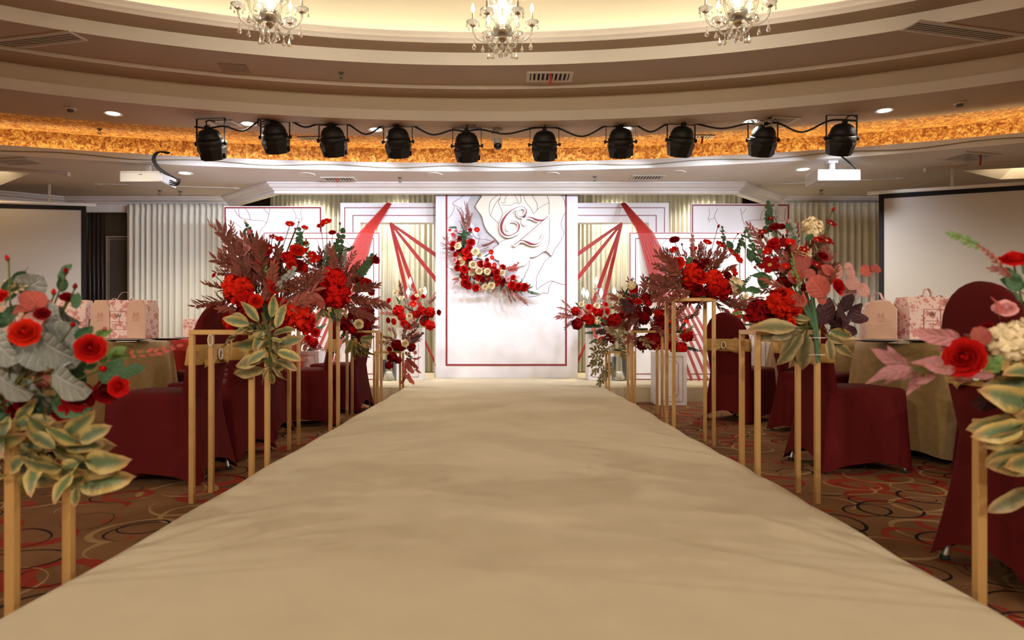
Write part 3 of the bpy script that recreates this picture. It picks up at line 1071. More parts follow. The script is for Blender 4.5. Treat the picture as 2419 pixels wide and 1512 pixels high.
panel('low_panel', 'low white panel with double red border behind the white floor pedestal', 1487, 1762, 549, 8.62, [cv(l, True) for l in v2], ((0.004, 0.010), (0.072, 0.010)), 0)


def portal(label, s):
    d = 9.14
    t_ = thing('portal_frame', label, 'portal', (s * 1.5, d, SZ))
    MM = Matrix.Translation(Vector((-s * 1.5, -d, -SZ)))
    xo, xi = s * 2.20, s * 0.80
    zt, zo = P(0, 479, d).z, P(0, 526, d).z
    lg = 0.27
    def bxs(nm, xa_, xb_, z0, z1, y0=d, y1=d + 0.16, m=M['board']):
        return MB().box((min(xa_, xb_), y0, z0), (max(xa_, xb_), y1, z1)).build(nm, m, t_, M=MM)
    bevel(bxs('post', xo, xo - s * lg, SZ, zt), 0.003)
    bevel(bxs('post', xi, xi + s * 0.14, SZ, zo), 0.003)
    bevel(bxs('lintel', xo - s * lg, xi, zo, zt), 0.003)
    for ins, zz in ((0.055, zt - 0.062), (0.165, zt - 0.165)):
        w_ = 0.010
        bxs('inlay_line', xo - s * ins, xi, zz - w_, zz, d - 0.003, d, M['redline'])
        bxs('inlay_line', xo - s * ins, xo - s * (ins + w_), SZ, zz - w_, d - 0.003, d, M['redline'])
    return t_

portal('white portal frame with red inlay lines between backdrop and wood panelled wall', -1)
portal('white portal frame with red inlay lines above the white floor pedestal', 1)


# ================================================================== ribbons
def ribbon(path, widths, parent, m, name='ribbon_strip'):
    """flat strip through 3-D points; width lies across the path"""
    pts = []
    for i in range(len(path) - 1):
        a, b = Vector(path[i]), Vector(path[i + 1])
        for k in range(6):
            pts.append((a.lerp(b, k / 6), widths[i] + (widths[i + 1] - widths[i]) * k / 6))
    pts.append((Vector(path[-1]), widths[-1]))
    secs = []
    for i, (p, w_) in enumerate(pts):
        d_ = (pts[min(i + 1, len(pts) - 1)][0] - pts[max(i - 1, 0)][0]).normalized()
        n_ = d_.cross(Vector((0, 1, 0))).normalized()
        th = Vector((0, 0.0012, 0))
        secs.append([p - n_ * w_ / 2 - th, p + n_ * w_ / 2 - th, p + n_ * w_ / 2 + th, p - n_ * w_ / 2 + th])
    base = parent.location if parent is not None else Vector()
    secs = [[q - base for q in s_] for s_ in secs]
    mb = MB(); mb.loft(secs, capa=True, capb=True)
    return mb.build(name, m, parent)

for s in (-1, 1):
    mir = (lambda x: x) if s > 0 else (lambda x: 2391 - x)
    side = 'above the white floor pedestal' if s > 0 else 'toward the wood panelling'
    # wide sheer bundle from the lintel over the low panel down to the stage
    e0 = P(mir(1640), 893, 8.42)
    dr = thing('ribbon_drape', 'sheer red ribbon drape falling over the low panel ' + side, 'ribbon drape', (e0.x, e0.y, SZ + 0.01))
    for k in range(7):
        top = P(mir(1468 + k * 1.2), 480, 9.10 - k * 0.004)
        ed = P(mir(1512 + k * 4.6), 551, 8.60 - k * 0.004)
        md = P(mir(1580 + (k - 3) * 11), 690, 8.50 - 0.01 * k)
        en = P(mir(1672 + (k - 3) * 19), 893, 8.42 - 0.02 * k)
        en.z = SZ + 0.012
        ribbon([top, ed, md, en], [0.030, 0.044, 0.036, 0.036], dr, M['ribbon'])
    e0 = P(mir(1469), 527, 9.13)
    fn = thing('ribbon_fan', 'fan of narrow red ribbons strung across the portal opening ' + side, 'ribbon fan', e0)
    for k, (px, py, d2) in enumerate([(1330, 625, 9.12), (1330, 700, 9.12), (1385, 760, 9.2), (1412, 770, 9.2)]):
        a = P(mir(1469), 527, 9.13)
        b = P(mir(px), py, d2)
        ribbon([a, a.lerp(b, 0.5), b], [0.03, 0.052, 0.05], fn, M['ribbon_solid'])
    b = P(mir(1395), 790, 9.2); c = P(mir(1350), 885, 9.12)
    ribbon([b, c], [0.03, 0.03], fn, M['ribbon_solid'])


# ================================================================== ceiling fixtures
def look_rot(d, up=Vector((0, 0, 1))):
    """matrix whose -Z looks along d"""
    return Vector(d).to_track_quat('-Z', 'Y').to_matrix().to_4x4()


def lamp(name, kind, energy, col, parent, loc, direction=None, size=None, blend=0.4, radius=0.05):
    l = bpy.data.lights.new(name, kind)
    l.energy = energy
    l.color = col
    if kind == 'SPOT':
        l.spot_size = size
        l.spot_blend = blend
        l.shadow_soft_size = radius
    elif kind == 'POINT':
        l.shadow_soft_size = radius
    ob = bpy.data.objects.new(name, l)
    COL.objects.link(ob)
    ob.parent = parent
    m_ = Matrix.Translation(Vector(loc))
    if direction is not None:
        m_ = m_ @ look_rot(direction)
    ob.matrix_local = m_
    return ob


# --- recessed downlights
dl_ring = MB().lathe([(0.062, 0.0), (0.075, -0.004), (0.088, -0.008), (0.092, -0.003), (0.092, 0.0)], 28).mesh('rim', M['paint_white'], True)
dl_lens = MB().lathe([(0.064, -0.0015), (0.064, 0.002)], 28).mesh('diffuser', M['lens'])
def downlight(p, label, group=None, energy=None, wide=2.3, blend=0.7):
    t_ = thing('downlight', label, 'downlight', p, group=group)
    link('rim', dl_ring, t_)
    link('diffuser', dl_lens, t_)
    lamp('downlight_lamp', 'SPOT', W_DOWN if energy is None else energy, (1.0, 0.90, 0.75), t_, (0, 0, -0.02), (0, 0, -1), wide, blend, 0.06)
ZS = 3.055
for (px, py, lb) in ((267, 268, 'round recessed downlight in the soffit beyond the smoke detector on the panelled side'), (586, 292, 'lit round downlight between the first two par cans'), (888, 306, 'lit round downlight between the third and fourth par cans'),
                     (1476, 303, 'lit round downlight right above a par can'), (1774, 287, 'lit round downlight beside the small square return vent'), (2089, 261, 'lit round downlight between the last par can and a smoke detector')):
    downlight(PZ(px, py, ZS), lb.replace('right above', 'just above'))
downlight(PZ(437, 409, ZL), 'lit downlight in the lower ceiling beside the projector with looping black cables')
downlight(PZ(1897, 400, ZL), 'lit downlight in the lower ceiling beside the projector with short cables')
for a in (196, 222, 246, 270, 294, 318, 344):  # unseen lamps added behind the camera to light the fronts of things
    a = math.radians(a)
    downlight((-0.21 + 8.65 * math.cos(a), YC + 5.98 * math.sin(a), ZS), 'unseen round downlight added over the rear half of the hall for frontal fill', 'fill downlights added over the rear of the hall', W_REAR_FILL, 3.0, 0.12)
for x in (-2.9, -1.55, 1.6, 2.95):
    downlight((x, 9.7, 3.098), 'round recessed downlight over the stage curtain', 'downlights over the stage curtain', W_STAGE, 2.0)

# --- unlit round speakers
for (px, py, lb) in ((725, 412, 'flat round ceiling speaker near the slotted vent with a ribbon tail'), (1025, 412, 'flat round ceiling speaker above the portal next to the sprinkler'), (1302, 411, 'flat round ceiling speaker above the monogram panel'), (1600, 407, 'flat round ceiling speaker beyond the ribbonless slotted vent')):
    t_ = thing('ceiling_speaker', lb, 'speaker', PZ(px, py, ZL))
    MB().lathe([(0.085, 0.0), (0.098, -0.006), (0.102, 0.0)], 28).build('rim', M['paint_white'], t_, True)
    MB().lathe([(0.0855, -0.003), (0.0855, 0.001)], 28).build('grille', M['paint'], t_)


# --- air vents
def vent(px, py, z, wx, wy, rz, n, label, along='y', dark=True, ribbon_l=None, depth=0.012):
    p = PZ(px, py, z)
    t_ = thing('air_vent', label, 'vent', p, rz)
    mb = MB()
    fw = min(wx, wy) * 0.14
    zz = -depth
    for lo, hi in (((-wx / 2, -wy / 2), (wx / 2, -wy / 2 + fw)), ((-wx / 2, wy / 2 - fw), (wx / 2, wy / 2)), ((-wx / 2, -wy / 2 + fw), (-wx / 2 + fw, wy / 2 - fw)), ((wx / 2 - fw, -wy / 2 + fw), (wx / 2, wy / 2 - fw))):
        mb.box((lo[0], lo[1], zz), (hi[0], hi[1], 0))
    bevel(mb.build('frame', M['vent'], t_), 0.003)
    MB().box((-wx / 2 + fw, -wy / 2 + fw, -0.002), (wx / 2 - fw, wy / 2 - fw, 0)).build('duct', M['void'], t_)
    ix, iy = wx / 2 - fw, wy / 2 - fw
    for k in range(n):
        u = (k + 0.5) / n
        if along == 'y':
            x = -ix + 2 * ix * u
            me = MB().bar((x, -iy, zz * 0.6), (x, iy, zz * 0.6), 2 * ix / n * 0.45, 0.003)
        else:
            y = -iy + 2 * iy * u
            me = MB().bar((-ix, y, zz * 0.6), (ix, y, zz * 0.6), 2 * iy / n * 0.45, 0.003)
        me.build('slat', M['vent'], t_)
    if ribbon_l:
        mb = MB()
        secs = []
        for k in range(6):
            q = k / 5
            x = 0.006 * math.sin(q * 4)
            secs.append([Vector((x - 0.012, -0.0008, -0.005 - ribbon_l * q)), Vector((x + 0.012, -0.0008, -0.005 - ribbon_l * q)), Vector((x + 0.012, 0.0008, -0.005 - ribbon_l * q)), Vector((x - 0.012, 0.0008, -0.005 - ribbon_l * q))])
        mb.loft(secs, capa=True, capb=True)
        mb.build('ribbon_tail', M['ribbon_solid'], t_, M=Matrix.Translation((0, -wy / 2 + fw, 0)))
    return t_

vent(1298, 180, 3.355, 0.46, 0.26, 0, 9, 'white slotted air vent with a red ribbon tail high in the stepped soffit', ribbon_l=0.12)
t_ = thing('access_hatch', 'plain square access hatch in the stepped soffit', 'hatch', PZ(553, 160, 3.355), 0.15)
M['hatch'] = mat('hatch_paint', (0.30, 0.22, 0.15), 0.8)
bevel(MB().box((-0.13, -0.10, -0.006), (0.13, 0.10, 0)).build('frame', M['hatch'], t_), 0.002)
MB().box((-0.12, -0.09, -0.008), (0.12, 0.09, -0.006)).build('door', M['hatch'], t_)
vent(40, 100, 3.355, 1.3, 0.20, -0.23, 5, 'long linear air grille in the soffit over the panelled side', along='x')
vent(2330, 82, 3.355, 1.6, 0.20, 0.25, 5, 'long linear air grille in the soffit on the framed screen side', along='x')
vent(530, 291, ZS, 0.30, 0.22, -0.1, 10, 'small cream return vent above the first par can')
vent(733, 326, ZS + 0.003, 0.28, 0.12, -0.06, 8, 'narrow slotted vent in the gold band beside the third par can')
vent(1848, 283, ZS, 0.30, 0.22, 0.1, 10, 'small cream return vent above the silver topped par can')
vent(1655, 322, ZS + 0.003, 0.30, 0.12, 0.06, 8, 'narrow slotted vent in the gold band with a red ribbon tail', ribbon_l=0.09)
vent(42, 381, ZL, 0.50, 0.30, -0.18, 11, 'slotted air vent beside the coffer on the panelled side')
vent(2290, 370, ZL, 0.50, 0.36, 0.25, 11, 'slotted air vent with red ribbon tail beside the coffer near the framed screen', ribbon_l=0.12)
vent(800, 422, ZL, 0.42, 0.22, 0, 10, 'slotted vent with a small red ribbon in the ceiling edge before the stage', ribbon_l=0.05)
vent(1530, 418, ZL, 0.42, 0.24, 0, 10, 'plain slotted vent in the ceiling edge before the stage')

# --- thin access hatches and rails in the lower ceiling
def rail(px0, py0, px1, py1, label, h=0.012, w_=0.05):
    a, b = PZ(px0, py0, ZL), PZ(px1, py1, ZL)
    c = (a + b) / 2
    t_ = thing('ceiling_rail', label, 'ceiling rail', c)
    mb = MB(); mb.bar(a - c - Vector((0, 0, h / 2)), b - c - Vector((0, 0, h / 2)), w_, h)
    bevel(mb.build('rail_body', M['vent'], t_), 0.002)
    for q in (a, b):
        MB().box((-0.03, -0.03, -h * 1.6), (0.03, 0.03, 0)).build('end_cap', M['vent'], t_, M=Matrix.Translation(q - c))
rail(230, 434, 560, 444, 'slim ceiling slot rail behind the projector on the panelled side')
rail(1802, 436, 2126, 421, 'slim ceiling slot rail behind the projector near the framed screen')
rail(-60, 393, 157, 407, 'thick white strip rail under the ceiling beside the panelled side coffer', 0.03, 0.06)
rail(2190, 397, 2480, 375, 'thick white strip rail under the ceiling beside the framed screen coffer', 0.03, 0.06)

# --- smoke detectors and sprinklers
def detector(px, py, z, label):
    t_ = thing('smoke_detector', label, 'smoke detector', PZ(px, py, z))
    MB().lathe([(0.055, 0), (0.055, -0.012), (0.048, -0.018), (0.03, -0.02)], 20).build('base', M['vent'], t_, True)
    MB().lathe([(0.032, -0.019), (0.032, -0.036), (0.024, -0.044), (0.001, -0.046)], 20).build('sensor', M['plastic_dark'], t_, True)
detector(167, 255, ZS, 'grey smoke detector in the soffit on the panelled side')
detector(2267, 242, ZS, 'grey smoke detector in the soffit on the framed screen side')

def sprinkler(px, py, z, label):
    t_ = thing('sprinkler_head', label, 'sprinkler', PZ(px, py, z))
    MB().lathe([(0.03, 0), (0.028, -0.006), (0.012, -0.008), (0.009, -0.02)], 14).build('escutcheon', M['plastic_dark'], t_, True)
    mb = MB()
    for s in (-1, 1):
        mb.tube([(0.009 * s, 0, -0.018), (0.017 * s, 0, -0.032), (0.005 * s, 0, -0.052)], 0.003, 5)
    mb.build('frame_arms', M['plastic_dark'], t_)
    MB().lathe([(0.02, -0.052), (0.022, -0.055), (0.001, -0.056)], 12).build('deflector', M['plastic_dark'], t_)
sprinkler(945, 420, ZL, 'small sprinkler head before the cornice above the wood side portal')
sprinkler(1405, 417, ZL, 'small sprinkler head before the cornice above the far portal')
sprinkler(377, 450, ZL, 'sprinkler head under the projector near the wood panelling')
sprinkler(425, 452, ZL, 'second sprinkler head close to the curtain by the wood panelling')
sprinkler(1940, 449, ZL, 'sprinkler head above the curtain next to the framed screen')
sprinkler(806, 172, 3.355, 'sprinkler head high in the stepped soffit')
sprinkler(235, 305, 3.058, 'sprinkler head in the gold band above the panelled side')


# ================================================================== stage lights
def make_par():
    t_ = bpy.data.objects.new('par_can', None)
    COL.objects.link(t_)
    R = Matrix.Rotation(math.radians(0), 4, 'X')
    # body axis: +Z local is the rear, -Z the lens; tilted so the lens looks up-stage and down
    T = Matrix.Rotation(math.radians(24), 4, 'X')
    MB().lathe([(0.004, 0.150), (0.050, 0.146), (0.088, 0.130), (0.112, 0.100), (0.124, 0.065), (0.128, 0.03)], 24).build('rear_dome', M['black'], t_, True, T)
    MB().lathe([(0.130, 0.038), (0.136, 0.032), (0.138, 0.0), (0.138, -0.03), (0.130, -0.03), (0.128, 0.0)], 24).build('barrel', M['black'], t_, True, T)
    MB().lathe([(0.146, -0.02), (0.150, -0.05), (0.122, -0.165), (0.114, -0.165), (0.138, -0.05)], 8).build('hood', M['black'], t_, False, T @ Matrix.Rotation(PI / 8, 4, 'Z'))
    MB().lathe([(0.110, -0.085), (0.110, -0.08)], 24).build('lens', M['plastic_dark'], t_, False, T)
    for k in range(3):
        a = k * 2 * PI / 3 + 0.5
        MB().box((-0.012, 0.118, -0.15), (0.012, 0.142, -0.10)).build('gel_clip', M['black'], t_, False, T @ Matrix.Rotation(a, 4, 'Z'))
    mb = MB()
    mb.box((-0.022, -0.02, 0.150), (0.022, 0.02, 0.185))
    mb.tube([(0, 0, 0.18), (0.01, -0.02, 0.22), (0.05, -0.02, 0.235), (0.10, 0.0, 0.215)], 0.007, 6)
    mb.build('cable_gland', M['black'], t_, False, T)
    mb = MB()
    top = 0.205
    for s in (-1, 1):
        mb.box((s * 0.158 - 0.003, -0.013, -0.02), (s * 0.158 + 0.003, 0.013, top))
    mb.box((-0.161, -0.013, top - 0.004), (0.161, 0.013, top))
    mb.build('yoke', M['black'], t_)
    for s in (-1, 1):
        MB().tube([(s * 0.13, 0, 0), (s * 0.168, 0, 0)], 0.010, 8).build('pivot_bolt', M['black'], t_)
        MB().lathe([(0.022, 0.0), (0.024, 0.01), (0.012, 0.016)], 8).build('knob', M['black'], t_, False, Matrix.Translation((s * 0.164, 0, 0)) @ Matrix.Rotation(s * PI / 2, 4, 'Y'))
    return t_

PARS = [(498, 345, 'par can beside the projector with looping black cables, first of the row'), (650, 330, 'par can with a coil of loose cable on its back'), (787, 338, 'black par can between the coiled one and the wood side portal'), (940, 341, 'black par can hanging above the wood side portal ribbons'),
        (1103, 351, 'black par can next to the small white camera on the panelled side'), (1286, 348, 'black par can above the monogram, next to the small white camera'), (1466, 341, 'black par can with a downlight shining just above it'), (1609, 338, 'black par can next to a vent with a red ribbon'),
        (1802, 337, 'par can with a silver cable wound over its back'), (1988, 333, 'black par can above the projector with short cables, last of the row')]
aims = [(-4.3, 1.5), (-2.6, 1.4), (-0.5, 0.5), (-1.3, 1.2), (0.1, 1.0), (-0.1, 0.5), (1.3, 1.2), (0.5, 0.5), (2.6, 1.4), (4.3, 1.5)]
proto = make_par()
rndp = random.Random(3)
par_tops = []
for i, (px, py, lb) in enumerate(PARS):
    o_ = proto if i == 0 else copy_tree(proto)
    d = 7.52 - 0.020 * ((px - 1190) / 300) ** 2 * 3.2
    p = P(px, py - 6, d)
    o_.location = p
    for ch_y in o_.children:
        if ch_y.name.startswith('yoke'):
            ch_y.scale = (1, 1, (ZS - p.z) / 0.205)
    o_.rotation_euler = (0, 0, math.radians(rndp.uniform(-7, 7)) + math.radians(-4 if px < 1190 else 4))
    tag(o_, lb, 'stage light', 'par cans hung in a row from the soffit')
    tgt = Vector((aims[i][0], 8.9, aims[i][1]))
    lp = p + Vector((0, 0.10, -0.19))
    l = lamp('par_lamp', 'SPOT', W_PAR * (3.2 if i in (0, 9) else 1.2 if i in (1, 8) else 1.05), WHITE, None, lp, tgt - lp, math.radians(104), 1.0, 0.05)
    l.parent = o_
    bpy.context.view_layer.update()
    l.matrix_world = Matrix.Translation(lp) @ look_rot(tgt - lp)
    par_tops.append(p)

# cable linking the par cans
def cable(name, label, pts, r, m, k=5, group=None):
    base = Vector(pts[0])
    ch = smooth_poly([tuple(Vector(p) - base) for p in pts], k)
    mb = MB(); mb.tube(ch, r, 6)
    ob = mb.build(name, m, None, True)
    ob.location = base
    return tag(ob, label, 'cable', group)
pts = []
for i, p in enumerate(par_tops):
    pts += [p + Vector((-0.16, -0.02, 0.17)), p + Vector((-0.02, -0.02, 0.155 + 0.03 * (i % 2))), p + Vector((0.15, -0.02, 0.175))]
    if i < 9:
        pts.append((p + par_tops[i + 1]) / 2 + Vector((0, 0, 0.10 + 0.03 * math.sin(i * 2.1))))
cable('power_cable', 'black power cable slung from par can to par can', pts, 0.010, M['black_cable'])
p = par_tops[1]
pts = [p + Vector((0.05 + 0.06 * math.cos(t_ * 0.9) - 0.13, -0.13, 0.10 + 0.05 * math.sin(t_ * 0.9) + 0.004 * t_)) for t_ in range(22)] + [p + Vector((-0.06, -0.1, 0.22)), p + Vector((-0.10, -0.08, 0.19)), p + Vector((0.02, -0.06, 0.14))]
cable('coiled_cable', 'loose coil of black cable bundled on a par can', pts, 0.006, M['black_cable'], 3)
p = par_tops[8]
pts = [p + Vector((-0.14, -0.06, 0.19)), p + Vector((-0.10, -0.14, 0.12)), p + Vector((0.0, -0.15, 0.17)), p + Vector((0.04, -0.13, 0.12)), p + Vector((-0.03, -0.15, 0.10))]
cable('silver_cable', 'pale silver cable wound over the back of a par can', pts, 0.010, M['white_cable'])

# cream cable clipped along the white fascia
pts = []
for k in range(0, 61):
    t_ = PI * (0.30 + 0.40 * k / 60)
    pts.append(Vector((-0.655 + 10.07 * math.cos(t_), YC + 6.56 * math.sin(t_), ZL + 0.050 + 0.014 * math.sin(k * 0.9))))
cable('fascia_cable', 'thin cream cable clipped along the white fascia below the gold band', pts, 0.006, M['white_cable'], 3)

# small white camera under the soffit
p = PZ(1176, 305, ZS)
t_ = thing('ceiling_camera', 'small white camera with a dark glass dome between two par cans', 'camera', p)
MB().lathe([(0.055, 0), (0.055, -0.03), (0.045, -0.035)], 20).build('base', M['plastic'], t_, True)
mb = MB(); mb.box((-0.075, -0.02, -0.13), (-0.05, 0.02, -0.03)); mb.box((-0.075, -0.02, -0.045), (0.02, 0.02, -0.03))
bevel(mb.build('bracket', M['plastic'], t_))
MB().lathe([(0.03, -0.10), (0.045, -0.105), (0.048, -0.16), (0.04, -0.165)], 18).build('body', M['plastic'], t_, True)
M['dark_glass'] = mat('dark_glass', (0.01, 0.01, 0.012), 0.06, spec=0.9)
MB().lathe([(0.044, -0.165), (0.048, -0.185), (0.04, -0.21), (0.022, -0.228), (0.001, -0.233)], 18).build('lens_dome', M['dark_glass'], t_, True)


# --- projectors
def projector(px, py, label, cab, clabel):
    m_ = PZ(px, py, ZL)
    d = m_.y
    t_ = thing('projector', label, 'projector', m_)
    zc = P(0, py + 41, d).z - m_.z
    hw, hd, hh = 0.235, 0.17, 0.062
    b_ = MB().box((-hw, -hd, zc - hh), (hw, hd, zc + hh)).build('body', M['plastic'], t_)
    bevel(b_, 0.012, 3)
    MB().box((-hw + 0.01, -hd - 0.001, zc + hh - 0.016), (hw - 0.01, -hd + 0.01, zc + hh - 0.013)).build('seam', M['plastic_dark'], t_)
    MB().box((-0.02, -hd - 0.001, zc + 0.02), (0.02, -hd + 0.01, zc + 0.028)).build('badge', M['plastic_dark'], t_)
    MB().tube([(0.1, hd - 0.02, zc), (0.1, hd + 0.03, zc)], 0.035, 16).build('lens', M['black'], t_)
    mb = MB(); mb.box((-0.055, -0.03, -0.03), (0.055, 0.03, 0)); mb.box((-0.025, -0.02, zc + hh + 0.01), (0.025, 0.02, -0.03))
    bevel(mb.build('ceiling_mount', M['plastic'], t_))
    mb = MB(); mb.box((-0.10, -0.05, zc + hh), (0.10, 0.05, zc + hh + 0.012))
    mb.build('mount_plate', M['plastic_dark'], t_)
    return m_

pl_ = projector(351, 384, 'white ceiling projector with long looping black cables', None, None)
pr_ = projector(1966, 380, 'white ceiling projector with short cables below the last par can', None, None)
for k in range(3):
    d = pl_.y
    pts = [P(398 + 2 * k, 363 - k, d - 0.20), P(372 + 3 * k, 359, d - 0.22), P(360 + 3 * k, 374, d - 0.24), P(366 + 4 * k, 392, d - 0.25), P(384 + 6 * k, 408 + k, d - 0.26), P(408 + 5 * k, 418 + 2 * k, d - 0.24), P(424 + k, 428 - 2 * k, d - 0.14), P(418, 438 - 3 * k, d - 0.05), P(402, 436 - 5 * k, d)]
    cable('projector_cable', 'black cable looping down from the gold cove to the white projector', pts, 0.008, M['black_cable'], 5, 'projector cables near the wood panelling')
for k in range(3):
    d = pr_.y
    pts = [P(1985 + 2 * k, 368, 7.45), P(2002 + 3 * k, 382, d), P(2020 + 3 * k, 398 + 2 * k, d), P(2026 + 2 * k, 414, d), P(2020, 424, d), P(2010, 420 - 6 * k, d)]
    cable('projector_cable', 'thin cable running from the last par can to the projector', pts, 0.005, M['black_cable'] if k < 2 else M['white_cable'], 5, 'projector cables under the last par can')


# --- projection screens
def screen(label, c0, c1, z0, z1, hang):
    """c0, c1: plan points of the two vertical edges"""
    a, b = Vector((c0[0], c0[1], 0)), Vector((c1[0], c1[1], 0))
    L_ = (b - a).length
    ang = math.atan2((b - a).y, (b - a).x)
    t_ = thing('projection_screen', label, 'screen', (a.x, a.y, z0), ang)
    hgt = z1 - z0
    e = 0.055
    MB().box((e, 0, e), (L_ - e, 0.006, hgt - e)).build('cloth', M['screen'], t_)
    for lo, hi in (((0, 0), (e, hgt)), ((L_ - e, 0), (L_, hgt)), ((e, 0), (L_ - e, e)), ((e, hgt - e), (L_ - e, hgt))):
        MB().box((lo[0], -0.004, lo[1]), (hi[0], 0.008, hi[1])).build('border', M['screen_edge'], t_)
    MB().tube([(-0.12, 0, hgt + 0.02), (L_ + 0.12, 0, hgt + 0.02)], 0.022, 12).build('roller', M['paint_white'], t_, True)
    for u in hang:
        MB().box((u - 0.012, -0.012, hgt + 0.03), (u + 0.012, 0.012, 2.73 - z0)).build('hanger', M['vent'], t_)
    mb = MB()
    mb.tube([(hang[0] - 0.55, 0, hgt + 0.03), (hang[0] - 0.2, 0, hgt + 0.12), (hang[0], 0, hgt + 0.16), (hang[0] + 0.4, 0, hgt + 0.08), (hang[0] + 0.8, 0, hgt + 0.04)], 0.003, 5)
    mb.build('wire', M['steel'], t_)
    return t_
screen('wide projection screen with black border hanging before the dark wood panelling', (-7.6, 8.62), (X(203, 8.95), 8.95), 0.85, P(0, 487, 8.95).z, (1.0, 0.3, 1.7))
screen('wide projection screen with black border angled beside the pleated curtain', (X(2076, 8.17), 8.17), (6.45, 7.42), 0.85, P(0, 459, 8.17).z, (0.75, 1.7))


# ================================================================== chandeliers
drop_me = {}
def drop(L_, r):
    k = (round(L_, 3), round(r, 3))
    if k not in drop_me:
        mb = MB()
        mb.lathe([(0.0008, 0), (r * 0.22, -L_ * 0.12), (r * 0.55, -L_ * 0.40), (r * 0.92, -L_ * 0.66), (r, -L_ * 0.80), (r * 0.72, -L_ * 0.94), (0.001, -L_)], 8)
        mb.lathe([(0.001, 0.018), (r * 0.30, 0.011), (0.001, 0.003)], 6)
        drop_me[k] = mb.mesh('crystal_drop', M['crystal'])
    return drop_me[k]

def make_chandelier():
    t_ = bpy.data.objects.new('crystal_chandelier', None)
    COL.objects.link(t_)
    # origin at the lowest crystal; z grows upward
    MB().lathe([(0.001, 0.10), (0.018, 0.115), (0.03, 0.13), (0.032, 0.14), (0.012, 0.15)], 16).build('finial', M['chrome'], t_, True)
    MB().lathe([(0.012, 0.15), (0.055, 0.17), (0.075, 0.20), (0.07, 0.22), (0.035, 0.225), (0.03, 0.26), (0.06, 0.30), (0.085, 0.36), (0.05, 0.39), (0.03, 0.42), (0.045, 0.47), (0.02, 0.52), (0.02, 0.70)], 16).build('column', M['crystal'], t_, True)
    MB().lathe([(0.04, 0.175), (0.042, 0.20), (0.036, 0.205)], 14).build('hub', M['chrome'], t_, True)
    MB().tube([(0, 0, 0.70), (0, 0, 1.27)], 0.008, 6).build('suspension_rod', M['chrome'], t_)
    MB().lathe([(0.06, 1.27), (0.055, 1.25), (0.02, 1.22)], 16).build('canopy', M['chrome'], t_, True)
    arm = MB().tube(smooth_poly([(0.035, 0, 0.20), (0.08, 0, 0.135), (0.14, 0, 0.115), (0.195, 0, 0.145), (0.222, 0, 0.195), (0.225, 0, 0.235)], 4), 0.0085, 7).mesh('arm', M['crystal'], True)
    scr = MB().tube(smooth_poly([(0.04, 0, 0.23), (0.08, 0, 0.30), (0.13, 0, 0.31), (0.15, 0, 0.27), (0.12, 0, 0.25)], 4), 0.006, 6).mesh('scroll', M['crystal'], True)
    cup = MB().lathe([(0.006, 0.228), (0.016, 0.232), (0.024, 0.238), (0.008, 0.243)], 14).mesh('cup', M['chrome'], True)
    dish = MB().lathe([(0.008, 0.243), (0.03, 0.247), (0.050, 0.262), (0.052, 0.266), (0.03, 0.252), (0.008, 0.249)], 16).mesh('bobeche', M['crystal'], True)
    cnd = MB().lathe([(0.0085, 0.248), (0.0085, 0.335), (0.006, 0.338)], 10).mesh('candle_sleeve', M['candle'], True)
    blb = MB().lathe([(0.006, 0.338), (0.013, 0.352), (0.015, 0.366), (0.009, 0.388), (0.001, 0.408)], 10).mesh('bulb', M['bulb'], True)
    for k in range(6):
        R = Matrix.Rotation(k * PI / 3, 4, 'Z')
        a_ = link('arm', arm, t_, R)
        link('scroll', scr, t_, R @ Matrix.Rotation(PI / 6, 4, 'Z'))
        T = R @ Matrix.Translation((0.225, 0, 0))
        for nm, me in (('cup', cup), ('bobeche', dish), ('candle_sleeve', cnd), ('bulb', blb)):
            link(nm, me, t_, T)
        for j in range(5):
            a = j * 2 * PI / 5 + 0.4
            link('crystal_drop', drop(0.034, 0.008), t_, T @ Matrix.Translation((0.049 * math.cos(a), 0.049 * math.sin(a), 0.250)))
        link('crystal_drop', drop(0.062, 0.0165), t_, R @ Matrix.Translation((0.215, 0, 0.115)))
        link('crystal_drop', drop(0.054, 0.0145), t_, R @ Matrix.Translation((0.150, 0, 0.088)))
    for k in range(7):
        a = k * 2 * PI / 7 + 0.2
        link('crystal_drop', drop(0.06, 0.0165), t_, Matrix.Translation((0.055 * math.cos(a), 0.055 * math.sin(a), 0.085)))
    for k in range(3):
        a = k * 2 * PI / 3
        link('crystal_drop', drop(0.06, 0.017), t_, Matrix.Translation((0.024 * math.cos(a), 0.024 * math.sin(a), 0.06)))
    for k in range(8):                      # bead strings down from the column head
        a = k * PI / 4
        mb = MB()
        for q in range(7):
            u = q / 6
            r = 0.05 + 0.10 * u
            z = 0.47 - 0.13 * u - 0.05 * math.sin(PI * u)
            mb.lathe([(0.001, -0.008), (0.0075, 0), (0.001, 0.008)], 6, M=Matrix.Translation((r * math.cos(a), r * math.sin(a), z)))
        mb.build('bead_string', M['crystal'], t_)
    lamp('chandelier_lamp', 'POINT', W_CHAND, (1.0, 0.86, 0.66), t_, (0, 0, 0.44), radius=0.10)
    return t_
ch = make_chandelier()
for i, (px, py, d, rz, lb) in enumerate(((638, 101, 5.0, 0.15, 'crystal chandelier hanging under the dome on the wood panelling side'), (1187, 134, 5.2, 0.0, 'crystal chandelier hanging under the dome above the runway axis'), (1742, 98, 5.0, -0.2, 'crystal chandelier hanging under the dome on the framed screen side'))):
    c_ = ch if i == 0 else copy_tree(ch)
    p = P(px, py, d)
    c_.location = p
    c_.rotation_euler = (0, 0, rz)
    tag(c_, lb, 'chandelier', 'crystal chandeliers under the dome')


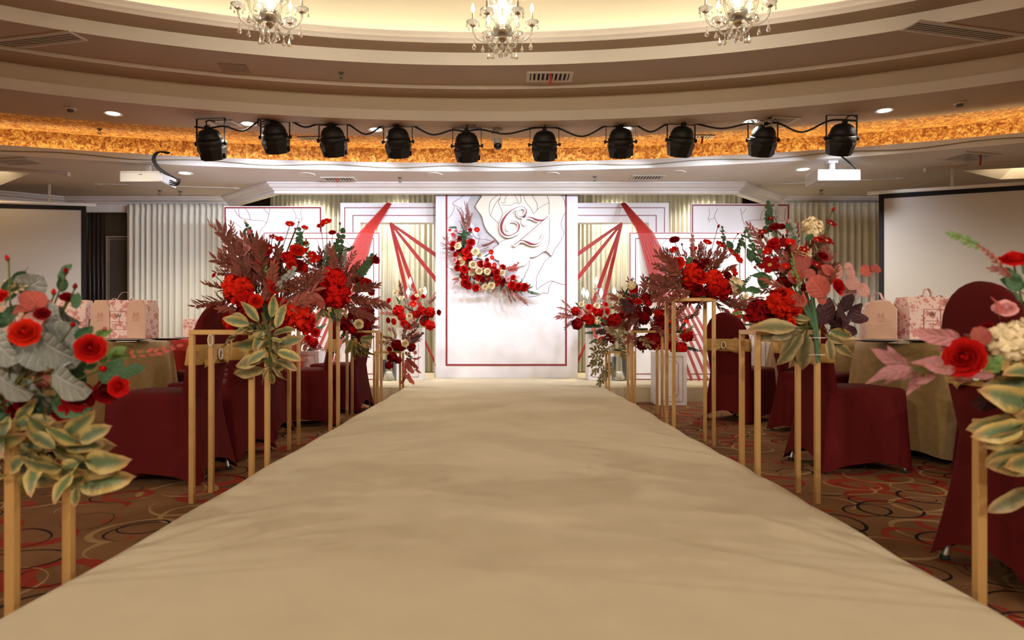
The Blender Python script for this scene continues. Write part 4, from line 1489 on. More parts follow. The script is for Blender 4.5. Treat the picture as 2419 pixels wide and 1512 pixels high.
# ================================================================== chairs
def back_w(z):
    if z < 0.46: return 0.205
    if z < 0.70: return 0.205 + 0.018 * (z - 0.46) / 0.24
    u = min(1.0, (z - 0.70) / 0.292)
    return 0.223 * max(0.0, 1 - u ** 2.3) ** 0.5
def back_y(z):
    return -0.215 - 0.10 * max(0, z - 0.46) / 0.53
def back_loop(z, grow=0.0, n=28):
    w_ = back_w(z) + grow
    u = max(0.0, (z - 0.88) / 0.112)
    th = 0.034 * max(0.05, 1 - u ** 2) ** 0.5 + grow
    out = []
    for k in range(n):
        a = 2 * PI * k / n
        c, s = math.cos(a), math.sin(a)
        x = w_ * math.copysign(abs(c) ** 0.55, c)
        y = th * math.copysign(abs(s) ** 0.7, s)
        out.append(Vector((x, back_y(z) + y + 0.10 * (x * x) , z)))
    return out

def skirt_loop(t, n=72):
    """t=0 at seat edge, 1 at the hem"""
    out = []
    for k in range(n):
        a = 2 * PI * k / n + PI / 4
        c, s = math.cos(a), math.sin(a)
        hx = 0.212 + 0.045 * t ** 1.3
        hf, hb = 0.235 + 0.012 * t, 0.248 + 0.085 * t ** 1.4
        x = hx * math.copysign(min(1.0, abs(c) ** 0.28 * 1.02), c)
        y = (hf if s > 0 else hb) * math.copysign(min(1.0, abs(s) ** 0.28 * 1.02), s)
        corner = (abs(math.sin(2 * a))) ** 1.2          # 1 at corners, 0 mid side
        # cloth is pulled tight between the feet: sides hollow inwards and the hem arches
        x *= 1 - 0.07 * t * (1 - corner) * (1 if abs(c) > abs(s) else 0)
        y *= 1 - 0.10 * t * (1 - corner) * (1 if abs(s) > abs(c) else 0)
        zh = 0.012 + (0.055 if s > -0.7 else 0.10) * (1 - corner ** 0.55)
        z = 0.462 + (zh - 0.462) * t
        out.append(Vector((x, y, z)))
    return out

def make_chair():
    t_ = bpy.data.objects.new('banquet_chair', None)
    COL.objects.link(t_)
    mb = MB()
    zs = [0.36, 0.46, 0.54, 0.62, 0.70, 0.77, 0.83, 0.88, 0.92, 0.95, 0.972, 0.985, 0.9915]
    mb.loft([back_loop(z) for z in zs], capa=True, capb=True)
    mb.build('back_cover', M['chair'], t_, True)
    mb = MB()
    rows = [skirt_loop(q) for q in (1.0, 0.85, 0.65, 0.45, 0.25, 0.1, 0.03)]
    base = skirt_loop(0)
    rows.append([Vector((p.x * 0.985, p.y * 0.985, 0.474)) for p in base])
    rows.append([Vector((p.x * 0.93, p.y * 0.93, 0.486)) for p in base])
    rows.append([Vector((p.x * 0.6, p.y * 0.6, 0.495)) for p in base])
    rows.append([Vector((p.x * 0.1, p.y * 0.1, 0.498)) for p in base])
    mb.loft(rows, capb=True)
    mb.build('seat_cover', M['chair'], t_, True)
    for sx in (-1, 1):
        for sy in (-1, 1):
            mb = MB()
            y0, y1 = (0.205, 0.19) if sy > 0 else (-0.272, -0.24)
            mb.tube([(sx * 0.212, y0, 0.0), (sx * 0.212, y0, 0.012), (sx * 0.195, y1, 0.22)], [0.014, 0.012, 0.011], 8)
            lg = mb.build('leg', M['steel'], t_, True)
            MB().lathe([(0.017, 0), (0.017, 0.014), (0.012, 0.018)], 10).build('foot_cap', M['rubber'], lg, True, Matrix.Translation((sx * 0.212, y0, 0)))
    mb = MB()
    def sashrow(z, g):
        return back_loop(z, g)
    mb.loft([sashrow(0.640, 0.003), sashrow(0.645, 0.008), sashrow(0.68, 0.007), sashrow(0.715, 0.009), sashrow(0.745, 0.008), sashrow(0.752, 0.003)])
    sa = mb.build('sash', M['sash'], t_, True)
    # bow on the rear face
    yb = back_y(0.695) - 0.046
    for s in (-1, 1):
        mb = MB()
        rows = []
        for i in range(7):
            u = i / 6
            x = s * (0.012 + 0.118 * u)
            hgt = 0.018 + 0.056 * u ** 0.8
            row = []
            for j in range(9):
                v = j / 8 * 2 - 1
                row.append(Vector((x + s * 0.012 * (1 - v * v) * u, yb - 0.022 * math.sin(PI * u) - 0.006 * math.cos(v * 9) * u + 0.012 * u * u, 0.695 + hgt * v)))
            rows.append(row)
        mb.loft(rows, closed=False)
        w_ = mb.build('bow_loop', M['sash'], sa, True)
        sm = w_.modifiers.new('cloth', 'SOLIDIFY'); sm.thickness = 0.004
    mb = MB()
    for i in range(20):
        pass
    mb.tube([(0.022 * math.cos(a * PI / 8), yb - 0.016, 0.695 + 0.03 * math.sin(a * PI / 8)) for a in range(17)], 0.0045, 6)
    mb.build('bow_ring', M['porcelain'], sa, True)
    return t_

chair0 = make_chair()
_first = [True]
def chair(x, y, face, label, group=None, s=1.0):
    """face: direction the sitter looks, degrees, 0 = +X, 90 = +Y"""
    c_ = chair0 if _first[0] else copy_tree(chair0)
    _first[0] = False
    c_.location = (x, y, 0)
    c_.rotation_euler = (0, 0, math.radians(face - 90))
    c_.scale = (s, s, s)
    tag(c_, label, 'chair', group)
    return c_
GC = 'burgundy covered chairs along the runway'
chair(-1.93, 3.88, 178, 'burgundy covered chair with gold sash behind the gold stand whose bar shows a hanging ring', GC)
chair(-1.93, 4.56, 170, 'burgundy covered chair next along the aisle, half hidden by the tallest gold stand', GC)
chair(-2.02, 5.32, 180, 'burgundy covered chair under the trailing variegated leaves on the panelled side', GC)
chair(-1.80, 6.05, 196, 'burgundy chair with a spread gold bow beside the red clothed table', GC)
chair(-1.72, 7.06, 172, 'burgundy chair at the end of the aisle row nearest the wood side low panel', GC)
chair(-2.53, 5.88, 222, 'burgundy chair with flat gold sash across the box table, facing it', 'burgundy chairs drawn up to the tables')
chair(-2.92, 3.36, 95, 'burgundy chair drawn up to the box table near the low gold stand', 'burgundy chairs drawn up to the tables')
chair(-3.86, 7.30, 345, 'burgundy chair behind the red clothed table', 'burgundy chairs drawn up to the tables')
chair(-3.66, 6.24, 275, 'burgundy chair at the far side of the box table', 'burgundy chairs drawn up to the tables')
chair(1.88, 2.28, 4, 'burgundy chair with egg shaped back beside the low gold stand on the screen side', GC)
chair(2.12, 4.18, 4, 'burgundy covered chair at the gold clothed table behind the stand with zip ties', GC)
chair(2.22, 6.36, 40, 'burgundy covered chair with gold bow turned to face the far gold clothed table', GC)
chair(2.80, 3.72, 78, 'burgundy chair tucked at the gold clothed table near the gift boxes', 'burgundy chairs drawn up to the tables')
chair(2.56, 5.60, -48, 'burgundy chair with flat gold sash behind the table of gift boxes', 'burgundy chairs drawn up to the tables')


# ================================================================== tables
def table(x, y, r, label, clabel, m, hem, seed):
    t_ = thing('banquet_table', label, 'table', (x, y, 0))
    MB().lathe([(r - 0.01, 0.72), (r, 0.725), (r, 0.742), (r - 0.01, 0.745)], 48).build('tabletop', M['timber'], t_)
    MB().lathe([(0.05, 0.03), (0.04, 0.06), (0.035, 0.72)], 16).build('pedestal_column', M['steel'], t_, True)
    mb = MB()
    for k in range(4):
        a = k * PI / 2 + 0.4
        mb.bar((0, 0, 0.03), (0.42 * math.cos(a), 0.42 * math.sin(a), 0.02), 0.05, 0.03)
    mb.build('base_feet', M['steel'], t_)
    rnd = random.Random(seed)
    nf = rnd.choice((15, 16, 17))
    n = 240
    ph = [rnd.uniform(-0.5, 0.5) for _ in range(nf + 1)]
    am = [rnd.uniform(0.6, 1.3) for _ in range(nf + 1)]
    rows = []
    for (q, rr, z, fold) in ((0, 0.02, 0.7505, 0), (0, r * 0.6, 0.7505, 0), (0, r * 0.98, 0.7505, 0), (0.02, r + 0.012, 0.742, 0), (0.12, r + 0.018, 0.68, 0.12), (0.35, r + 0.03, 0.53, 0.45), (0.65, r + 0.045, 0.32, 0.8), (1.0, r + 0.06, hem, 1.0)):
        row = []
        for k in range(n):
            a = 2 * PI * k / n
            f = a / (2 * PI) * nf
            i = int(f) % nf
            w_ = math.sin(2 * PI * f + ph[i] * 0.0) * am[i] * (1 - abs(2 * (f % 1) - 1) * 0.0)
            rad = rr + fold * 0.045 * w_ if fold else rr
            zz = z + (0.012 * math.sin(a * 9 + 1) if q == 1.0 else 0)
            row.append(Vector((rad * math.cos(a), rad * math.sin(a), zz)))
        rows.append(row)
    mb = MB()
    mb.loft(rows, capa=True)
    c_ = mb.build('tablecloth', m, None, True)
    c_.location = (x, y, 0)
    tag(c_, clabel, 'tablecloth')
TL, TR, TR2, TRED = (-3.42, 5.12), (3.36, 4.76), (3.52, 6.75), (-2.80, 6.93)
table(*TL, 0.82, 'round banquet table under gold cloth on the panelled side', 'gold brocade cloth on the round table on the panelled side', M['cloth'], 0.05, 1)
table(*TR, 0.80, 'round banquet table under gold cloth carrying the gift box with the letter W', 'gold brocade cloth under the pale gift boxes before the screen', M['cloth'], 0.05, 2)
table(*TR2, 0.82, 'round banquet table under gold cloth beyond the chair with a bow', 'gold brocade cloth on the table beyond the bow chair', M['cloth'], 0.06, 3)
table(*TRED, 0.68, 'round banquet table under the plain red cloth', 'plain red cloth on the table below the low panel', M['cloth_red'], 0.06, 4)

# ================================================================== gift boxes and table ware
def glyph(mb, cx, cz, s, y):
    """double emblem of paired squares, as on the card ends"""
    for sx in (-1, 1):
        x = cx + sx * 0.55 * s
        w_ = 0.09 * s
        for dz in (0.95, 0.55):
            mb.box((x - 0.42 * s, y - 0.0012, cz + dz * s - w_), (x + 0.42 * s, y, cz + dz * s))
        mb.box((x - w_ / 2, y - 0.0012, cz + 0.4 * s), (x + w_ / 2, y, cz + 1.15 * s))
        for dz in (0.35, -0.15):
            mb.box((x - 0.38 * s, y - 0.0012, cz + dz * s - w_), (x + 0.38 * s, y, cz + dz * s))
        for dx in (-0.33, 0.33):
            mb.box((x + dx * s - w_ / 2, y - 0.0012, cz - 0.2 * s), (x + dx * s + w_ / 2, y, cz + 0.32 * s))
    for k, ww in enumerate((1.5, 0.9, 1.2)):
        z = cz - (0.55 + 0.5 * k) * s
        mb.box((cx - ww * s, y - 0.0012, z - 0.10 * s), (cx + ww * s, y, z))

def text_obj(body, size, parent, Mx, m, name):
    cu = bpy.data.curves.new(name, 'FONT')
    cu.body = body
    cu.size = size
    cu.align_x, cu.align_y = 'CENTER', 'CENTER'
    cu.extrude = 0.0006
    cu.materials.append(m)
    o_ = bpy.data.objects.new(name, cu)
    COL.objects.link(o_)
    bpy.context.view_layer.update()
    me = bpy.data.meshes.new_from_object(o_.evaluated_get(bpy.context.evaluated_depsgraph_get()))
    bpy.data.objects.remove(o_)
    if not me.materials:
        me.materials.append(m)
    return link(name, me, parent, Mx)

def gift_box(x, y, z, rz, label, wd=0.27, dp=0.15, ht=0.25, handle=True, front_w=True, end_panels=True, ends=(-1, 1), cx0=0.0):
    t_ = thing('gift_box', label, 'gift box', (x, y, z), rz, 'blossom print gift boxes on the tables')
    hx, hy = wd / 2, dp / 2
    sh = ht * 0.78
    # house-shaped carton: end walls are pentagons
    mb = MB()
    pent = [(-hy, 0), (hy, 0), (hy, sh), (hy * 0.55, ht), (-hy * 0.55, ht), (-hy, sh)]
    vs = [Vector((sx * hx, p, q)) for sx in (-1, 1) for p, q in pent]
    mb.add(vs, [(0, 1, 2, 3, 4, 5)[::1], (11, 10, 9, 8, 7, 6)] + [(i, i + 6, (i + 1) % 6 + 6, (i + 1) % 6) for i in range(6)])
    b_ = fix_normals(mb.build('carton', M['print'], t_))
    bevel(b_, 0.002)
    ehw = hx * 0.34
    if end_panels:                       # blush card panels wrapped over the ends of the front
        for sx in ends:
            mb = MB()
            cx = sx * (hx - ehw)
            mb.prism([(cx - ehw, 0.002), (cx + ehw, 0.002), (cx + ehw, sh), (cx + ehw * 0.6, ht * 0.985), (cx - ehw * 0.6, ht * 0.985), (cx - ehw, sh)], 0.003)
            e_ = mb.build('card_panel', M['box_beige'], t_, M=Matrix.Translation((0, -hy - 0.004, 0)))
            mb = MB(); glyph(mb, cx, ht * 0.58, ehw * 0.32, 0.0)
            mb.build('emblem', M['box_ink'], e_)
    if front_w:
        y0 = -hy - 0.0045
        mb = MB()
        lw, lh, cz = wd * 0.16, ht * 0.24, ht * 0.47
        t2 = 0.0016
        for lo, hi in (((-lw, cz + lh - t2), (lw, cz + lh)), ((-lw, cz - lh), (lw, cz - lh + t2)), ((-lw, cz - lh), (-lw + t2, cz + lh)), ((lw - t2, cz - lh), (lw, cz + lh))):
            mb.box((cx0 + lo[0], y0, lo[1]), (cx0 + hi[0], y0 + 0.004, hi[1]))
        lf = mb.build('label_frame', M['box_ink'], t_)
        text_obj('W', ht * 0.16, t_, Matrix.Translation((cx0, y0 - 0.0005, cz + lh * 0.45)) @ Matrix.Rotation(PI / 2, 4, 'X'), M['box_ink_dark'], 'letter_w')
        mb = MB()
        for k, ww in enumerate((0.75, 0.5)):
            mb.box((cx0 - lw * ww, y0, cz - lh * (0.15 + 0.3 * k) - 0.002), (cx0 + lw * ww, y0 + 0.003, cz - lh * (0.15 + 0.3 * k)))
        mb.build('caption_line', M['box_ink'], t_)
    if handle:
        mb = MB()
        secs = []
        for k in range(13):
            u = k / 12 * PI
            p = Vector((0.055 * math.cos(u) + 0.006 * math.sin(3 * u), 0, ht - 0.004 + 0.062 * math.sin(u)))
            secs.append([p + Vector((0, -0.009, 0)), p + Vector((0, 0.009, 0)), p + Vector((0, 0.009, 0)) * 1.0 + Vector((0.0015 * math.cos(u), 0, 0.0015)), p + Vector((0, -0.009, 0)) + Vector((0.0015 * math.cos(u), 0, 0.0015))])
        mb.loft(secs, capa=True, capb=True)
        mb.build('ribbon_handle', M['box_ribbon'], t_, True, Matrix.Rotation(0.5, 4, 'Z'))
        for s in (-1, 1):
            mb = MB()
            secs = []
            for k in range(7):
                u = k / 6
                p = Vector((s * (0.05 + 0.045 * u), -0.02 - 0.02 * u, ht - 0.002 + 0.02 * math.sin(PI * u) - 0.03 * u * u))
                secs.append([p + Vector((0, -0.01, 0)), p + Vector((0, 0.01, 0)), p + Vector((0, 0.01, 0.0015)), p + Vector((0, -0.01, 0.0015))])
            mb.loft(secs, capa=True, capb=True)
            mb.build('ribbon_tail', M['box_ribbon'], t_, True)
    return t_

ZT = 0.7515
def on_table(px, d):
    return (X(px, d), d, ZT)
PLT = 0.020
x_, y_, _ = on_table(297, 4.95)
gift_box(x_, y_, ZT + PLT, -0.06, 'blossom print gift box with blush end panels on the gold table, panelled side', 0.40, 0.17, 0.275)
x_, y_, _ = on_table(165, 5.05)
gift_box(x_, y_, ZT + PLT, 0.25, 'blossom print gift box half hidden behind the rose buds, panelled side', 0.27, 0.2, 0.28, end_panels=False, front_w=False)
x_, y_, _ = on_table(55, 5.35)
gift_box(x_, y_, ZT, -0.15, 'blossom print gift box farthest along the panelled side table', 0.27, 0.17, 0.27)
x_, y_, _ = on_table(2073, 4.55)
gift_box(x_, y_, ZT + PLT, 1.2, 'narrow end of a blush gift box with ribbon bow beside the W box', 0.27, 0.19, 0.25, front_w=False, end_panels=False)
x_, y_, _ = on_table(2190, 4.50)
gift_box(x_, y_, ZT + PLT, 0.10, 'gift box marked with a letter W and blossoms, pink ribbon handle', 0.37, 0.17, 0.275, ends=(1,), cx0=-0.03)
x_, y_, _ = on_table(2280, 5.05)
gift_box(x_, y_, ZT, 0.0, 'blossom gift box behind the wine glasses next to the egg backed chair', 0.27, 0.16, 0.25)
x_, y_, _ = on_table(2410, 4.95)
gift_box(x_, y_, ZT, -0.2, 'blossom gift box with white gable showing behind the egg backed chair', 0.27, 0.17, 0.30, end_panels=False, front_w=False)
gift_box(X(452, 6.65), 6.65, ZT, 0.1, 'small blossom print bag on the red clothed table', 0.13, 0.09, 0.19, handle=False, front_w=False, end_panels=False)
# blush end of the narrow box, with its emblem, facing the aisle
bx = [o_ for o_ in bpy.data.objects if o_.get('label', '').startswith('narrow end of a blush')][0]
mb = MB()
hy, ht = 0.19 / 2 * 0.94, 0.25
mb.prism([(-hy, 0.002), (hy, 0.002), (hy, ht * 0.78), (hy * 0.55, ht * 0.985), (-hy * 0.55, ht * 0.985), (-hy, ht * 0.78)], 0.003)
e_ = mb.build('card_panel', M['box_beige'], bx, M=Matrix.Translation((-0.27 / 2 - 0.004, 0, 0)) @ Matrix.Rotation(-PI / 2, 4, 'Z'))
mb = MB(); glyph(mb, 0, ht * 0.58, 0.02, 0.0)
mb.build('emblem', M['box_ink'], e_)

def plate(x, y, label, m, r=0.13):
    t_ = thing('dinner_plate', label, 'plate', (x, y, ZT))
    MB().lathe([(r * 0.55, 0), (r * 0.6, 0.003), (r, 0.013), (r, 0.016), (r * 0.62, 0.008), (0.001, 0.007)], 32).build('plate_body', m, t_, True)
    MB().lathe([(r * 1.002, 0.013), (r * 1.01, 0.015), (r * 1.002, 0.0165), (r * 0.985, 0.0155)], 32).build('rim', M['porcelain'], t_, True)
for px, d, lb in ((297, 4.86, 'dark charger plate under the blush panelled gift box'), (165, 5.0, 'dark charger plate under the half hidden gift box on the panelled side'), (2073, 4.5, 'dark charger plate under the narrow blush gift box'), (2190, 4.45, 'dark charger plate under the gift box lettered W'), (395, 5.5, 'dark charger plate on the gold table by the flat sash chair')):
    plate(X(px, d), d, lb, M['plate'], 0.15)
for px, d, lb in ((445, 6.55, 'stacked dark plate on the red clothed table beside the small bag'), (2300, 4.6, 'dark plate with pink napkin by the egg backed chair')):
    plate(X(px, d), d, lb, M['plate'], 0.14)

def wine_glass(px, d, label):
    t_ = thing('wine_glass', label, 'wine glass', (X(px, d), d, ZT), group='wine glasses on the tables')
    MB().lathe([(0.032, 0), (0.033, 0.003), (0.006, 0.006), (0.0045, 0.06), (0.008, 0.072)], 18).build('stem', M['glass'], t_, True)
    MB().lathe([(0.008, 0.072), (0.028, 0.085), (0.036, 0.11), (0.034, 0.14), (0.030, 0.158), (0.029, 0.158), (0.033, 0.14), (0.035, 0.11), (0.027, 0.087)], 18).build('bowl', M['glass'], t_, True)
wine_glass(2262, 4.62, 'stemmed wine glass beside the gift box lettered W')
wine_glass(2275, 4.85, 'stemmed wine glass near the hidden blossom box and egg backed chair')
wine_glass(222, 4.95, 'stemmed wine glass beside the blush panelled gift box')
wine_glass(214, 5.15, 'stemmed wine glass between the two panelled side gift boxes')
mb = MB()
mb.box((-0.05, -0.03, 0), (0.05, 0.03, 0.0025), M=Matrix.Rotation(0.4, 4, 'Z'))
o_ = mb.build('place_card', M['paper']); o_.location = (X(2128, 4.12), 4.14, ZT)
tag(o_, 'white folded place card lying at the table edge below the W box', 'card')
mb = MB()
mb.box((-0.05, -0.035, 0.0), (0.06, 0.03, 0.004), M=Matrix.Rotation(-0.2, 4, 'Z'))
o_ = mb.build('place_card', M['paper']); o_.location = (X(290, 4.62), 4.66, ZT)
tag(o_, 'white card lying at the table edge below the blush panelled box', 'card')


# ================================================================== gold stands
def stand(xi, s, d0, h, label, depth=0.24, width=0.31):
    """xi: inner edge, s: side sign, d0: near edge"""
    x0, x1 = (xi, xi + s * width)
    cx, cy = (x0 + x1) / 2, d0 + depth / 2
    t_ = thing('gold_flower_stand', label, 'flower stand', (cx, cy, 0), group='gold flower stands along the runway')
    t2 = 0.024
    hw, hd = width / 2 - t2 / 2, depth / 2 - t2 / 2
    for a in (-1, 1):
        for b in (-1, 1):
            bevel(MB().box((a * hw - t2 / 2, b * hd - t2 / 2, 0), (a * hw + t2 / 2, b * hd + t2 / 2, h - t2)).build('leg', M['gold'], t_), 0.002)
    for b in (-1, 1):
        bevel(MB().box((-hw - t2 / 2, b * hd - t2 / 2, h - t2), (hw + t2 / 2, b * hd + t2 / 2, h)).build('top_bar', M['gold'], t_), 0.002)
        bevel(MB().box((b * hw - t2 / 2, -hd + t2 / 2, h - t2), (b * hw + t2 / 2, hd - t2 / 2, h)).build('top_bar', M['gold'], t_), 0.002)
    return (cx, cy, h), t_
SIDE = {-1: 'panelled side', 1: 'screen side'}
STAND = {}
desc = {1: 'low gold frame stand nearest the runway mouth, ', 2: 'waist high gold frame stand second along the runway, ', 3: 'tallest gold frame stand, third along the runway, ', 4: 'waist high gold frame stand fourth along the runway, ', 5: 'low gold frame stand against the stage front, '}
for s in (-1, 1):
    for k, (d0, h, xi) in enumerate(((1.655, 0.605, 1.19), (3.26, 0.832, 1.20), (4.72, 1.06, 1.195), (6.48, 0.828, 1.20), (7.52, 0.598, 1.14)), 1):
        if s > 0 and k == 1: d0 = 1.50
        if s > 0 and k == 3: d0 = 4.86
        STAND[(s, k)], t_ = stand(s * xi, s, d0, h, desc[k] + SIDE[s])
        if (s, k) == (-1, 2):
            mb = MB(); mb.tube([(0.012 * math.cos(a * PI / 10), 0, 0.026 * math.sin(a * PI / 10)) for a in range(21)], 0.002, 6)
            mb.build('hanging_ring', M['porcelain'], t_, True, Matrix.Translation((-0.05, -0.12, 0.832 - 0.05)))


# ================================================================== pedestals, vases, candelabra
def pedestal(x, y, z, w_, h, label):
    t_ = thing('white_pedestal', label, 'pedestal', (x, y, z))
    bevel(MB().box((-w_ / 2, -w_ / 2, 0), (w_ / 2, w_ / 2, h)).build('column', M['board'], t_), 0.003)
    yy = -w_ / 2
    def fr(i, t2, cut):
        a, b0, b1_ = w_ / 2 - i, i, h - i
        pts = [(-a + cut, b0), (a - cut, b0), (a - cut, b0 + cut), (a, b0 + cut), (a, b1_ - cut), (a - cut, b1_ - cut), (a - cut, b1_), (-a + cut, b1_), (-a + cut, b1_ - cut), (-a, b1_ - cut), (-a, b0 + cut), (-a + cut, b0 + cut)] if cut else [(-a, b0), (a, b0), (a, b1_), (-a, b1_)]
        pts.append(pts[0])
        mb = MB()
        for p, q in zip(pts[:-1], pts[1:]):
            mb.bar((p[0], yy - 0.0008, p[1]), (q[0], yy - 0.0008, q[1]), t2, t2)
        mb.build('inlay_line', M['redline'], t_)
    fr(0.045, 0.0035, 0)
    fr(0.095, 0.003, 0.022)
    return (x, y, z + h)
PED = {}
PED['L'] = pedestal(X(971, 8.72), 8.72, SZ, 0.32, 0.66, 'white pedestal on stage carrying a candelabra, on the wood panelling side')
PED['R'] = pedestal(X(1416, 8.72), 8.72, SZ, 0.32, 0.66, 'white pedestal on stage carrying the five bulb candelabra')
PED['RF'] = pedestal(X(1578, 7.70), 7.68, 0, 0.33, 0.585, 'white floor pedestal with red inlay frames standing before the stage front')
PED['RB'] = pedestal(X(1776, 7.66), 7.68, 0, 0.30, 0.88, 'taller white floor pedestal behind the chair with a bow')
PED['LB'] = pedestal(X(733, 7.70), 7.70, 0, 0.0 + 0.26, 0.60, 'white floor pedestal with red flowers beyond the red clothed table')

def vase(px, d, label, r=0.095, h=0.26):
    t_ = thing('glass_vase', label, 'vase', (X(px, d), d, SZ))
    MB().lathe([(r, 0), (r, h), (r - 0.004, h), (r - 0.004, 0.012), (0.001, 0.012)], 28).build('cylinder', M['glass'], t_, True)
    MB().lathe([(r * 0.35, 0.014), (r * 0.45, 0.10), (r * 0.42, 0.11), (r * 0.30, 0.02)], 16).build('inner_cup', M['porcelain'], t_, True)
vase(919, 8.55, 'clear glass cylinder vase on stage behind the low stand, panelled side')
vase(1462, 8.55, 'clear glass cylinder vase on stage behind the low stand, screen side', 0.10, 0.30)

def candelabra(base, bulbs, label):
    bx_, by_, bz_ = base
    t_ = thing('crystal_candelabra', label, 'candelabra', base)
    MB().lathe([(0.09, 0), (0.09, 0.012), (0.03, 0.03), (0.018, 0.06), (0.03, 0.10), (0.014, 0.14), (0.014, 0.30), (0.035, 0.33), (0.045, 0.36), (0.03, 0.38), (0.04, 0.41), (0.05, 0.425), (0.012, 0.43), (0.012, 0.44)], 16).build('column', M['crystal'], t_, True)
    for (px, py, dd) in bulbs:
        p = P(px, py, by_ + dd) - Vector(base)
        r = math.hypot(p.x, p.y)
        if r > 0.04:
            mb = MB()
            mb.tube(smooth_poly([(0, 0, 0.30), (p.x * 0.5, p.y * 0.5, 0.24), (p.x * 0.95, p.y * 0.95, 0.27), (p.x, p.y, p.z - 0.10)], 4), 0.007, 6)
            mb.build('arm', M['crystal'], t_, True)
        T = Matrix.Translation(p)
        MB().lathe([(0.01, -0.105), (0.045, -0.09), (0.048, -0.082), (0.01, -0.095)], 16).build('bobeche', M['crystal'], t_, True, T)
        MB().lathe([(0.011, -0.10), (0.011, -0.028), (0.008, -0.026)], 10).build('candle_sleeve', M['steel'], t_, True, T)
        MB().lathe([(0.009, -0.028), (0.022, -0.008), (0.024, 0.008), (0.016, 0.034), (0.006, 0.056), (0.001, 0.068)], 12).build('flame_bulb', M['bulb_white'], t_, True, T)
        for j in range(4):
            a = j * PI / 2
            link('crystal_drop', drop(0.04, 0.009), t_, T @ Matrix.Translation((0.045 * math.cos(a), 0.045 * math.sin(a), -0.10)))
candelabra(PED['L'], ((969, 667, 0.0), (964, 692, -0.16), (1004, 690, 0.10)), 'crystal candelabra with three white flame bulbs on the stage pedestal')
candelabra(PED['R'], ((1409, 666, 0.0), (1378, 692, 0.12), (1387, 697, -0.13), (1420, 693, -0.16), (1451, 690, 0.10)), 'crystal candelabra with five white flame bulbs on the stage pedestal')


# ================================================================== flowers
RF = random.Random(11)

def petal(mb, az, layer, mi=0, nu=4, nv=4, ruffle=0.0, jit=0.0):
    """curved petal wrapped round the flower axis; layer = (r0, length, theta0, theta1, half angle)"""
    r0, ln, th0, th1, ha = layer
    vs, fs, uv = [], [], []
    r, z = r0, 0.0
    prev = None
    for j in range(nv + 1):
        v = j / nv
        th = math.radians(th0 + (th1 - th0) * v)
        if j:
            r += math.sin(th) * ln / nv
            z += math.cos(th) * ln / nv
        a = math.radians(ha) * (0.45 + 0.55 * math.sin(PI * min(1, v * 0.62 + 0.12))) * (1 - 0.30 * v ** 5)
        for i in range(nu + 1):
            u = i / nu * 2 - 1
            rr = max(0.02, r) * (1 - 0.06 * u * u)
            zz = z - 0.10 * ln * (u * u) * v
            if ruffle and j == nv:
                zz += ruffle * math.sin(u * 6 + az * 3)
                rr += ruffle * math.cos(u * 7 + az * 5)
            t_ = az + u * a
            vs.append(Vector((rr * math.cos(t_), rr * math.sin(t_), zz)))
            uv.append((u, v))
    for j in range(nv):
        for i in range(nu):
            q = j * (nu + 1) + i
            fs.append((q, q + 1, q + nu + 2, q + nu + 1))
    mb.add(vs, fs, mi, uv)


def flat_petal(mb, az, r0, ln, w_, lift, curl, mi=0, nu=2, nv=3, notch=0.0):
    vs, fs, uv = [], [], []
    c, s = math.cos(az), math.sin(az)
    for j in range(nv + 1):
        v = j / nv
        ww = w_ * math.sin(PI * (0.12 + 0.73 * v)) ** 0.8
        rr = r0 + ln * v
        zz = lift * v + curl * v * v
        for i in range(nu + 1):
            u = i / nu * 2 - 1
            q = rr - (notch * (1 - abs(u)) if j == nv else 0)
            vs.append(Vector((q * c - u * ww * s, q * s + u * ww * c, zz + 0.10 * ww * u * u)))
            uv.append((u, v))
    for j in range(nv):
        for i in range(nu):
            q = j * (nu + 1) + i
            fs.append((q, q + 1, q + nu + 2, q + nu + 1))
    mb.add(vs, fs, mi, uv)


def rose_mesh(name, m, seed):
    rnd = random.Random(seed)
    mb = MB()
    mb.lathe([(0.10, 0.0), (0.15, 0.3), (0.13, 0.62), (0.05, 0.74), (0.005, 0.75)], 8)
    for n, lay in ((3, (0.13, 0.84, 10, -22, 105)), (4, (0.22, 0.82, 10, -4, 82)), (5, (0.30, 0.80, 14, 18, 66)), (5, (0.36, 0.76, 22, 46, 56)), (6, (0.40, 0.76, 36, 80, 46))):
        o0 = rnd.uniform(0, 6)
        for k in range(n):
            l2 = (lay[0], lay[1] * rnd.uniform(0.92, 1.06), lay[2], lay[3] * rnd.uniform(0.85, 1.1), lay[4])
            petal(mb, o0 + k * 2 * PI / n, l2, ruffle=0.03)
    mb.lathe([(0.10, -0.06), (0.38, 0.0), (0.56, 0.14), (0.60, 0.22)], 10)
    mb.lathe([(0.02, -0.18), (0.14, -0.12), (0.20, 0.02), (0.14, 0.06)], 8, mi=1)
    return mb.mesh(name, [m, M['green']], True)


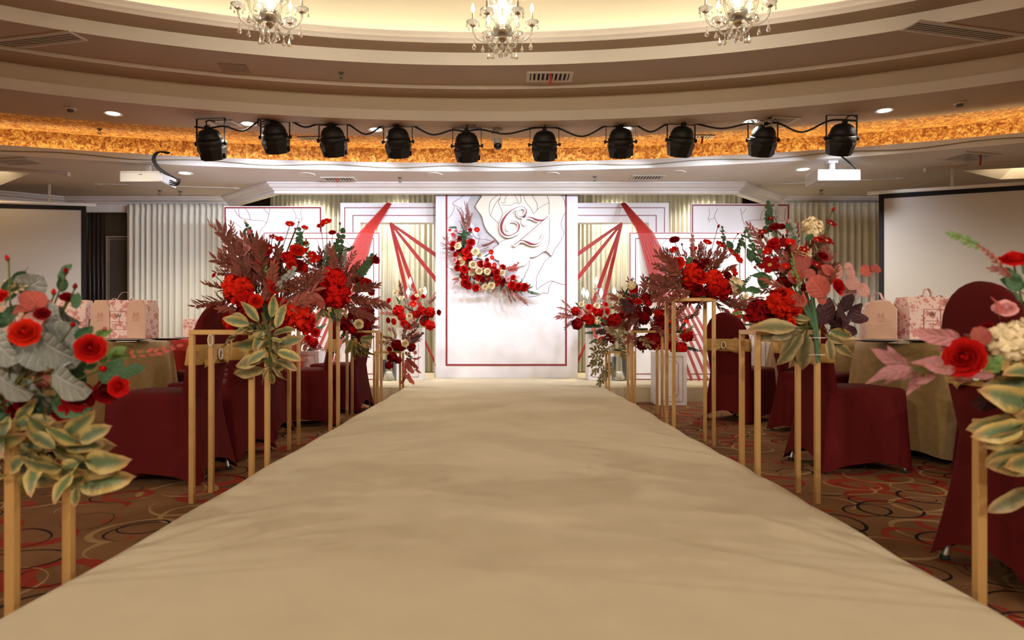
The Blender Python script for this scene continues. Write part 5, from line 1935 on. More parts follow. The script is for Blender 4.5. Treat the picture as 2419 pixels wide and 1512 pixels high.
def peony_mesh(name, m, seed, n=72, size=0.32):
    """ruffled ball of many small petals"""
    rnd = random.Random(seed)
    mb = MB()
    for k in range(n):
        z = 1 - 1.55 * (k + 0.5) / n
        a = k * 2.39996
        rr = math.sqrt(max(0, 1 - z * z))
        nrm = Vector((rr * math.cos(a), rr * math.sin(a), z))
        tg = nrm.cross(Vector((0, 0, 1)))
        tg = tg.normalized() if tg.length > 0.05 else Vector((1, 0, 0))
        bt = nrm.cross(tg)
        ro = rnd.uniform(0, 6.28)
        t1, t2 = tg * math.cos(ro) + bt * math.sin(ro), bt * math.cos(ro) - tg * math.sin(ro)
        vs, fs, uv = [], [], []
        dr = rnd.uniform(0.66, 0.84)
        for j in range(5):
            v = j / 4
            for i in range(5):
                u = i / 4 * 2 - 1
                w_ = size * (0.5 + 0.6 * v) * (1 - 0.35 * v ** 4)
                p = nrm * (dr + 0.26 * v ** 0.7 - 0.10 * u * u) + t1 * (u * w_) + t2 * (size * (v - 0.3) * 1.1)
                if j == 4:
                    p += nrm * 0.06 * math.sin(5 * u + k)
                vs.append(p); uv.append((u, v))
        for j in range(4):
            for i in range(4):
                q = j * 5 + i
                fs.append((q, q + 1, q + 6, q + 5))
        mb.add(vs, fs, 0, uv)
    mb.lathe([(0.1, -0.55), (0.55, -0.35), (0.70, 0.1), (0.45, 0.55), (0.02, 0.7)], 10)
    return mb.mesh(name, [m], True)


def cosmos_mesh(name, m, n=6, wide=0.42, lift=0.25, curl=-0.05):
    mb = MB()
    for k in range(n):
        flat_petal(mb, k * 2 * PI / n, 0.10, 0.9, wide, lift, curl, notch=0.10)
    mb.lathe([(0.20, 0.0), (0.19, 0.07), (0.10, 0.12), (0.01, 0.13)], 9, mi=1)
    mb.lathe([(0.02, -0.12), (0.10, -0.08), (0.14, 0.02)], 7, mi=2)
    return mb.mesh(name, [m, M['stamen'], M['green']], True)


def dahlia_mesh(name, m):
    mb = MB()
    for n, ln, lift, curl, w_ in ((14, 0.92, 0.05, 0.0, 0.15), (12, 0.80, 0.30, 0.02, 0.15), (10, 0.62, 0.50, 0.0, 0.14), (7, 0.40, 0.62, -0.05, 0.12)):
        for k in range(n):
            flat_petal(mb, k * 2 * PI / n + n, 0.06, ln, w_, lift, curl)
    mb.lathe([(0.02, -0.10), (0.20, 0.0), (0.22, 0.2), (0.10, 0.5), (0.01, 0.55)], 8)
    return mb.mesh(name, [m], True)


def bud_mesh(name, m, tip=None):
    mb = MB()
    for n, lay in ((3, (0.10, 1.25, 30, -38, 80)), (4, (0.14, 1.10, 42, -30, 66))):
        for k in range(n):
            petal(mb, k * 2 * PI / n + n, lay)
    for k in range(5):
        petal(mb, k * 2 * PI / 5, (0.10, 0.62, 62, 10, 30), mi=1, nu=2, nv=3)
    mb.lathe([(0.03, -0.25), (0.12, -0.12), (0.16, 0.04), (0.08, 0.1)], 7, mi=1)
    return mb.mesh(name, [m, M['green']], True)


def leaf(mb, org, direc, nrm, L_, W_, kind='lance', fold=0.25, droop=0.15, mi=0, nv=5, twist=0.0):
    direc = Vector(direc).normalized()
    nrm = Vector(nrm)
    nrm = (nrm - direc * nrm.dot(direc))
    nrm = nrm.normalized() if nrm.length > 1e-4 else direc.orthogonal().normalized()
    sd = direc.cross(nrm)
    vs, fs, uv = [], [], []
    for j in range(nv + 1):
        v = j / nv
        if kind == 'lance':
            w_ = math.sin(PI * v ** 0.72) ** 0.9
        elif kind == 'oval':
            w_ = math.sin(PI * v ** 0.9) ** 0.62
        else:
            w_ = math.sqrt(max(0.0, 1 - (2 * v - 1) ** 2))
        w_ = max(w_, 0.03) * W_ / 2
        cs, sn = math.cos(twist * v), math.sin(twist * v)
        s2 = sd * cs + nrm * sn
        n2 = nrm * cs - sd * sn
        c = Vector(org) + direc * (L_ * v) - n2 * (droop * L_ * v * v)
        for u in (-1, 0, 1):
            vs.append(c + s2 * (u * w_) + n2 * (fold * w_ * abs(u)))
            uv.append((u, v))
    for j in range(nv):
        for i in range(2):
            q = j * 3 + i
            fs.append((q, q + 1, q + 4, q + 3))
    mb.add(vs, fs, mi, uv)


def fern_mesh(name, m, seed, pairs=10, ll=0.34, lw=0.085, ang=42, kind='lance', start=0.18, curve=0.15, face=0.35):
    """leafy spray of length 1 along +Z, flat side to -Y"""
    rnd = random.Random(seed)
    mb = MB()
    cpt = lambda v: Vector((curve * math.sin(v * 2.2) * 0.6, -curve * v * v, v))
    mb.tube([cpt(k / 6) for k in range(7)], [0.012 * (1 - 0.75 * k / 6) for k in range(7)], 5, mi=1)
    for k in range(pairs):
        v = start + (1 - start) * k / pairs
        for s in (-1, 1):
            a = math.radians(ang * rnd.uniform(0.75, 1.2)) * (1 - 0.25 * v)
            d_ = Vector((s * math.sin(a), rnd.uniform(-face, face), math.cos(a)))
            leaf(mb, cpt(v + s * 0.01), d_, Vector((rnd.uniform(-0.3, 0.3), -1, rnd.uniform(-0.2, 0.4))), ll * rnd.uniform(0.8, 1.15) * (1 - 0.45 * abs(v - 0.45)), lw * rnd.uniform(0.8, 1.2), kind, 0.2, rnd.uniform(-0.05, 0.25))
    leaf(mb, cpt(1.0), (0.1, -0.1, 1), (0, -1, 0), ll * 0.8, lw, kind)
    return mb.mesh(name, [m, M['stem']], True)


def rosette_mesh(name, m, seed, n=8, ll=0.75, lw=0.30, spread=(35, 95)):
    """whorl of broad leaves at the end of a short stalk, radius about 1"""
    rnd = random.Random(seed)
    mb = MB()
    mb.tube([(0, 0, -0.35), (0.02, 0, 0), (0, 0, 0.15)], [0.03, 0.025, 0.012], 5, mi=1)
    for k in range(n):
        az = k * 2.4 + rnd.uniform(-0.2, 0.2)
        el = math.radians(rnd.uniform(*spread))
        d_ = Vector((math.cos(az) * math.sin(el), math.sin(az) * math.sin(el), math.cos(el)))
        nn = Vector((-math.cos(az) * math.cos(el), -math.sin(az) * math.cos(el), math.sin(el)))
        leaf(mb, d_ * 0.06 + Vector((0, 0, 0.1 * rnd.random())), d_, nn, ll * rnd.uniform(0.75, 1.2), lw * rnd.uniform(0.8, 1.15), 'oval', 0.25, rnd.uniform(0.05, 0.45), nv=6, twist=rnd.uniform(-0.5, 0.5))
    return mb.mesh(name, [m, M['stem']], True)


def leaf_mesh(name, m, kind, W_, seed=0):
    """single large leaf, five vertices across, cupped, with a wavy margin"""
    mb = MB()
    nv, nu = 9, 4
    vs, fs, uv = [], [], []
    for j in range(nv + 1):
        v = j / nv
        w_ = math.sin(PI * v ** 0.72) ** 0.9 if kind == 'lance' else (math.sin(PI * v ** 0.88) ** 0.66 if kind == 'oval' else math.sqrt(max(0.0, 1 - (2 * v - 1) ** 2)))
        w_ = max(w_, 0.03) * W_ / 2
        tw = 0.35 * (v - 0.3)
        for i in range(nu + 1):
            u = i / nu * 2 - 1
            x = u * w_
            y = 0.22 * v * v - 0.22 * w_ * abs(u) ** 1.3 - 0.035 * math.sin(v * 11 + (2 if u > 0 else 0)) * u * u
            vs.append(Vector((x * math.cos(tw) - y * math.sin(tw) * 0.3, y + x * math.sin(tw), v)))
            uv.append((u, v))
    for j in range(nv):
        for i in range(nu):
            q = j * (nu + 1) + i
            fs.append((q, q + 1, q + nu + 2, q + nu + 1))
    mb.add(vs, fs, 0, uv)
    mb.tube([(0, 0, -0.22), (0, 0, 0.03)], 0.014, 5, mi=1)
    return mb.mesh(name, [m, M['stem']], True)


FL = {}       # blossoms: axis +Z, radius 1
FL['rose'] = ('red_rose', [rose_mesh('red_rose', M['red'], 1), rose_mesh('red_rose', M['red'], 2)])
FL['drose'] = ('dark_red_rose', [rose_mesh('dark_red_rose', M['dred'], 3)])
FL['wrose'] = ('cream_rose', [rose_mesh('cream_rose', M['cream'], 4), rose_mesh('cream_rose', M['cream'], 5)])
FL['prose'] = ('pink_rose', [rose_mesh('pink_rose', M['pink'], 6)])
FL['srose'] = ('scarlet_rose', [rose_mesh('scarlet_rose', M['orange'], 7)])
FL['peony'] = ('red_peony', [peony_mesh('red_peony', M['red'], 1), peony_mesh('red_peony', M['red'], 2)])
FL['dpeony'] = ('dark_red_peony', [peony_mesh('dark_red_peony', M['dred'], 3)])
FL['speony'] = ('scarlet_peony', [peony_mesh('scarlet_peony', M['orange'], 4, 80, 0.28)])
FL['wpeony'] = ('cream_peony', [peony_mesh('cream_peony', M['cream'], 5, 78, 0.32)])
FL['cosmos'] = ('red_cosmos', [cosmos_mesh('red_cosmos', M['red']), cosmos_mesh('red_cosmos', M['red'], 5, 0.5, 0.45, 0.05)])
FL['dcosmos'] = ('dark_red_cosmos', [cosmos_mesh('dark_red_cosmos', M['dred'], 5, 0.36, 0.15)])
FL['dahlia'] = ('cream_dahlia', [dahlia_mesh('cream_dahlia', M['cream'])])
FL['bud'] = ('red_bud', [bud_mesh('red_bud', M['red'])])
FL['dbud'] = ('dark_red_bud', [bud_mesh('dark_red_bud', M['dred'])])
FL['wbud'] = ('cream_bud', [bud_mesh('cream_bud', M['cream'])])
FL['pbud'] = ('pink_bud', [bud_mesh('pink_bud', M['rosepink'])])
SP = {}       # sprays: grow along +Z, length 1, flat side -Y
SP['fern'] = ('burgundy_spray', [fern_mesh('burgundy_spray', M['burg'], k, 14, 0.27, 0.062, 44, 'lance', 0.12, 0.2, 0.55) for k in range(4)])
SP['dfern'] = ('dusty_red_spray', [fern_mesh('dusty_red_spray', M['dusty'], k + 5, 9, 0.26, 0.07, 42, 'lance', 0.15, 0.2, 0.5) for k in range(3)])
SP['nfern'] = ('burgundy_twig', [fern_mesh('burgundy_twig', M['dusty'], k + 40, 12, 0.15, 0.042, 38, 'lance', 0.2, 0.25, 0.6) for k in range(3)])
SP['euc'] = ('green_spray', [fern_mesh('green_spray', M['green'], k + 9, 7, 0.20, 0.15, 62, 'oval', 0.15) for k in range(2)])
SP['geuc'] = ('silver_spray', [fern_mesh('silver_spray', M['grey'], k + 12, 6, 0.19, 0.17, 62, 'round', 0.15) for k in range(2)])
SP['reuc'] = ('coral_eucalyptus_spray', [fern_mesh('coral_eucalyptus_spray', M['coral'], k + 15, 6, 0.27, 0.25, 60, 'round', 0.2) for k in range(2)])
SP['beuc'] = ('blush_eucalyptus_spray', [fern_mesh('blush_eucalyptus_spray', M['blush'], 19, 5, 0.30, 0.28, 60, 'round', 0.2)])
SP['pink'] = ('mauve_leaf_spray', [fern_mesh('mauve_leaf_spray', M['mauve'], k + 21, 4, 0.42, 0.17, 40, 'lance', 0.3) for k in range(2)])
SP['plum'] = ('plum_leaf_spray', [fern_mesh('plum_leaf_spray', M['plum'], 25, 5, 0.36, 0.30, 55, 'round', 0.2)])
SP['lime'] = ('lime_spray', [fern_mesh('lime_spray', M['lime'], 27, 6, 0.20, 0.09, 40)])
SP['tw'] = ('budding_twig', [fern_mesh('budding_twig', M['coral'], 29, 6, 0.13, 0.05, 30, 'lance', 0.25)])
SP['var'] = ('variegated_sprig', [fern_mesh('variegated_sprig', M['varieg'], k + 31, 4, 0.42, 0.20, 52, 'oval', 0.15, 0.2, 0.5) for k in range(2)])
SP['dry'] = ('dried_leaf_sprig', [fern_mesh('dried_leaf_sprig', M['dryleaf'], k + 35, 4, 0.44, 0.19, 48, 'oval', 0.15, 0.2, 0.5) for k in range(2)])
LF = {}       # single large leaves, length 1 along +Z
LF['lvar'] = ('variegated_leaf', leaf_mesh('variegated_leaf', M['varieg'], 'oval', 0.42))
LF['ldry'] = ('dried_leaf', leaf_mesh('dried_leaf', M['dryleaf'], 'oval', 0.40))
LF['lgrey'] = ('silver_round_leaf', leaf_mesh('silver_round_leaf', M['grey'], 'round', 0.95))
LF['lgreen'] = ('green_leaf', leaf_mesh('green_leaf', M['green'], 'oval', 0.62))
LF['llime'] = ('lime_leaf', leaf_mesh('lime_leaf', M['lime'], 'oval', 0.55))
LF['lpink'] = ('mauve_leaf', leaf_mesh('mauve_leaf', M['mauve'], 'lance', 0.40))
LF['lcoral'] = ('coral_round_leaf', leaf_mesh('coral_round_leaf', M['coral'], 'round', 0.92))
LF['lblush'] = ('blush_round_leaf', leaf_mesh('blush_round_leaf', M['blush'], 'round', 0.92))
LF['lplum'] = ('plum_leaf', leaf_mesh('plum_leaf', M['plum'], 'oval', 0.60))
LF['lburg'] = ('burgundy_leaf', leaf_mesh('burgundy_leaf', M['burg'], 'lance', 0.30))

TOCAM = Vector((0, -1, 0.05)).normalized()


class Arr:
    """one flower arrangement: an Empty with blossoms, sprays, leaves and stems as parts"""
    def __init__(s, name, label, base, d, core, group=None, cat='flower arrangement', seed=1, foam=(0.10, 0.10, 0.07), stems=True):
        s.t = thing(name, label, cat, base, group=group)
        s.base = Vector(base)
        s.d = d
        s.core = P(core[0], core[1], d)
        s.cpx = core
        s.rnd = random.Random(seed)
        s.stems = stems
        if foam:
            a, b, c = foam
            ox = max(-0.1, min(0.1, s.core.x - s.base.x))
            bevel(MB().box((ox - a, -b, 0), (ox + a, b, c)).build('foam_block', M['foam'], s.t), 0.008)

    def put(s, name, me, Mw):
        o_ = link(name, me, s.t)
        o_.matrix_local = Matrix.Translation(-s.base) @ Mw

    def stem(s, a, b):
        mid = (a + b) / 2 + Vector((0, 0.01, -0.06 * (a - b).length))
        mb = MB(); mb.tube([p - s.base for p in (a, mid, b)], [0.0022, 0.0028, 0.003], 5)
        mb.build('stem', M['stem'], s.t)

    def fl(s, kind, px, py, r, dd=None, cam=0.9, stem=False):
        """blossom at pixel, radius r px"""
        nm, mes = FL[kind]
        if dd is None:
            dd = s.rnd.uniform(-0.10, 0.02)
        d = s.d + dd
        p = P(px, py, d)
        n = (p - s.core)
        n = (n.normalized() if n.length > 1e-4 else Vector((0, 0, 1))) + TOCAM * cam
        n.normalize()
        R = n.to_track_quat('Z', 'Y').to_matrix().to_4x4() @ Matrix.Rotation(s.rnd.uniform(0, 6.28), 4, 'Z')
        k = r * d / F
        if 'bud' in kind: k *= 1.25
        s.put(nm, s.rnd.choice(mes), Matrix.Translation(p - n * k * 0.35) @ R @ Matrix.Scale(k, 4))
        if stem:
            s.stem(p - n * k * 0.5, s.core)

    def sp(s, kind, x0, y0, x1, y1, dd=None, tilt=0.0):
        """spray from pixel 0 to pixel 1; tilt: depth change of the tip"""
        nm, mes = SP[kind]
        if dd is None:
            dd = s.rnd.uniform(-0.05, 0.08)
        a, b = P(x0, y0, s.d + dd), P(x1, y1, s.d + dd + tilt)
        s._dir(nm, s.rnd.choice(mes), a, b)

    def lf(s, kind, x0, y0, x1, y1, dd=0.0, tilt=0.0, roll=None):
        nm, me = LF[kind]
        a, b = P(x0, y0, s.d + dd), P(x1, y1, s.d + dd + tilt)
        s._dir(nm, me, a, b, roll)

    def _dir(s, nm, me, a, b, roll=None):
        z = (b - a)
        L_ = z.length
        z.normalize()
        y = -(TOCAM - z * TOCAM.dot(z))
        y.normalize()
        x = y.cross(z)
        R = Matrix(((x.x, y.x, z.x, 0), (x.y, y.y, z.y, 0), (x.z, y.z, z.z, 0), (0, 0, 0, 1)))
        rl = s.rnd.uniform(-0.85, 0.85) if roll is None else roll
        s.put(nm, me, Matrix.Translation(a) @ R @ Matrix.Rotation(rl, 4, 'Z') @ Matrix.Scale(L_, 4))

    def fill(s, kinds, n, cx, cy, rx, ry, r0, r1, bulge=0.12, back=0.06):
        for k in range(n):
            a = s.rnd.uniform(0, 2 * PI)
            q = math.sqrt(s.rnd.random())
            dd = -bulge * math.sqrt(max(0, 1 - q * q)) * s.rnd.uniform(0.3, 1) + back * s.rnd.random()
            s.fl(s.rnd.choice(kinds), cx + rx * q * math.cos(a), cy + ry * q * math.sin(a), s.rnd.uniform(r0, r1), dd)

    def burst(s, kinds, n, cx, cy, rx, ry, a0=0, a1=360, q0=0.15, lo=0.7, hi=1.1, dd=(-0.06, 0.10)):
        """sprays radiating from a centre"""
        for k in range(n):
            a = math.radians(a0 + (a1 - a0) * (k + s.rnd.uniform(0.1, 0.9)) / n)
            q = s.rnd.uniform(lo, hi)
            c, sn = math.cos(a), -math.sin(a)
            s.sp(s.rnd.choice(kinds), cx + rx * q0 * c, cy + ry * q0 * sn, cx + rx * q * c, cy + ry * q * sn, s.rnd.uniform(*dd), s.rnd.uniform(-0.10, 0.10))


GA = 'flower arrangements on the gold stands'
LE = lambda a: [a.lf(*i) for i in ()]

# ---------------- low stand nearest the runway mouth, panelled side
b = STAND[(-1, 1)]
A = Arr('flower_arrangement', 'arrangement of silver round leaves, red roses and variegated foliage on the low stand', b, 1.70, (20, 930), GA, seed=21, foam=(0.03, 0.115, 0.022))
for k in range(46):
    x, y = A.rnd.uniform(-190, 230), A.rnd.uniform(980, 1130)
    an = A.rnd.uniform(-0.4, 3.5)
    ln = A.rnd.uniform(75, 120)
    A.lf('lvar', x, y, x + ln * math.cos(an), y + ln * math.sin(an) * 0.8, A.rnd.uniform(-0.10, 0.16), A.rnd.uniform(-0.10, 0.06))
for (x0, y0, x1, y1) in ((150, 1030, 215, 985), (190, 1040, 240, 1010), (130, 1060, 60, 1010), (205, 1090, 278, 1095), (190, 1150, 288, 1125), (170, 1120, 120, 1175), (180, 1150, 175, 1200), (60, 1080, 0, 1120), (110, 1010, 190, 1060), (160, 1080, 245, 1135), (90, 1090, 60, 1160), (210, 1050, 235, 1000)):
    A.lf('lvar', x0, y0, x1, y1, A.rnd.uniform(-0.08, 0.02), A.rnd.uniform(-0.08, 0.03))
for (x0, y0, x1, y1, dd) in ((100, 850, 172, 775, -0.02), (64, 795, 105, 868, -0.05), (128, 860, 186, 805, -0.04), (95, 800, 170, 862, -0.08), (126, 880, 196, 935, -0.10), (-10, 880, 55, 945, -0.10), (-30, 780, 20, 860, -0.05), (-40, 830, 50, 875, 0.02), (45, 690, 95, 662, 0.08), (-70, 900, -20, 960, -0.06), (105, 720, 128, 770, 0.02), (60, 900, 110, 960, 0.0), (140, 730, 175, 770, 0.06), (-90, 760, -30, 830, 0), (20, 800, 60, 870, 0.05)):
    A.lf('lgrey', x0, y0, x1, y1, dd, -0.02)
for (x0, y0, x1, y1, dd) in ((95, 735, 60, 682, 0.0), (75, 755, 100, 700, 0.02), (30, 740, 75, 715, -0.02), (50, 775, 100, 745, -0.02), (30, 800, 55, 760, 0.0)):
    A.lf('lcoral', x0, y0, x1, y1, dd)
A.lf('lblush', 60, 770, 95, 745, -0.03)
for (x0, y0, x1, y1, dd) in ((178, 800, 218, 775, -0.05), (240, 905, 285, 850, -0.07), (283, 890, 335, 862, -0.07), (200, 870, 228, 862, -0.05), (10, 760, 40, 720, 0), (15, 710, 32, 655, 0.05), (140, 665, 160, 620, 0.05), (145, 690, 150, 650, 0.05), (180, 730, 180, 690, 0.02), (150, 890, 200, 860, 0.05), (-20, 770, 30, 740, 0.05), (40, 880, 90, 860, 0.1), (90, 960, 130, 940, 0.08), (60, 640, 30, 680, 0.08), (200, 880, 180, 920, 0.04)):
    A.lf('lgreen', x0, y0, x1, y1, dd)
A.lf('llime', 250, 850, 290, 815, -0.02); A.lf('llime', 245, 860, 240, 830, -0.02); A.lf('llime', 225, 790, 262, 785, -0.03)
A.sp('tw', 265, 840, 425, 803, -0.05)
A.sp('lime', 240, 850, 330, 818, -0.02)
for k, (x, y, r, dd) in {'srose': (58, 785, 34, -0.10), 'rose': (213, 823, 34, -0.09)}.items():
    A.fl(k, x, y, r, dd, 1.4)
A.fl('dahlia', 25, 672, 36, 0.06, 1.0)
A.fl('wpeony', -25, 690, 34, 0.05)
for (k, x, y, r) in (('bud', 18, 612, 13), ('dbud', 155, 643, 15), ('dbud', 177, 678, 13), ('bud', 127, 692, 14), ('drose', 160, 702, 18), ('bud', 243, 872, 22), ('rose', 280, 914, 24), ('pbud', 247, 777, 11), ('bud', 172, 768, 15), ('dbud', -45, 640, 14)):
    A.fl(k, x, y, r, 0.03 if y < 720 else -0.07, 0.6, stem=True)
for (k, x, y, r) in (('drose', 190, 938, 34), ('drose', 250, 925, 28), ('dcosmos', 165, 960, 26), ('drose', -60, 850, 32), ('drose', 100, 740, 18), ('rose', -5, 700, 22)):
    A.fl(k, x, y, r, -0.05)
A.burst(['dfern', 'fern', 'euc'], 9, 20, 900, 150, 120, 0, 200, 0.1, 0.6, 1.0, (0.05, 0.15))

for k in range(26):
    x, y, an = A.rnd.uniform(-90, 190), A.rnd.uniform(890, 1000), A.rnd.uniform(0, 6.28)
    ln = A.rnd.uniform(45, 80)
    A.lf(A.rnd.choice(['lgreen', 'lburg', 'lvar', 'lcoral', 'ldry', 'lgreen']), x, y, x + ln * math.cos(an), y + ln * math.sin(an), A.rnd.uniform(-0.05, 0.10), A.rnd.uniform(-0.05, 0.05))
A.fill(['drose', 'dcosmos'], 5, 60, 960, 120, 30, 16, 24, 0.06, 0.04)
# ---------------- low stand nearest the runway mouth, screen side
b = STAND[(1, 1)]
A = Arr('flower_arrangement', 'arrangement with long mauve leaves, red rose and cream blooms on the low stand', b, 1.62, (2480, 900), GA, seed=22, foam=(0.03, 0.115, 0.022))
for (x0, y0, x1, y1, dd) in ((2155, 872, 2050, 888, -0.02), (2148, 868, 2062, 832, 0), (2135, 862, 2095, 822, 0.02), (2165, 876, 2088, 895, 0.01), (2270, 800, 2158, 792, -0.02), (2260, 875, 2188, 872, -0.04), (2255, 865, 2165, 850, 0.03), (2210, 880, 2170, 912, 0), (2180, 885, 2140, 930, 0.02), (2250, 830, 2215, 825, 0.04), (2350, 888, 2285, 885, -0.05), (2300, 890, 2250, 900, 0.02)):
    A.lf('lpink', x0, y0, x1, y1, dd, 0.0)
A.stem(P(2150, 872, 1.6), P(2400, 880, 1.6)); A.stem(P(2270, 800, 1.6), P(2420, 860, 1.6))
A.fl('rose', 2278, 845, 46, -0.05, 0.5)
A.fl('wpeony', 2388, 800, 46, -0.03, 1.2)
A.fl('dahlia', 2440, 770, 40, 0.0)
A.fl('rose', 2398, 612, 32, 0.03, 0.6, True)
A.fl('prose', 2375, 728, 26, 0.02)
A.fl('drose', 2330, 775, 18, 0.05)
A.fl('rose', 2385, 900, 16, 0.0); A.fl('rose', 2470, 720, 40, 0.0); A.fl('dpeony', 2500, 850, 50, -0.06)
for (x0, y0, x1, y1) in ((2340, 870, 2372, 838), (2360, 880, 2335, 842), (2345, 850, 2330, 875)):
    A.lf('llime', x0, y0, x1, y1, -0.06)
for (x0, y0, x1, y1) in ((2400, 690, 2388, 630), (2420, 680, 2370, 660), (2415, 720, 2390, 680), (2440, 660, 2420, 610), (2320, 830, 2300, 850)):
    A.lf('lgreen', x0, y0, x1, y1, 0.02)
A.lf('lcoral', 2330, 815, 2305, 775, -0.02); A.lf('lcoral', 2360, 745, 2352, 700, 0.0); A.lf('lburg', 2380, 830, 2290, 790, 0.02)
A.sp('tw', 2395, 665, 2300, 590, 0.0); A.sp('lime', 2330, 590, 2235, 563, 0.0); A.sp('dfern', 2400, 655, 2330, 640, 0.02)
for k in range(40):
    x, y = A.rnd.uniform(2390, 2640), A.rnd.uniform(900, 1120)
    an = A.rnd.uniform(0.2, 3.4)
    ln = A.rnd.uniform(75, 125)
    A.lf('lvar', x, y, x + ln * math.cos(an), y + ln * math.sin(an) * 0.8, A.rnd.uniform(-0.08, 0.16), A.rnd.uniform(-0.10, 0.06))
for (x0, y0, x1, y1) in ((2440, 890, 2340, 925), (2430, 920, 2355, 950), (2450, 880, 2390, 870), (2440, 1000, 2350, 1070), (2430, 1060, 2335, 1080), (2470, 1090, 2355, 1105), (2450, 1010, 2360, 1020), (2440, 960, 2345, 930)):
    A.lf('lvar', x0, y0, x1, y1, A.rnd.uniform(-0.06, 0.02), A.rnd.uniform(-0.06, 0.03))
A.lf('ldry', 2440, 1155, 2345, 1212, 0.02)
A.burst(['fern', 'plum', 'euc'], 8, 2480, 880, 130, 130, 20, 200, 0.1, 0.6, 1.0, (0.05, 0.15))

for k in range(18):
    x, y, an = A.rnd.uniform(2360, 2560), A.rnd.uniform(800, 980), A.rnd.uniform(0, 6.28)
    ln = A.rnd.uniform(45, 80)
    A.lf(A.rnd.choice(['lgreen', 'lburg', 'lvar', 'lcoral', 'lplum']), x, y, x + ln * math.cos(an), y + ln * math.sin(an), A.rnd.uniform(0.0, 0.12), A.rnd.uniform(-0.05, 0.05))
# ---------------- second stand, panelled side
b = STAND[(-1, 2)]
A = Arr('flower_arrangement', 'full burgundy feather and red peony arrangement above the stand with the hanging ring', b, 3.36, (610, 730), GA, seed=23, foam=(0.03, 0.115, 0.022))
for (x0, y0, x1, y1) in ((575, 715, 478, 716), (565, 705, 490, 668), (600, 700, 515, 560), (605, 690, 508, 615), (600, 680, 560, 575), (615, 690, 595, 565), (630, 690, 650, 590), (640, 720, 745, 640), (640, 730, 765, 690), (650, 700, 700, 600), (620, 720, 640, 620), (590, 720, 540, 640), (660, 730, 740, 720), (600, 740, 520, 740), (650, 690, 690, 650), (590, 700, 580, 610), (620, 700, 560, 640), (640, 690, 720, 660), (600, 660, 545, 590), (620, 650, 620, 575)):
    A.sp('fern', x0, y0, x1, y1, A.rnd.uniform(-0.12, 0.10), A.rnd.uniform(-0.12, 0.06))
A.sp('dfern', 560, 610, 512, 530, 0.02); A.sp('dfern', 555, 600, 545, 535, 0.04)
for (k, x, y, r, dd, st) in (('pbud', 590, 552, 16, 0, 1), ('wbud', 580, 526, 9, 0, 1), ('prose', 572, 590, 20, -0.08, 0), ('wbud', 533, 611, 10, -0.02, 1), ('wbud', 547, 640, 11, -0.1, 0), ('cosmos', 685, 527, 12, 0, 1), ('cosmos', 720, 538, 9, 0, 1), ('bud', 706, 525, 5, 0, 1), ('bud', 697, 541, 6, 0, 1), ('dcosmos', 610, 572, 13, -0.02, 1), ('dcosmos', 643, 556, 10, 0, 1), ('srose', 702, 590, 18, -0.06, 0), ('srose', 690, 626, 13, -0.1, 0), ('rose', 680, 605, 15, -0.06, 0), ('rose', 650, 680, 15, -0.12, 0), ('dcosmos', 636, 583, 14, -0.05, 0), ('drose', 640, 620, 14, -0.1, 0), ('speony', 555, 678, 36, -0.14, 0), ('peony', 575, 705, 24, -0.15, 0), ('srose', 604, 712, 17, -0.18, 0), ('peony', 545, 760, 24, -0.08, 0), ('dpeony', 575, 735, 20, -0.10, 0), ('speony', 705, 748, 34, -0.12, 0), ('peony', 725, 765, 22, -0.08, 0), ('peony', 675, 770, 20, -0.10, 0), ('cosmos', 660, 565, 11, -0.02, 1), ('rose', 505, 650, 7, 0, 1)):
    A.fl(k, x, y, r, dd, 0.9, bool(st))
A.sp('euc', 700, 620, 700, 548, 0.0); A.sp('euc', 600, 600, 582, 540, 0.02); A.sp('geuc', 640, 690, 690, 635, -0.12); A.sp('lime', 640, 680, 625, 620, -0.12); A.sp('euc', 560, 640, 528, 612, 0)
A.lf('lgreen', 582, 565, 574, 538, 0.0); A.lf('lgreen', 640, 760, 628, 715, -0.12)
for (x0, y0, x1, y1, kd) in ((590, 765, 524, 752, 'v'), (590, 770, 548, 738, 'v'), (600, 765, 545, 785, 'v'), (610, 760, 575, 710, 'v'), (640, 750, 652, 695, 'v'), (655, 775, 668, 715, 'v'), (620, 770, 640, 738, 'v'), (630, 790, 570, 800, 'v'), (625, 800, 545, 832, 'v'), (640, 800, 668, 805, 'v'), (650, 815, 712, 798, 'v'), (655, 830, 708, 845, 'v'), (650, 840, 690, 825, 'v'), (630, 830, 575, 858, 'v'), (620, 850, 545, 860, 'd'), (625, 868, 548, 895, 'd'), (635, 870, 610, 905, 'v'), (645, 865, 672, 905, 'd'), (640, 880, 645, 912, 'v'), (655, 850, 700, 868, 'd'), (645, 790, 690, 770, 'v'), (620, 780, 600, 830, 'v'), (640, 810, 600, 815, 'v'), (640, 830, 660, 870, 'v'), (600, 780, 560, 770, 'v')):
    A.lf('lvar' if kd == 'v' else 'ldry', x0, y0, x1, y1, A.rnd.uniform(-0.24, -0.12), A.rnd.uniform(-0.04, 0.04))
for k in range(16):
    x, y, an = A.rnd.uniform(560, 690), A.rnd.uniform(745, 880), A.rnd.uniform(0, 6.28)
    ln = A.rnd.uniform(38, 58)
    A.lf(A.rnd.choice(['lvar', 'lvar', 'ldry']), x, y, x + ln * math.cos(an), y + ln * math.sin(an), A.rnd.uniform(-0.16, -0.02), A.rnd.uniform(-0.05, 0.05))
mb = MB(); mb.tube([q - A.base for q in (P(620, 740, 3.2), P(638, 800, 3.16), P(640, 885, 3.18))], 0.008, 6); mb.build('stem', M['stem'], A.t)
A.fill(['dpeony', 'drose'], 8, 615, 700, 80, 60, 14, 20, 0.0, 0.12)

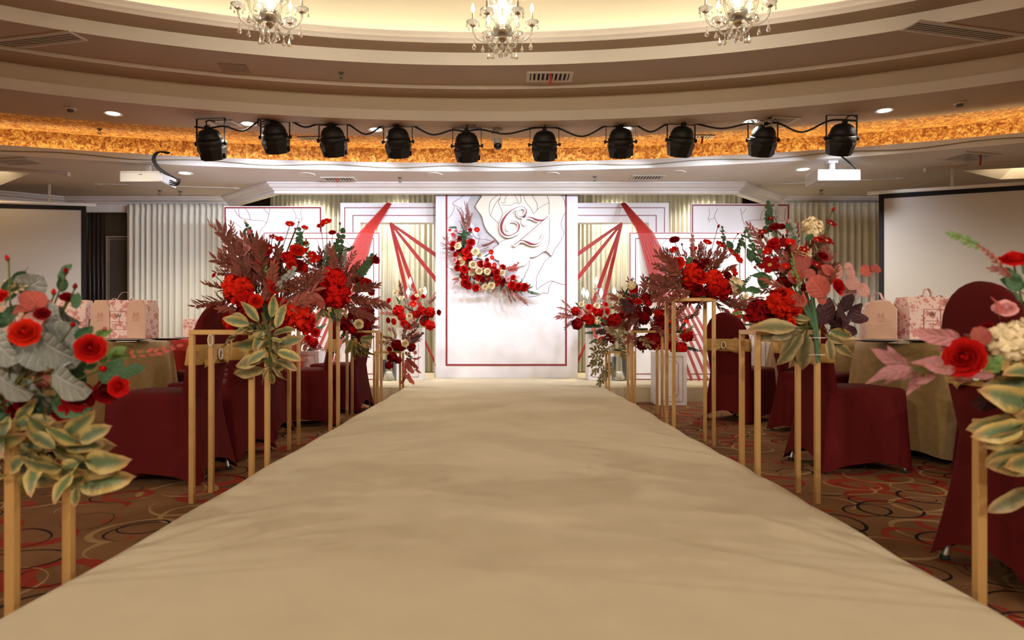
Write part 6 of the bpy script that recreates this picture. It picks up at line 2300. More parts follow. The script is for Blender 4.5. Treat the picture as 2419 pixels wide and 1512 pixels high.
A.burst(['fern', 'fern', 'dfern'], 12, 620, 670, 115, 105, 10, 190, 0.15, 0.75, 1.0, (0.0, 0.14))
A.fill(['rose', 'drose', 'peony', 'srose'], 9, 640, 655, 85, 65, 11, 16, 0.16, 0.0)

# ---------------- tallest stand, panelled side
b = STAND[(-1, 3)]
A = Arr('flower_arrangement', 'tall red arrangement with green eucalyptus and coral round leaves on the tallest stand', b, 4.80, (775, 690), GA, seed=24, foam=(0.03, 0.115, 0.022))
for (x0, y0, x1, y1) in ((820, 700, 905, 722), (825, 690, 890, 660), (815, 670, 870, 605), (780, 680, 720, 640), (790, 680, 770, 590), (770, 690, 700, 700), (800, 690, 850, 630), (760, 680, 740, 600), (800, 710, 880, 745), (760, 700, 690, 670), (790, 660, 800, 590), (750, 690, 690, 640), (820, 700, 895, 700), (770, 660, 745, 620)):
    A.sp('fern', x0, y0, x1, y1, A.rnd.uniform(-0.12, 0.08), A.rnd.uniform(-0.1, 0.06))
for (k, x, y, r, dd, st) in (('cosmos', 770, 521, 14, 0, 1), ('cosmos', 757, 531, 11, 0, 1), ('bud', 803, 529, 6, 0, 1), ('rose', 785, 549, 9, 0, 1), ('drose', 887, 613, 12, 0, 1), ('bud', 868, 620, 5, 0, 1), ('cosmos', 735, 600, 12, -0.08, 0), ('cosmos', 746, 612, 14, -0.1, 0), ('cosmos', 776, 638, 13, -0.12, 0), ('peony', 794, 652, 22, -0.12, 0), ('rose', 866, 672, 16, -0.08, 0), ('peony', 800, 700, 30, -0.14, 0), ('peony', 815, 672, 18, -0.1, 0), ('rose', 720, 575, 9, 0, 1), ('dpeony', 770, 700, 20, -0.08, 0), ('rose', 878, 690, 9, -0.05, 0), ('drose', 750, 660, 16, -0.1, 0), ('srose', 715, 595, 13, -0.05, 0), ('wbud', 825, 715, 5, -0.1, 0)):
    A.fl(k, x, y, r, dd, 0.9, bool(st))
A.sp('euc', 775, 640, 797, 550, -0.02); A.sp('geuc', 765, 650, 765, 585, 0.0); A.sp('euc', 835, 670, 870, 605, 0); A.sp('geuc', 800, 640, 815, 590, -0.02); A.sp('euc', 800, 600, 830, 580, 0.03); A.sp('lime', 725, 640, 722, 575, 0.0)
A.lf('lgreen', 840, 690, 852, 665, -0.1)
for (x0, y0, x1, y1) in ((720, 720, 705, 692), (735, 725, 745, 698), (700, 715, 690, 695), (760, 730, 755, 705), (735, 740, 725, 715), (715, 735, 695, 722)):
    A.lf('lcoral', x0, y0, x1, y1, -0.15)
A.burst(['var', 'euc'], 5, 785, 715, 40, 50, 200, 340, 0.1, 0.8, 1.0, (-0.1, 0.0))

A.burst(['fern', 'dfern', 'euc'], 9, 785, 665, 85, 85, 0, 180, 0.15, 0.75, 1.0, (0.0, 0.12))
A.fill(['peony', 'drose', 'dpeony', 'rose'], 9, 795, 680, 65, 45, 11, 17, 0.16, 0.0)

# ---------------- fourth stand, panelled side
b = STAND[(-1, 4)]
A = Arr('flower_arrangement', 'dark red peony arrangement with one peach rose above the fourth stand, panelled side', b, 6.56, (845, 770), GA, seed=25, foam=(0.03, 0.115, 0.022))
for (k, x, y, r, dd) in (('dpeony', 800, 758, 17, -0.1), ('wrose', 847, 765, 12, -0.14), ('dpeony', 858, 742, 20, -0.08), ('dpeony', 872, 735, 14, -0.05), ('dpeony', 857, 800, 13, -0.1), ('dpeony', 815, 772, 14, -0.05), ('drose', 830, 745, 12, -0.06), ('wbud', 824, 731, 5, -0.1), ('dpeony', 832, 780, 12, 0.0), ('rose', 870, 760, 9, -0.04)):
    A.fl(k, x, y, r, dd)
A.burst(['fern', 'euc'], 12, 845, 765, 50, 45, 0, 360, 0.1, 0.7, 1.05)
for (x0, y0, x1, y1) in ((850, 805, 878, 812), (845, 815, 880, 845), (840, 820, 868, 850), (830, 800, 820, 840), (845, 810, 850, 845), (825, 795, 800, 815), (850, 800, 885, 798), (835, 815, 835, 850)):
    A.lf('lvar', x0, y0, x1, y1, -0.14)

A.fill(['dpeony', 'peony', 'drose'], 6, 840, 765, 42, 30, 9, 13, 0.14, 0.0)

# ---------------- low stand at the stage, panelled side
b = STAND[(-1, 5)]
A = Arr('flower_arrangement', 'trailing dark red arrangement with coral leaves on the low stand below the candelabra', b, 7.62, (940, 815), GA, seed=26, foam=(0.03, 0.115, 0.022))
for (k, x, y, r, dd) in (('dpeony', 937, 815, 13, -0.1), ('dpeony', 950, 820, 10, -0.12), ('wrose', 957, 811, 9, -0.14), ('dpeony', 973, 820, 11, -0.08), ('dpeony', 925, 845, 12, -0.14), ('dpeony', 918, 865, 10, -0.14), ('dpeony', 940, 852, 9, -0.13), ('rose', 920, 825, 7, -0.1), ('prose', 965, 836, 5, -0.13), ('prose', 981, 833, 5, -0.12)):
    A.fl(k, x, y, r, dd)
for (x0, y0, x1, y1) in ((940, 810, 905, 795), (945, 805, 975, 775), (950, 808, 990, 800), (935, 805, 930, 775), (940, 815, 900, 815), (955, 805, 985, 785), (950, 800, 955, 768)):
    A.sp('fern', x0, y0, x1, y1, -0.08)
for (x0, y0, x1, y1) in ((955, 845, 985, 862), (955, 850, 975, 875), (955, 855, 958, 885), (960, 880, 975, 903), (960, 885, 952, 905), (975, 850, 992, 845), (980, 870, 992, 880)):
    A.sp('reuc', x0, y0, x1, y1, -0.14)
A.sp('plum', 965, 805, 995, 792, -0.1); A.sp('euc', 955, 830, 975, 845, -0.12)

# ---------------- stage pedestal with candelabra, panelled side
b = PED['L']
A = Arr('flower_arrangement', 'red and cream arrangement wrapped round the three bulb candelabra', Vector(b) + Vector((0, -0.11, 0)), 8.58, (970, 745), seed=27, foam=(0.10, 0.04, 0.05))
for (k, x, y, r) in (('peony', 938, 733, 14), ('peony', 947, 748, 10), ('cosmos', 976, 718, 9), ('wrose', 967, 747, 8), ('wrose', 935, 689, 8), ('wrose', 948, 703, 7), ('wrose', 997, 686, 7), ('peony', 996, 733, 11), ('peony', 1018, 738, 13), ('peony', 1004, 760, 12), ('peony', 1018, 770, 12), ('drose', 1037, 738, 7), ('rose', 978, 703, 9), ('wbud', 977, 757, 4), ('wbud', 930, 701, 4), ('peony', 985, 742, 10), ('rose', 955, 765, 10), ('rose', 930, 760, 8), ('drose', 917, 757, 7), ('rose', 962, 770, 9), ('prose', 920, 778, 6), ('rose', 918, 710, 7), ('rose', 1000, 700, 6), ('wrose', 985, 698, 5)):
    A.fl(k, x, y, r, A.rnd.uniform(-0.14, -0.02))
for (k, x0, y0, x1, y1) in (('fern', 945, 715, 945, 670), ('dfern', 940, 745, 902, 745), ('dfern', 975, 740, 975, 715), ('fern', 930, 735, 895, 712), ('dfern', 1005, 715, 1030, 695), ('fern', 1010, 720, 1025, 700), ('lime', 955, 760, 935, 752), ('lime', 985, 718, 998, 700), ('euc', 945, 720, 935, 705), ('dfern', 950, 780, 985, 765), ('fern', 985, 750, 960, 725), ('plum', 990, 760, 1010, 745), ('euc', 980, 765, 990, 750), ('geuc', 960, 720, 950, 700)):
    A.sp(k, x0, y0, x1, y1, A.rnd.uniform(-0.1, 0.0))

# ---------------- stage pedestal with candelabra, screen side
b = PED['R']
A = Arr('flower_arrangement', 'red and blush arrangement with burgundy feathers round the five bulb candelabra', Vector(b) + Vector((0, -0.11, 0)), 8.58, (1400, 745), seed=28, foam=(0.10, 0.04, 0.05))
for (k, x, y, r) in (('wrose', 1373, 719, 7), ('prose', 1370, 740, 10), ('wrose', 1410, 722, 8), ('wpeony', 1413, 758, 11), ('peony', 1358, 735, 11), ('dpeony', 1362, 766, 14), ('peony', 1393, 756, 13), ('peony', 1416, 738, 12), ('rose', 1391, 725, 8), ('rose', 1405, 733, 8), ('cosmos', 1421, 801, 10), ('peony', 1380, 752, 9), ('rose', 1432, 719, 6), ('bud', 1397, 707, 4), ('dpeony', 1430, 760, 11), ('rose', 1435, 735, 9)):
    A.fl(k, x, y, r, A.rnd.uniform(-0.14, -0.02))
for (k, x0, y0, x1, y1) in (('fern', 1360, 745, 1318, 757), ('fern', 1360, 740, 1320, 735), ('fern', 1358, 735, 1325, 718), ('fern', 1360, 755, 1335, 775), ('dfern', 1355, 750, 1322, 747), ('dfern', 1425, 735, 1425, 705), ('euc', 1410, 785, 1385, 790), ('euc', 1415, 800, 1395, 812), ('reuc', 1400, 770, 1408, 800), ('euc', 1375, 730, 1360, 718), ('reuc', 1390, 745, 1380, 735), ('geuc', 1400, 720, 1395, 705), ('beuc', 1405, 790, 1415, 775)):
    A.sp(k, x0, y0, x1, y1, A.rnd.uniform(-0.1, 0.0))

# ---------------- low stand at the stage, screen side
b = STAND[(1, 5)]
A = Arr('flower_arrangement', 'gold leaved trailing arrangement on the low stand before the stage vase', b, 7.62, (1460, 800), GA, seed=29, foam=(0.03, 0.115, 0.022))
for (x0, y0, x1, y1) in ((1470, 800, 1435, 785), (1475, 795, 1460, 765), (1480, 800, 1500, 775), (1480, 805, 1515, 800), (1470, 805, 1440, 805), (1465, 812, 1480, 840), (1435, 830, 1402, 825), (1432, 835, 1400, 845), (1430, 850, 1398, 865), (1430, 860, 1408, 885), (1432, 870, 1425, 905), (1435, 850, 1450, 880), (1455, 815, 1435, 835), (1440, 815, 1410, 810), (1438, 880, 1418, 905), (1485, 800, 1500, 815)):
    A.sp('dry', x0, y0, x1, y1, A.rnd.uniform(-0.14, -0.04))
for (k, x, y, r) in (('dpeony', 1450, 757, 17), ('dpeony', 1475, 770, 14), ('drose', 1440, 785, 9), ('dpeony', 1445, 800, 10), ('drose', 1470, 745, 12)):
    A.fl(k, x, y, r)
A.burst(['fern', 'plum', 'euc'], 9, 1455, 780, 42, 45, 0, 360)

# ---------------- fourth stand, screen side
b = STAND[(1, 4)]
A = Arr('flower_arrangement', 'dark feathery red arrangement with cream buds above the fourth stand, screen side', b, 6.56, (1520, 745), GA, seed=30, foam=(0.03, 0.115, 0.022))
for (x0, y0, x1, y1) in ((1520, 740, 1450, 740), (1525, 730, 1465, 700), (1520, 720, 1490, 665), (1530, 730, 1540, 660), (1540, 735, 1600, 690), (1540, 750, 1605, 740), (1530, 760, 1590, 790), (1500, 760, 1450, 780), (1510, 735, 1440, 715), (1535, 720, 1570, 660), (1515, 750, 1480, 780), (1540, 760, 1570, 800), (1500, 720, 1500, 680), (1550, 740, 1600, 715)):
    A.sp('fern', x0, y0, x1, y1, A.rnd.uniform(-0.14, 0.08), A.rnd.uniform(-0.1, 0.05))
for (k, x, y, r, st) in (('peony', 1450, 755, 15, 0), ('dpeony', 1495, 742, 20, 0), ('peony', 1475, 730, 12, 0), ('dpeony', 1540, 810, 20, 0), ('dpeony', 1520, 815, 16, 0), ('dpeony', 1550, 790, 16, 0), ('wpeony', 1491, 672, 11, 1), ('rose', 1497, 684, 11, 0), ('wrose', 1463, 703, 8, 0), ('wbud', 1469, 680, 6, 1), ('bud', 1497, 659, 4, 1), ('dcosmos', 1528, 655, 6, 1), ('dcosmos', 1540, 650, 6, 1), ('wpeony', 1462, 712, 6, 0), ('dpeony', 1560, 755, 15, 0), ('rose', 1508, 712, 9, 0), ('drose', 1530, 735, 14, 0), ('dpeony', 1570, 770, 14, 0)):
    A.fl(k, x, y, r, None, 0.9, bool(st))
A.sp('euc', 1500, 690, 1485, 670, 0); A.sp('euc', 1520, 680, 1530, 652, 0); A.sp('plum', 1500, 740, 1470, 715, -0.1); A.sp('euc', 1475, 700, 1480, 680, 0)
A.burst(['dry', 'fern'], 6, 1510, 790, 45, 40, 180, 350, 0.1, 0.7, 1.0, (-0.12, 0.0))

A.burst(['fern', 'fern', 'dfern'], 9, 1520, 735, 75, 75, 0, 360, 0.15, 0.75, 1.0, (-0.08, 0.1))
A.fill(['peony', 'dpeony', 'drose', 'rose'], 9, 1510, 750, 60, 55, 9, 15, 0.16, 0.0)

# ---------------- tallest stand, screen side
b = STAND[(1, 3)]
A = Arr('flower_arrangement', 'scarlet and burgundy arrangement with a large cream rose on the tallest stand, screen side', b, 4.96, (1650, 690), GA, seed=31, foam=(0.03, 0.115, 0.022))
for (x0, y0, x1, y1) in ((1610, 660, 1548, 598), (1610, 665, 1545, 640), (1620, 690, 1525, 690), (1620, 685, 1540, 665), (1600, 640, 1570, 590), (1640, 640, 1650, 580), (1680, 640, 1710, 590), (1690, 650, 1730, 620), (1650, 700, 1600, 740), (1660, 705, 1650, 745), (1680, 705, 1720, 740), (1690, 700, 1770, 720), (1640, 690, 1580, 710), (1620, 650, 1590, 600), (1700, 660, 1730, 650), (1690, 710, 1780, 710), (1630, 700, 1560, 720), (1670, 640, 1690, 590)):
    A.sp('fern', x0, y0, x1, y1, A.rnd.uniform(-0.14, 0.08), A.rnd.uniform(-0.1, 0.05))
for (x0, y0, x1, y1) in ((1665, 620, 1657, 578), (1680, 610, 1690, 580), (1630, 690, 1595, 695), (1700, 615, 1725, 595), (1690, 705, 1655, 715), (1640, 660, 1610, 665), (1650, 620, 1635, 600)):
    A.sp('dfern', x0, y0, x1, y1, -0.08)
for (k, x, y, r, dd, st) in (('drose', 1593, 566, 12, 0, 1), ('cosmos', 1592, 591, 12, 0, 1), ('bud', 1611, 578, 6, 0, 1), ('cosmos', 1638, 587, 10, 0, 1), ('cosmos', 1672, 570, 12, 0, 1), ('srose', 1600, 621, 18, -0.1, 0), ('speony', 1636, 642, 24, -0.14, 0), ('srose', 1655, 655, 18, -0.14, 0), ('speony', 1690, 655, 22, -0.12, 0), ('peony', 1706, 682, 28, -0.12, 0), ('dpeony', 1680, 690, 18, -0.08, 0), ('wpeony', 1740, 675, 22, -0.08, 0), ('cosmos', 1703, 575, 13, -0.02, 1), ('cosmos', 1733, 595, 14, -0.02, 0), ('cosmos', 1745, 612, 14, -0.02, 0), ('cosmos', 1733, 640, 14, -0.04, 0), ('bud', 1697, 585, 7, 0, 0), ('drose', 1668, 618, 13, -0.08, 0), ('bud', 1743, 553, 5, 0, 1), ('drose', 1640, 620, 10, -0.1, 0), ('bud', 1697, 535, 7, 0.05, 1), ('cosmos', 1735, 655, 10, 0, 0), ('bud', 1550, 636, 3, 0, 0), ('prose', 1735, 700, 6, -0.1, 0)):
    A.fl(k, x, y, r, dd, 0.9, bool(st))
A.sp('euc', 1715, 600, 1697, 545, 0); A.sp('euc', 1735, 610, 1748, 552, 0); A.sp('euc', 1745, 680, 1770, 655, -0.05); A.sp('beuc', 1640, 610, 1628, 565, 0)
A.lf('lgreen', 1632, 628, 1627, 605, -0.1); A.lf('lgreen', 1762, 690, 1735, 660, -0.12); A.lf('lgreen', 1730, 590, 1718, 568, 0)
A.fill(['dpeony', 'drose'], 6, 1660, 680, 60, 30, 14, 18, 0.0, 0.1)

A.burst(['fern', 'dfern', 'fern'], 10, 1650, 670, 100, 85, 0, 190, 0.15, 0.75, 1.0, (0.0, 0.12))
A.fill(['speony', 'rose', 'drose', 'peony'], 9, 1655, 660, 75, 40, 11, 17, 0.16, 0.0)

# ---------------- second stand, screen side
b = STAND[(1, 2)]
A = Arr('flower_arrangement', 'wild red arrangement with pale blush leaves and plum foliage, stems zip tied to the stand', b, 3.36, (1890, 710), GA, seed=32, foam=(0.03, 0.115, 0.022))
for (k, x, y, r, dd, st) in (('wpeony', 1922, 530, 24, 0.02, 1), ('wbud', 1887, 567, 9, 0.02, 1), ('wrose', 1898, 593, 20, -0.02, 0), ('wrose', 1905, 600, 14, 0, 0), ('dcosmos', 1821, 512, 10, 0, 1), ('drose', 1830, 535, 14, 0, 1), ('drose', 1846, 535, 11, 0, 0), ('dcosmos', 1838, 570, 24, -0.03, 0), ('dcosmos', 1817, 621, 26, -0.06, 1), ('cosmos', 1933, 563, 14, 0, 1), ('dcosmos', 1957, 563, 20, 0.0, 1), ('dcosmos', 1966, 523, 16, 0, 1), ('bud', 1968, 496, 9, 0, 1), ('bud', 1905, 575, 8, 0, 0), ('dcosmos', 1932, 622, 15, -0.05, 0), ('bud', 1784, 632, 8, -0.02, 1), ('speony', 1850, 715, 38, -0.14, 0), ('speony', 1872, 735, 24, -0.12, 0), ('dpeony', 1790, 738, 30, -0.08, 0), ('rose', 1981, 676, 20, -0.08, 0), ('srose', 1870, 762, 10, -0.15, 0), ('dpeony', 1820, 750, 22, -0.04, 0), ('dcosmos', 1950, 630, 12, 0, 0), ('drose', 1795, 560, 9, 0.02, 1), ('dcosmos', 1800, 545, 12, 0.0, 1)):
    A.fl(k, x, y, r, dd, 0.9, bool(st))
for (x0, y0, x1, y1, dd) in ((1880, 605, 1876, 570, -0.02), (1900, 640, 1885, 595, -0.05), (1910, 630, 1905, 595, 0.0), (1940, 690, 1935, 650, -0.10), (1950, 700, 1915, 655, -0.12), (1965, 650, 1945, 625, -0.06), (1970, 665, 1935, 640, -0.05), (1960, 620, 1945, 600, 0), (2035, 650, 2058, 628, 0.02), (2058, 640, 2082, 630, 0.02), (1895, 665, 1865, 640, -0.06), (1900, 715, 1865, 705, -0.18), (1890, 725, 1905, 690, -0.16), (1945, 720, 1935, 690, -0.1), (1900, 620, 1870, 615, -0.02), (1925, 655, 1900, 640, -0.08), (1850, 645, 1835, 615, -0.04)):
    A.lf('lcoral', x0, y0, x1, y1, dd, 0, A.rnd.uniform(-0.7, 0.7))
for (x0, y0, x1, y1, dd) in ((1975, 650, 1990, 625, 0), (2000, 655, 2018, 632, 0), (2005, 685, 2022, 648, -0.03), (2030, 700, 2050, 670, 0), (2005, 710, 2000, 670, 0.02), (2000, 640, 2010, 620, 0.03), (1985, 660, 1975, 635, -0.02)):
    A.lf('lblush', x0, y0, x1, y1, dd, 0, A.rnd.uniform(-0.5, 0.5))
for (x0, y0, x1, y1, dd) in ((1940, 770, 1960, 700, -0.08), (1960, 780, 1995, 720, -0.08), (1970, 770, 2015, 755, -0.10), (1985, 775, 2030, 790, -0.08), (1955, 755, 1975, 770, -0.1), (2000, 750, 2045, 720, -0.02), (2010, 760, 2055, 745, -0.02), (1930, 740, 1970, 730, -0.04), (1990, 740, 2010, 690, -0.02), (1975, 720, 2010, 780, -0.12), (1940, 720, 1950, 760, -0.04)):
    A.lf('lplum', x0, y0, x1, y1, dd)
for (x0, y0, x1, y1, k) in ((1775, 620, 1770, 585, 'lgreen'), (1800, 620, 1778, 605, 'lgreen'), (1820, 660, 1780, 645, 'lgreen'), (1800, 670, 1825, 650, 'llime'), (1800, 690, 1755, 680, 'lgreen'), (1760, 590, 1752, 560, 'lgreen'), (1865, 545, 1858, 525, 'lgreen'), (1905, 570, 1920, 550, 'lgreen'), (1870, 575, 1880, 555, 'lgreen'), (1815, 680, 1790, 655, 'lgreen'), (1790, 600, 1800, 585, 'lgreen')):
    A.lf(k, x0, y0, x1, y1, -0.03)
A.sp('geuc', 1840, 600, 1815, 500, 0.02); A.sp('geuc', 1870, 610, 1865, 530, 0.02); A.sp('euc', 1815, 560, 1805, 487, 0.02); A.sp('dfern', 1805, 600, 1760, 540, 0.02); A.sp('dfern', 1830, 610, 1785, 580, 0); A.sp('dfern', 1830, 590, 1780, 555, 0.02); A.sp('euc', 1800, 640, 1752, 560, 0); A.sp('dfern', 1810, 640, 1785, 590, 0)
for (x0, y0, x1, y1) in ((1890, 690, 1840, 610), (1900, 690, 1880, 600), (1910, 680, 1930, 590), (1930, 690, 1975, 640), (1890, 700, 1800, 680), (1880, 680, 1820, 640), (1900, 660, 1900, 610), (1920, 690, 1950, 610), (1880, 710, 1800, 700)):
    A.sp(A.rnd.choice(['fern', 'dfern', 'lime']), x0, y0, x1, y1, A.rnd.uniform(-0.06, 0.1))
A.sp('lime', 1880, 680, 1860, 610, -0.08); A.sp('lime', 1890, 690, 1880, 650, -0.1); A.sp('reuc', 1870, 650, 1850, 590, 0.02)
# bundled stems tied to the inner leg
for k in range(11):
    dx = A.rnd.uniform(-14, 14)
    mb = MB(); mb.tube([q - A.base for q in (P(1905 + dx * 2.4, 690, 3.3), P(1928 + dx * 0.6, 775, 3.22), P(1933 + dx * 0.5, 800 + A.rnd.uniform(20, 60), 3.2))], 0.0045, 5)
    mb.build('stem', M['green'], A.t)
for y in (798, 838):
    mb = MB()
    c = P(1934, y, 3.205) - A.base
    mb.tube([c + Vector((0.030 * math.cos(a * PI / 8), 0.022 * math.sin(a * PI / 8), 0)) for a in range(17)], 0.0018, 5)
    mb.tube([c + Vector((-0.03, -0.005, 0)), c + Vector((-0.055, -0.02, -0.002))], 0.0016, 4)
    mb.build('zip_tie', M['porcelain'], A.t)
for (x0, y0, x1, y1, k) in ((1880, 770, 1780, 780, 'ldry'), (1890, 775, 1795, 800, 'ldry'), (1880, 775, 1775, 765, 'ldry'), (1900, 780, 1840, 830, 'ldry'), (1905, 785, 1895, 880, 'ldry'), (1895, 785, 1850, 870, 'ldry'), (1910, 790, 1880, 875, 'ldry'), (1960, 790, 2015, 795, 'lvar'), (1965, 800, 2015, 850, 'ldry'), (1955, 800, 1970, 855, 'ldry'), (1950, 790, 1995, 815, 'ldry'), (1875, 755, 1910, 765, 'lvar'), (1900, 760, 1915, 805, 'ldry'), (1870, 790, 1830, 800, 'ldry'), (1900, 770, 1870, 810, 'lvar'), (1960, 780, 2020, 800, 'lvar'), (1870, 745, 1912, 755, 'lvar')):
    A.lf(k, x0, y0, x1, y1, A.rnd.uniform(-0.20, -0.06), A.rnd.uniform(-0.05, 0.05))
A.fill(['dpeony', 'drose'], 5, 1870, 700, 60, 40, 16, 20, 0.0, 0.12)

A.burst(['dfern', 'fern', 'reuc', 'euc'], 12, 1885, 660, 105, 130, 20, 170, 0.15, 0.7, 1.0, (0.0, 0.12))
A.fill(['drose', 'dcosmos', 'rose', 'cosmos'], 10, 1880, 620, 75, 75, 10, 15, 0.14, 0.0)

# ---------------- pedestals on the floor
A = Arr('flower_arrangement', 'small red and cream arrangement on the floor pedestal before the stage front', PED['RF'], 7.66, (1595, 815), seed=33, foam=(0.03, 0.115, 0.022))
for (k, x, y, r) in (('peony', 1626, 790, 16), ('peony', 1612, 822, 14), ('peony', 1575, 778, 11), ('wrose', 1607, 794, 8), ('cosmos', 1622, 758, 7), ('rose', 1580, 815, 12), ('drose', 1565, 800, 12), ('peony', 1550, 815, 14), ('rose', 1590, 760, 8), ('wbud', 1632, 783, 4), ('bud', 1612, 775, 6), ('peony', 1594, 835, 10), ('prose', 1590, 812, 6)):
    A.fl(k, x, y, r, A.rnd.uniform(-0.16, -0.02))
A.burst(['lime', 'euc', 'dfern', 'lime'], 14, 1595, 795, 50, 50, 0, 360, 0.1, 0.7, 1.1)
A.sp('fern', 1600, 760, 1640, 735, 0); A.sp('euc', 1620, 820, 1650, 825, 0)
A = Arr('flower_arrangement', 'red berry and pink arrangement on the taller floor pedestal', PED['RB'], 7.66, (1765, 745), seed=34, foam=(0.03, 0.115, 0.022))
for (k, x, y, r) in (('speony', 1740, 740, 11), ('speony', 1768, 752, 11), ('speony', 1785, 740, 10), ('prose', 1718, 735, 5), ('wrose', 1762, 700, 7), ('rose', 1770, 725, 8), ('peony', 1790, 715, 9), ('rose', 1745, 720, 8), ('prose', 1775, 705, 6)):
    A.fl(k, x, y, r)
A.burst(['lime', 'euc', 'dfern'], 12, 1765, 735, 42, 42, 0, 360)
A = Arr('flower_arrangement', 'red and white arrangement on the floor pedestal beyond the red clothed table', PED['LB'], 7.62, (735, 800), seed=35, foam=(0.03, 0.115, 0.022))
for (k, x, y, r) in (('speony', 735, 750, 14), ('speony', 722, 775, 14), ('rose', 745, 785, 11), ('wrose', 712, 760, 9), ('dahlia', 700, 770, 9), ('peony', 740, 810, 12), ('prose', 742, 822, 7), ('rose', 728, 800, 9), ('wrose', 720, 735, 7), ('peony', 705, 745, 10)):
    A.fl(k, x, y, r, A.rnd.uniform(-0.16, -0.02))
A.burst(['dfern', 'euc', 'lime', 'beuc'], 12, 730, 785, 38, 60, 0, 360)

# ---------------- crescent fixed to the backdrop
A = Arr('crescent_garland', 'crescent garland of red and cream roses fixed to the backdrop rose', P(1110, 600, 8.955), 8.90, (1110, 610), cat='garland', seed=36, foam=None)
g = lambda x, y: (1020 + x / 5.4, 440 + y / 5.4)
bm_ = MB()
ch_ = smooth_poly([g(410, 560), g(400, 760), g(430, 930), g(540, 1080), g(720, 1130), g(880, 1180), g(1050, 1270), g(1180, 1310)], 3)
bm_.tube([P(x, y, 8.955) - A.base for x, y in ch_], [0.016] * len(ch_), 8)
bm_.build('garland_base', M['foam'], A.t, True)
RR = [('rose', 270, 735, 32), ('rose', 500, 715, 45), ('rose', 440, 835, 42), ('rose', 480, 790, 34), ('drose', 350, 810, 34), ('rose', 475, 880, 34), ('drose', 265, 790, 30), ('rose', 300, 870, 28), ('cosmos', 420, 915, 26), ('cosmos', 490, 940, 26), ('rose', 330, 975, 28), ('rose', 410, 1065, 42), ('rose', 325, 1045, 32), ('rose', 630, 990, 36), ('rose', 712, 1018, 42), ('cosmos', 800, 1003, 26), ('rose', 905, 1038, 34), ('rose', 828, 1098, 38), ('rose', 600, 1160, 40), ('drose', 655, 1190, 34), ('rose', 425, 1185, 36), ('rose', 425, 1240, 44), ('rose', 465, 1270, 40), ('rose', 565, 1300, 38), ('rose', 825, 1165, 38), ('rose', 862, 1195, 36), ('drose', 905, 1230, 34), ('rose', 1025, 1265, 44), ('rose', 1100, 1285, 42), ('rose', 1185, 1290, 44), ('cosmos', 505, 1055, 24), ('cosmos', 575, 550, 32), ('rose', 490, 555, 22), ('rose', 705, 940, 22), ('cosmos', 755, 840, 28), ('cosmos', 770, 910, 24), ('rose', 1040, 1165, 28), ('cosmos', 230, 560, 18), ('cosmos', 265, 610, 18),
      ('wrose', 330, 762, 40), ('wrose', 365, 872, 36), ('wrose', 555, 835, 42), ('wrose', 610, 878, 30), ('wrose', 378, 967, 40), ('wrose', 525, 1005, 42), ('wrose', 605, 1083, 38), ('wrose', 512, 1102, 38), ('wrose', 712, 1090, 38), ('wrose', 898, 1105, 34), ('wrose', 762, 1268, 38), ('wrose', 680, 1285, 34), ('prose', 580, 985, 26), ('prose', 682, 982, 26), ('prose', 660, 1062, 26), ('prose', 290, 940, 28), ('prose', 290, 640, 30), ('prose', 595, 1230, 22), ('prose', 620, 1320, 20), ('wbud', 425, 1013, 16), ('wbud', 315, 708, 12), ('wbud', 740, 1335, 14), ('prose', 1030, 1165, 26), ('prose', 975, 1190, 26), ('prose', 310, 570, 24), ('drose', 930, 1210, 30), ('bud', 1275, 1360, 18)]
for (k, x, y, r) in RR:
    A.fl(k, *g(x, y), r / 5.4 * 1.28, A.rnd.uniform(-0.10, -0.03), 2.5)
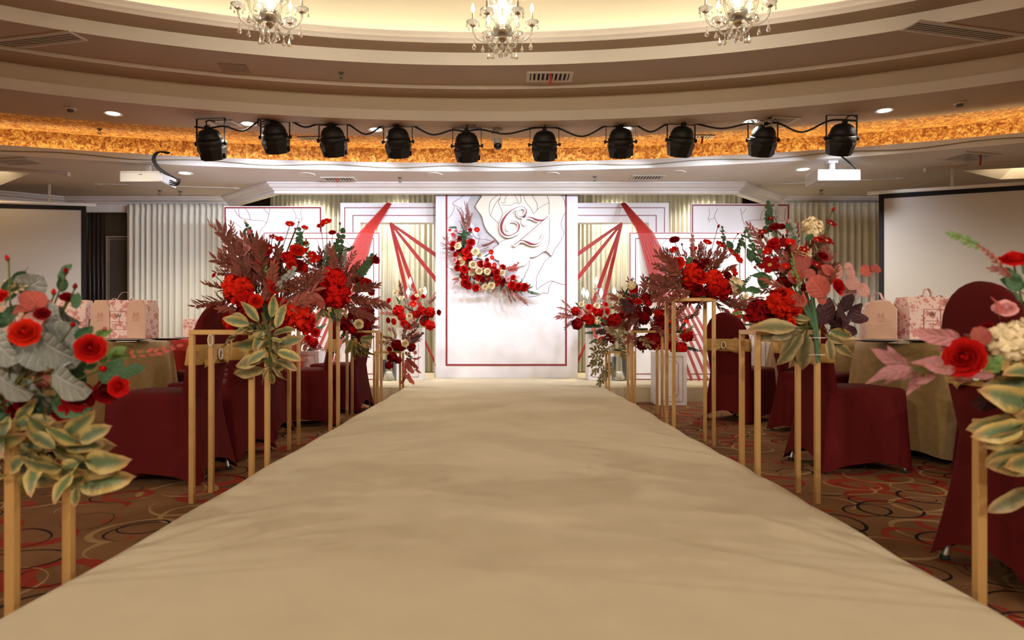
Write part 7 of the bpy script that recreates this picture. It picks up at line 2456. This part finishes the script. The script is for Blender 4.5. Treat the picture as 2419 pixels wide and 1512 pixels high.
for (k, x0, y0, x1, y1) in (('nfern', 410, 520, 320, 310), ('nfern', 420, 480, 440, 230), ('nfern', 440, 520, 480, 350), ('fern', 430, 560, 370, 420), ('fern', 440, 590, 450, 400), ('nfern', 400, 560, 330, 460), ('nfern', 270, 800, 130, 700), ('nfern', 280, 830, 140, 770), ('nfern', 270, 850, 180, 860), ('nfern', 300, 880, 220, 930), ('nfern', 300, 790, 190, 740), ('nfern', 600, 780, 780, 680), ('nfern', 570, 760, 590, 680), ('nfern', 640, 800, 730, 760), ('reuc', 940, 1070, 1090, 1000), ('reuc', 960, 1080, 1090, 1050), ('beuc', 960, 1160, 1090, 1160), ('beuc', 350, 1190, 290, 1240), ('reuc', 360, 1170, 280, 1200), ('nfern', 900, 1250, 1010, 1420), ('nfern', 950, 1260, 1100, 1430), ('nfern', 1000, 1300, 1200, 1440), ('nfern', 870, 1240, 940, 1350), ('nfern', 1040, 1320, 1130, 1430), ('nfern', 860, 1280, 780, 1360), ('euc', 430, 640, 330, 600), ('euc', 420, 650, 430, 560), ('euc', 330, 530, 230, 540), ('euc', 560, 920, 640, 930), ('euc', 660, 900, 740, 860), ('euc', 580, 1040, 640, 1120), ('euc', 500, 1130, 480, 1220), ('euc', 640, 1140, 700, 1190), ('lime', 440, 1140, 320, 1130), ('lime', 420, 1120, 340, 1180), ('euc', 540, 1200, 540, 1290), ('euc', 740, 1080, 780, 1000), ('lime', 800, 1060, 830, 990), ('euc', 1090, 1260, 1140, 1210), ('euc', 1200, 1330, 1350, 1375), ('euc', 1210, 1310, 1280, 1280), ('euc', 560, 880, 500, 900), ('euc', 440, 700, 400, 600), ('euc', 700, 1150, 760, 1180), ('fern', 740, 1200, 800, 1250), ('euc', 460, 960, 560, 960), ('euc', 600, 1260, 660, 1230)):
    A.sp(k, *g(x0, y0), *g(x1, y1), A.rnd.uniform(-0.05, 0.02))

# leafy filling between the blossoms of the crescent
for k in range(110):
    q = A.rnd.random() * (len(ch_) - 1)
    i_ = int(q)
    x0, y0 = (Vector(ch_[i_]).lerp(Vector(ch_[min(i_ + 1, len(ch_) - 1)]), q - i_))
    an = A.rnd.uniform(0, 6.28)
    ln = A.rnd.uniform(12, 22)
    A.sp(A.rnd.choice(['euc', 'euc', 'euc', 'nfern', 'lime']), x0, y0, x0 + ln * math.cos(an), y0 + ln * math.sin(an), A.rnd.uniform(-0.04, 0.02))
for (x0, y0, x1, y1) in ((420, 480, 330, 300), (430, 480, 420, 240), (440, 490, 485, 340), (430, 520, 380, 400), (430, 520, 450, 330), (290, 800, 120, 690), (290, 830, 150, 800), (290, 850, 200, 930), (940, 1250, 1060, 1450), (970, 1270, 1160, 1450), (1010, 1290, 1250, 1450), (900, 1240, 980, 1380), (830, 1280, 770, 1380), (590, 760, 790, 670)):
    A.sp('nfern', *g(x0, y0), *g(x1, y1), A.rnd.uniform(-0.05, 0.0))

for k in range(44):
    q = A.rnd.uniform(0.10, 0.95) * (len(ch_) - 1)
    i_ = int(q)
    c_ = Vector(ch_[i_]).lerp(Vector(ch_[min(i_ + 1, len(ch_) - 1)]), q - i_)
    wd_ = 20 * math.sin(PI * q / (len(ch_) - 1)) + 4
    A.fl(A.rnd.choice(['rose', 'rose', 'drose', 'peony', 'wrose', 'dpeony']), c_.x + A.rnd.uniform(-wd_, wd_), c_.y + A.rnd.uniform(-wd_, wd_), A.rnd.uniform(5.5, 7.5), A.rnd.uniform(-0.06, -0.01), 2.5)
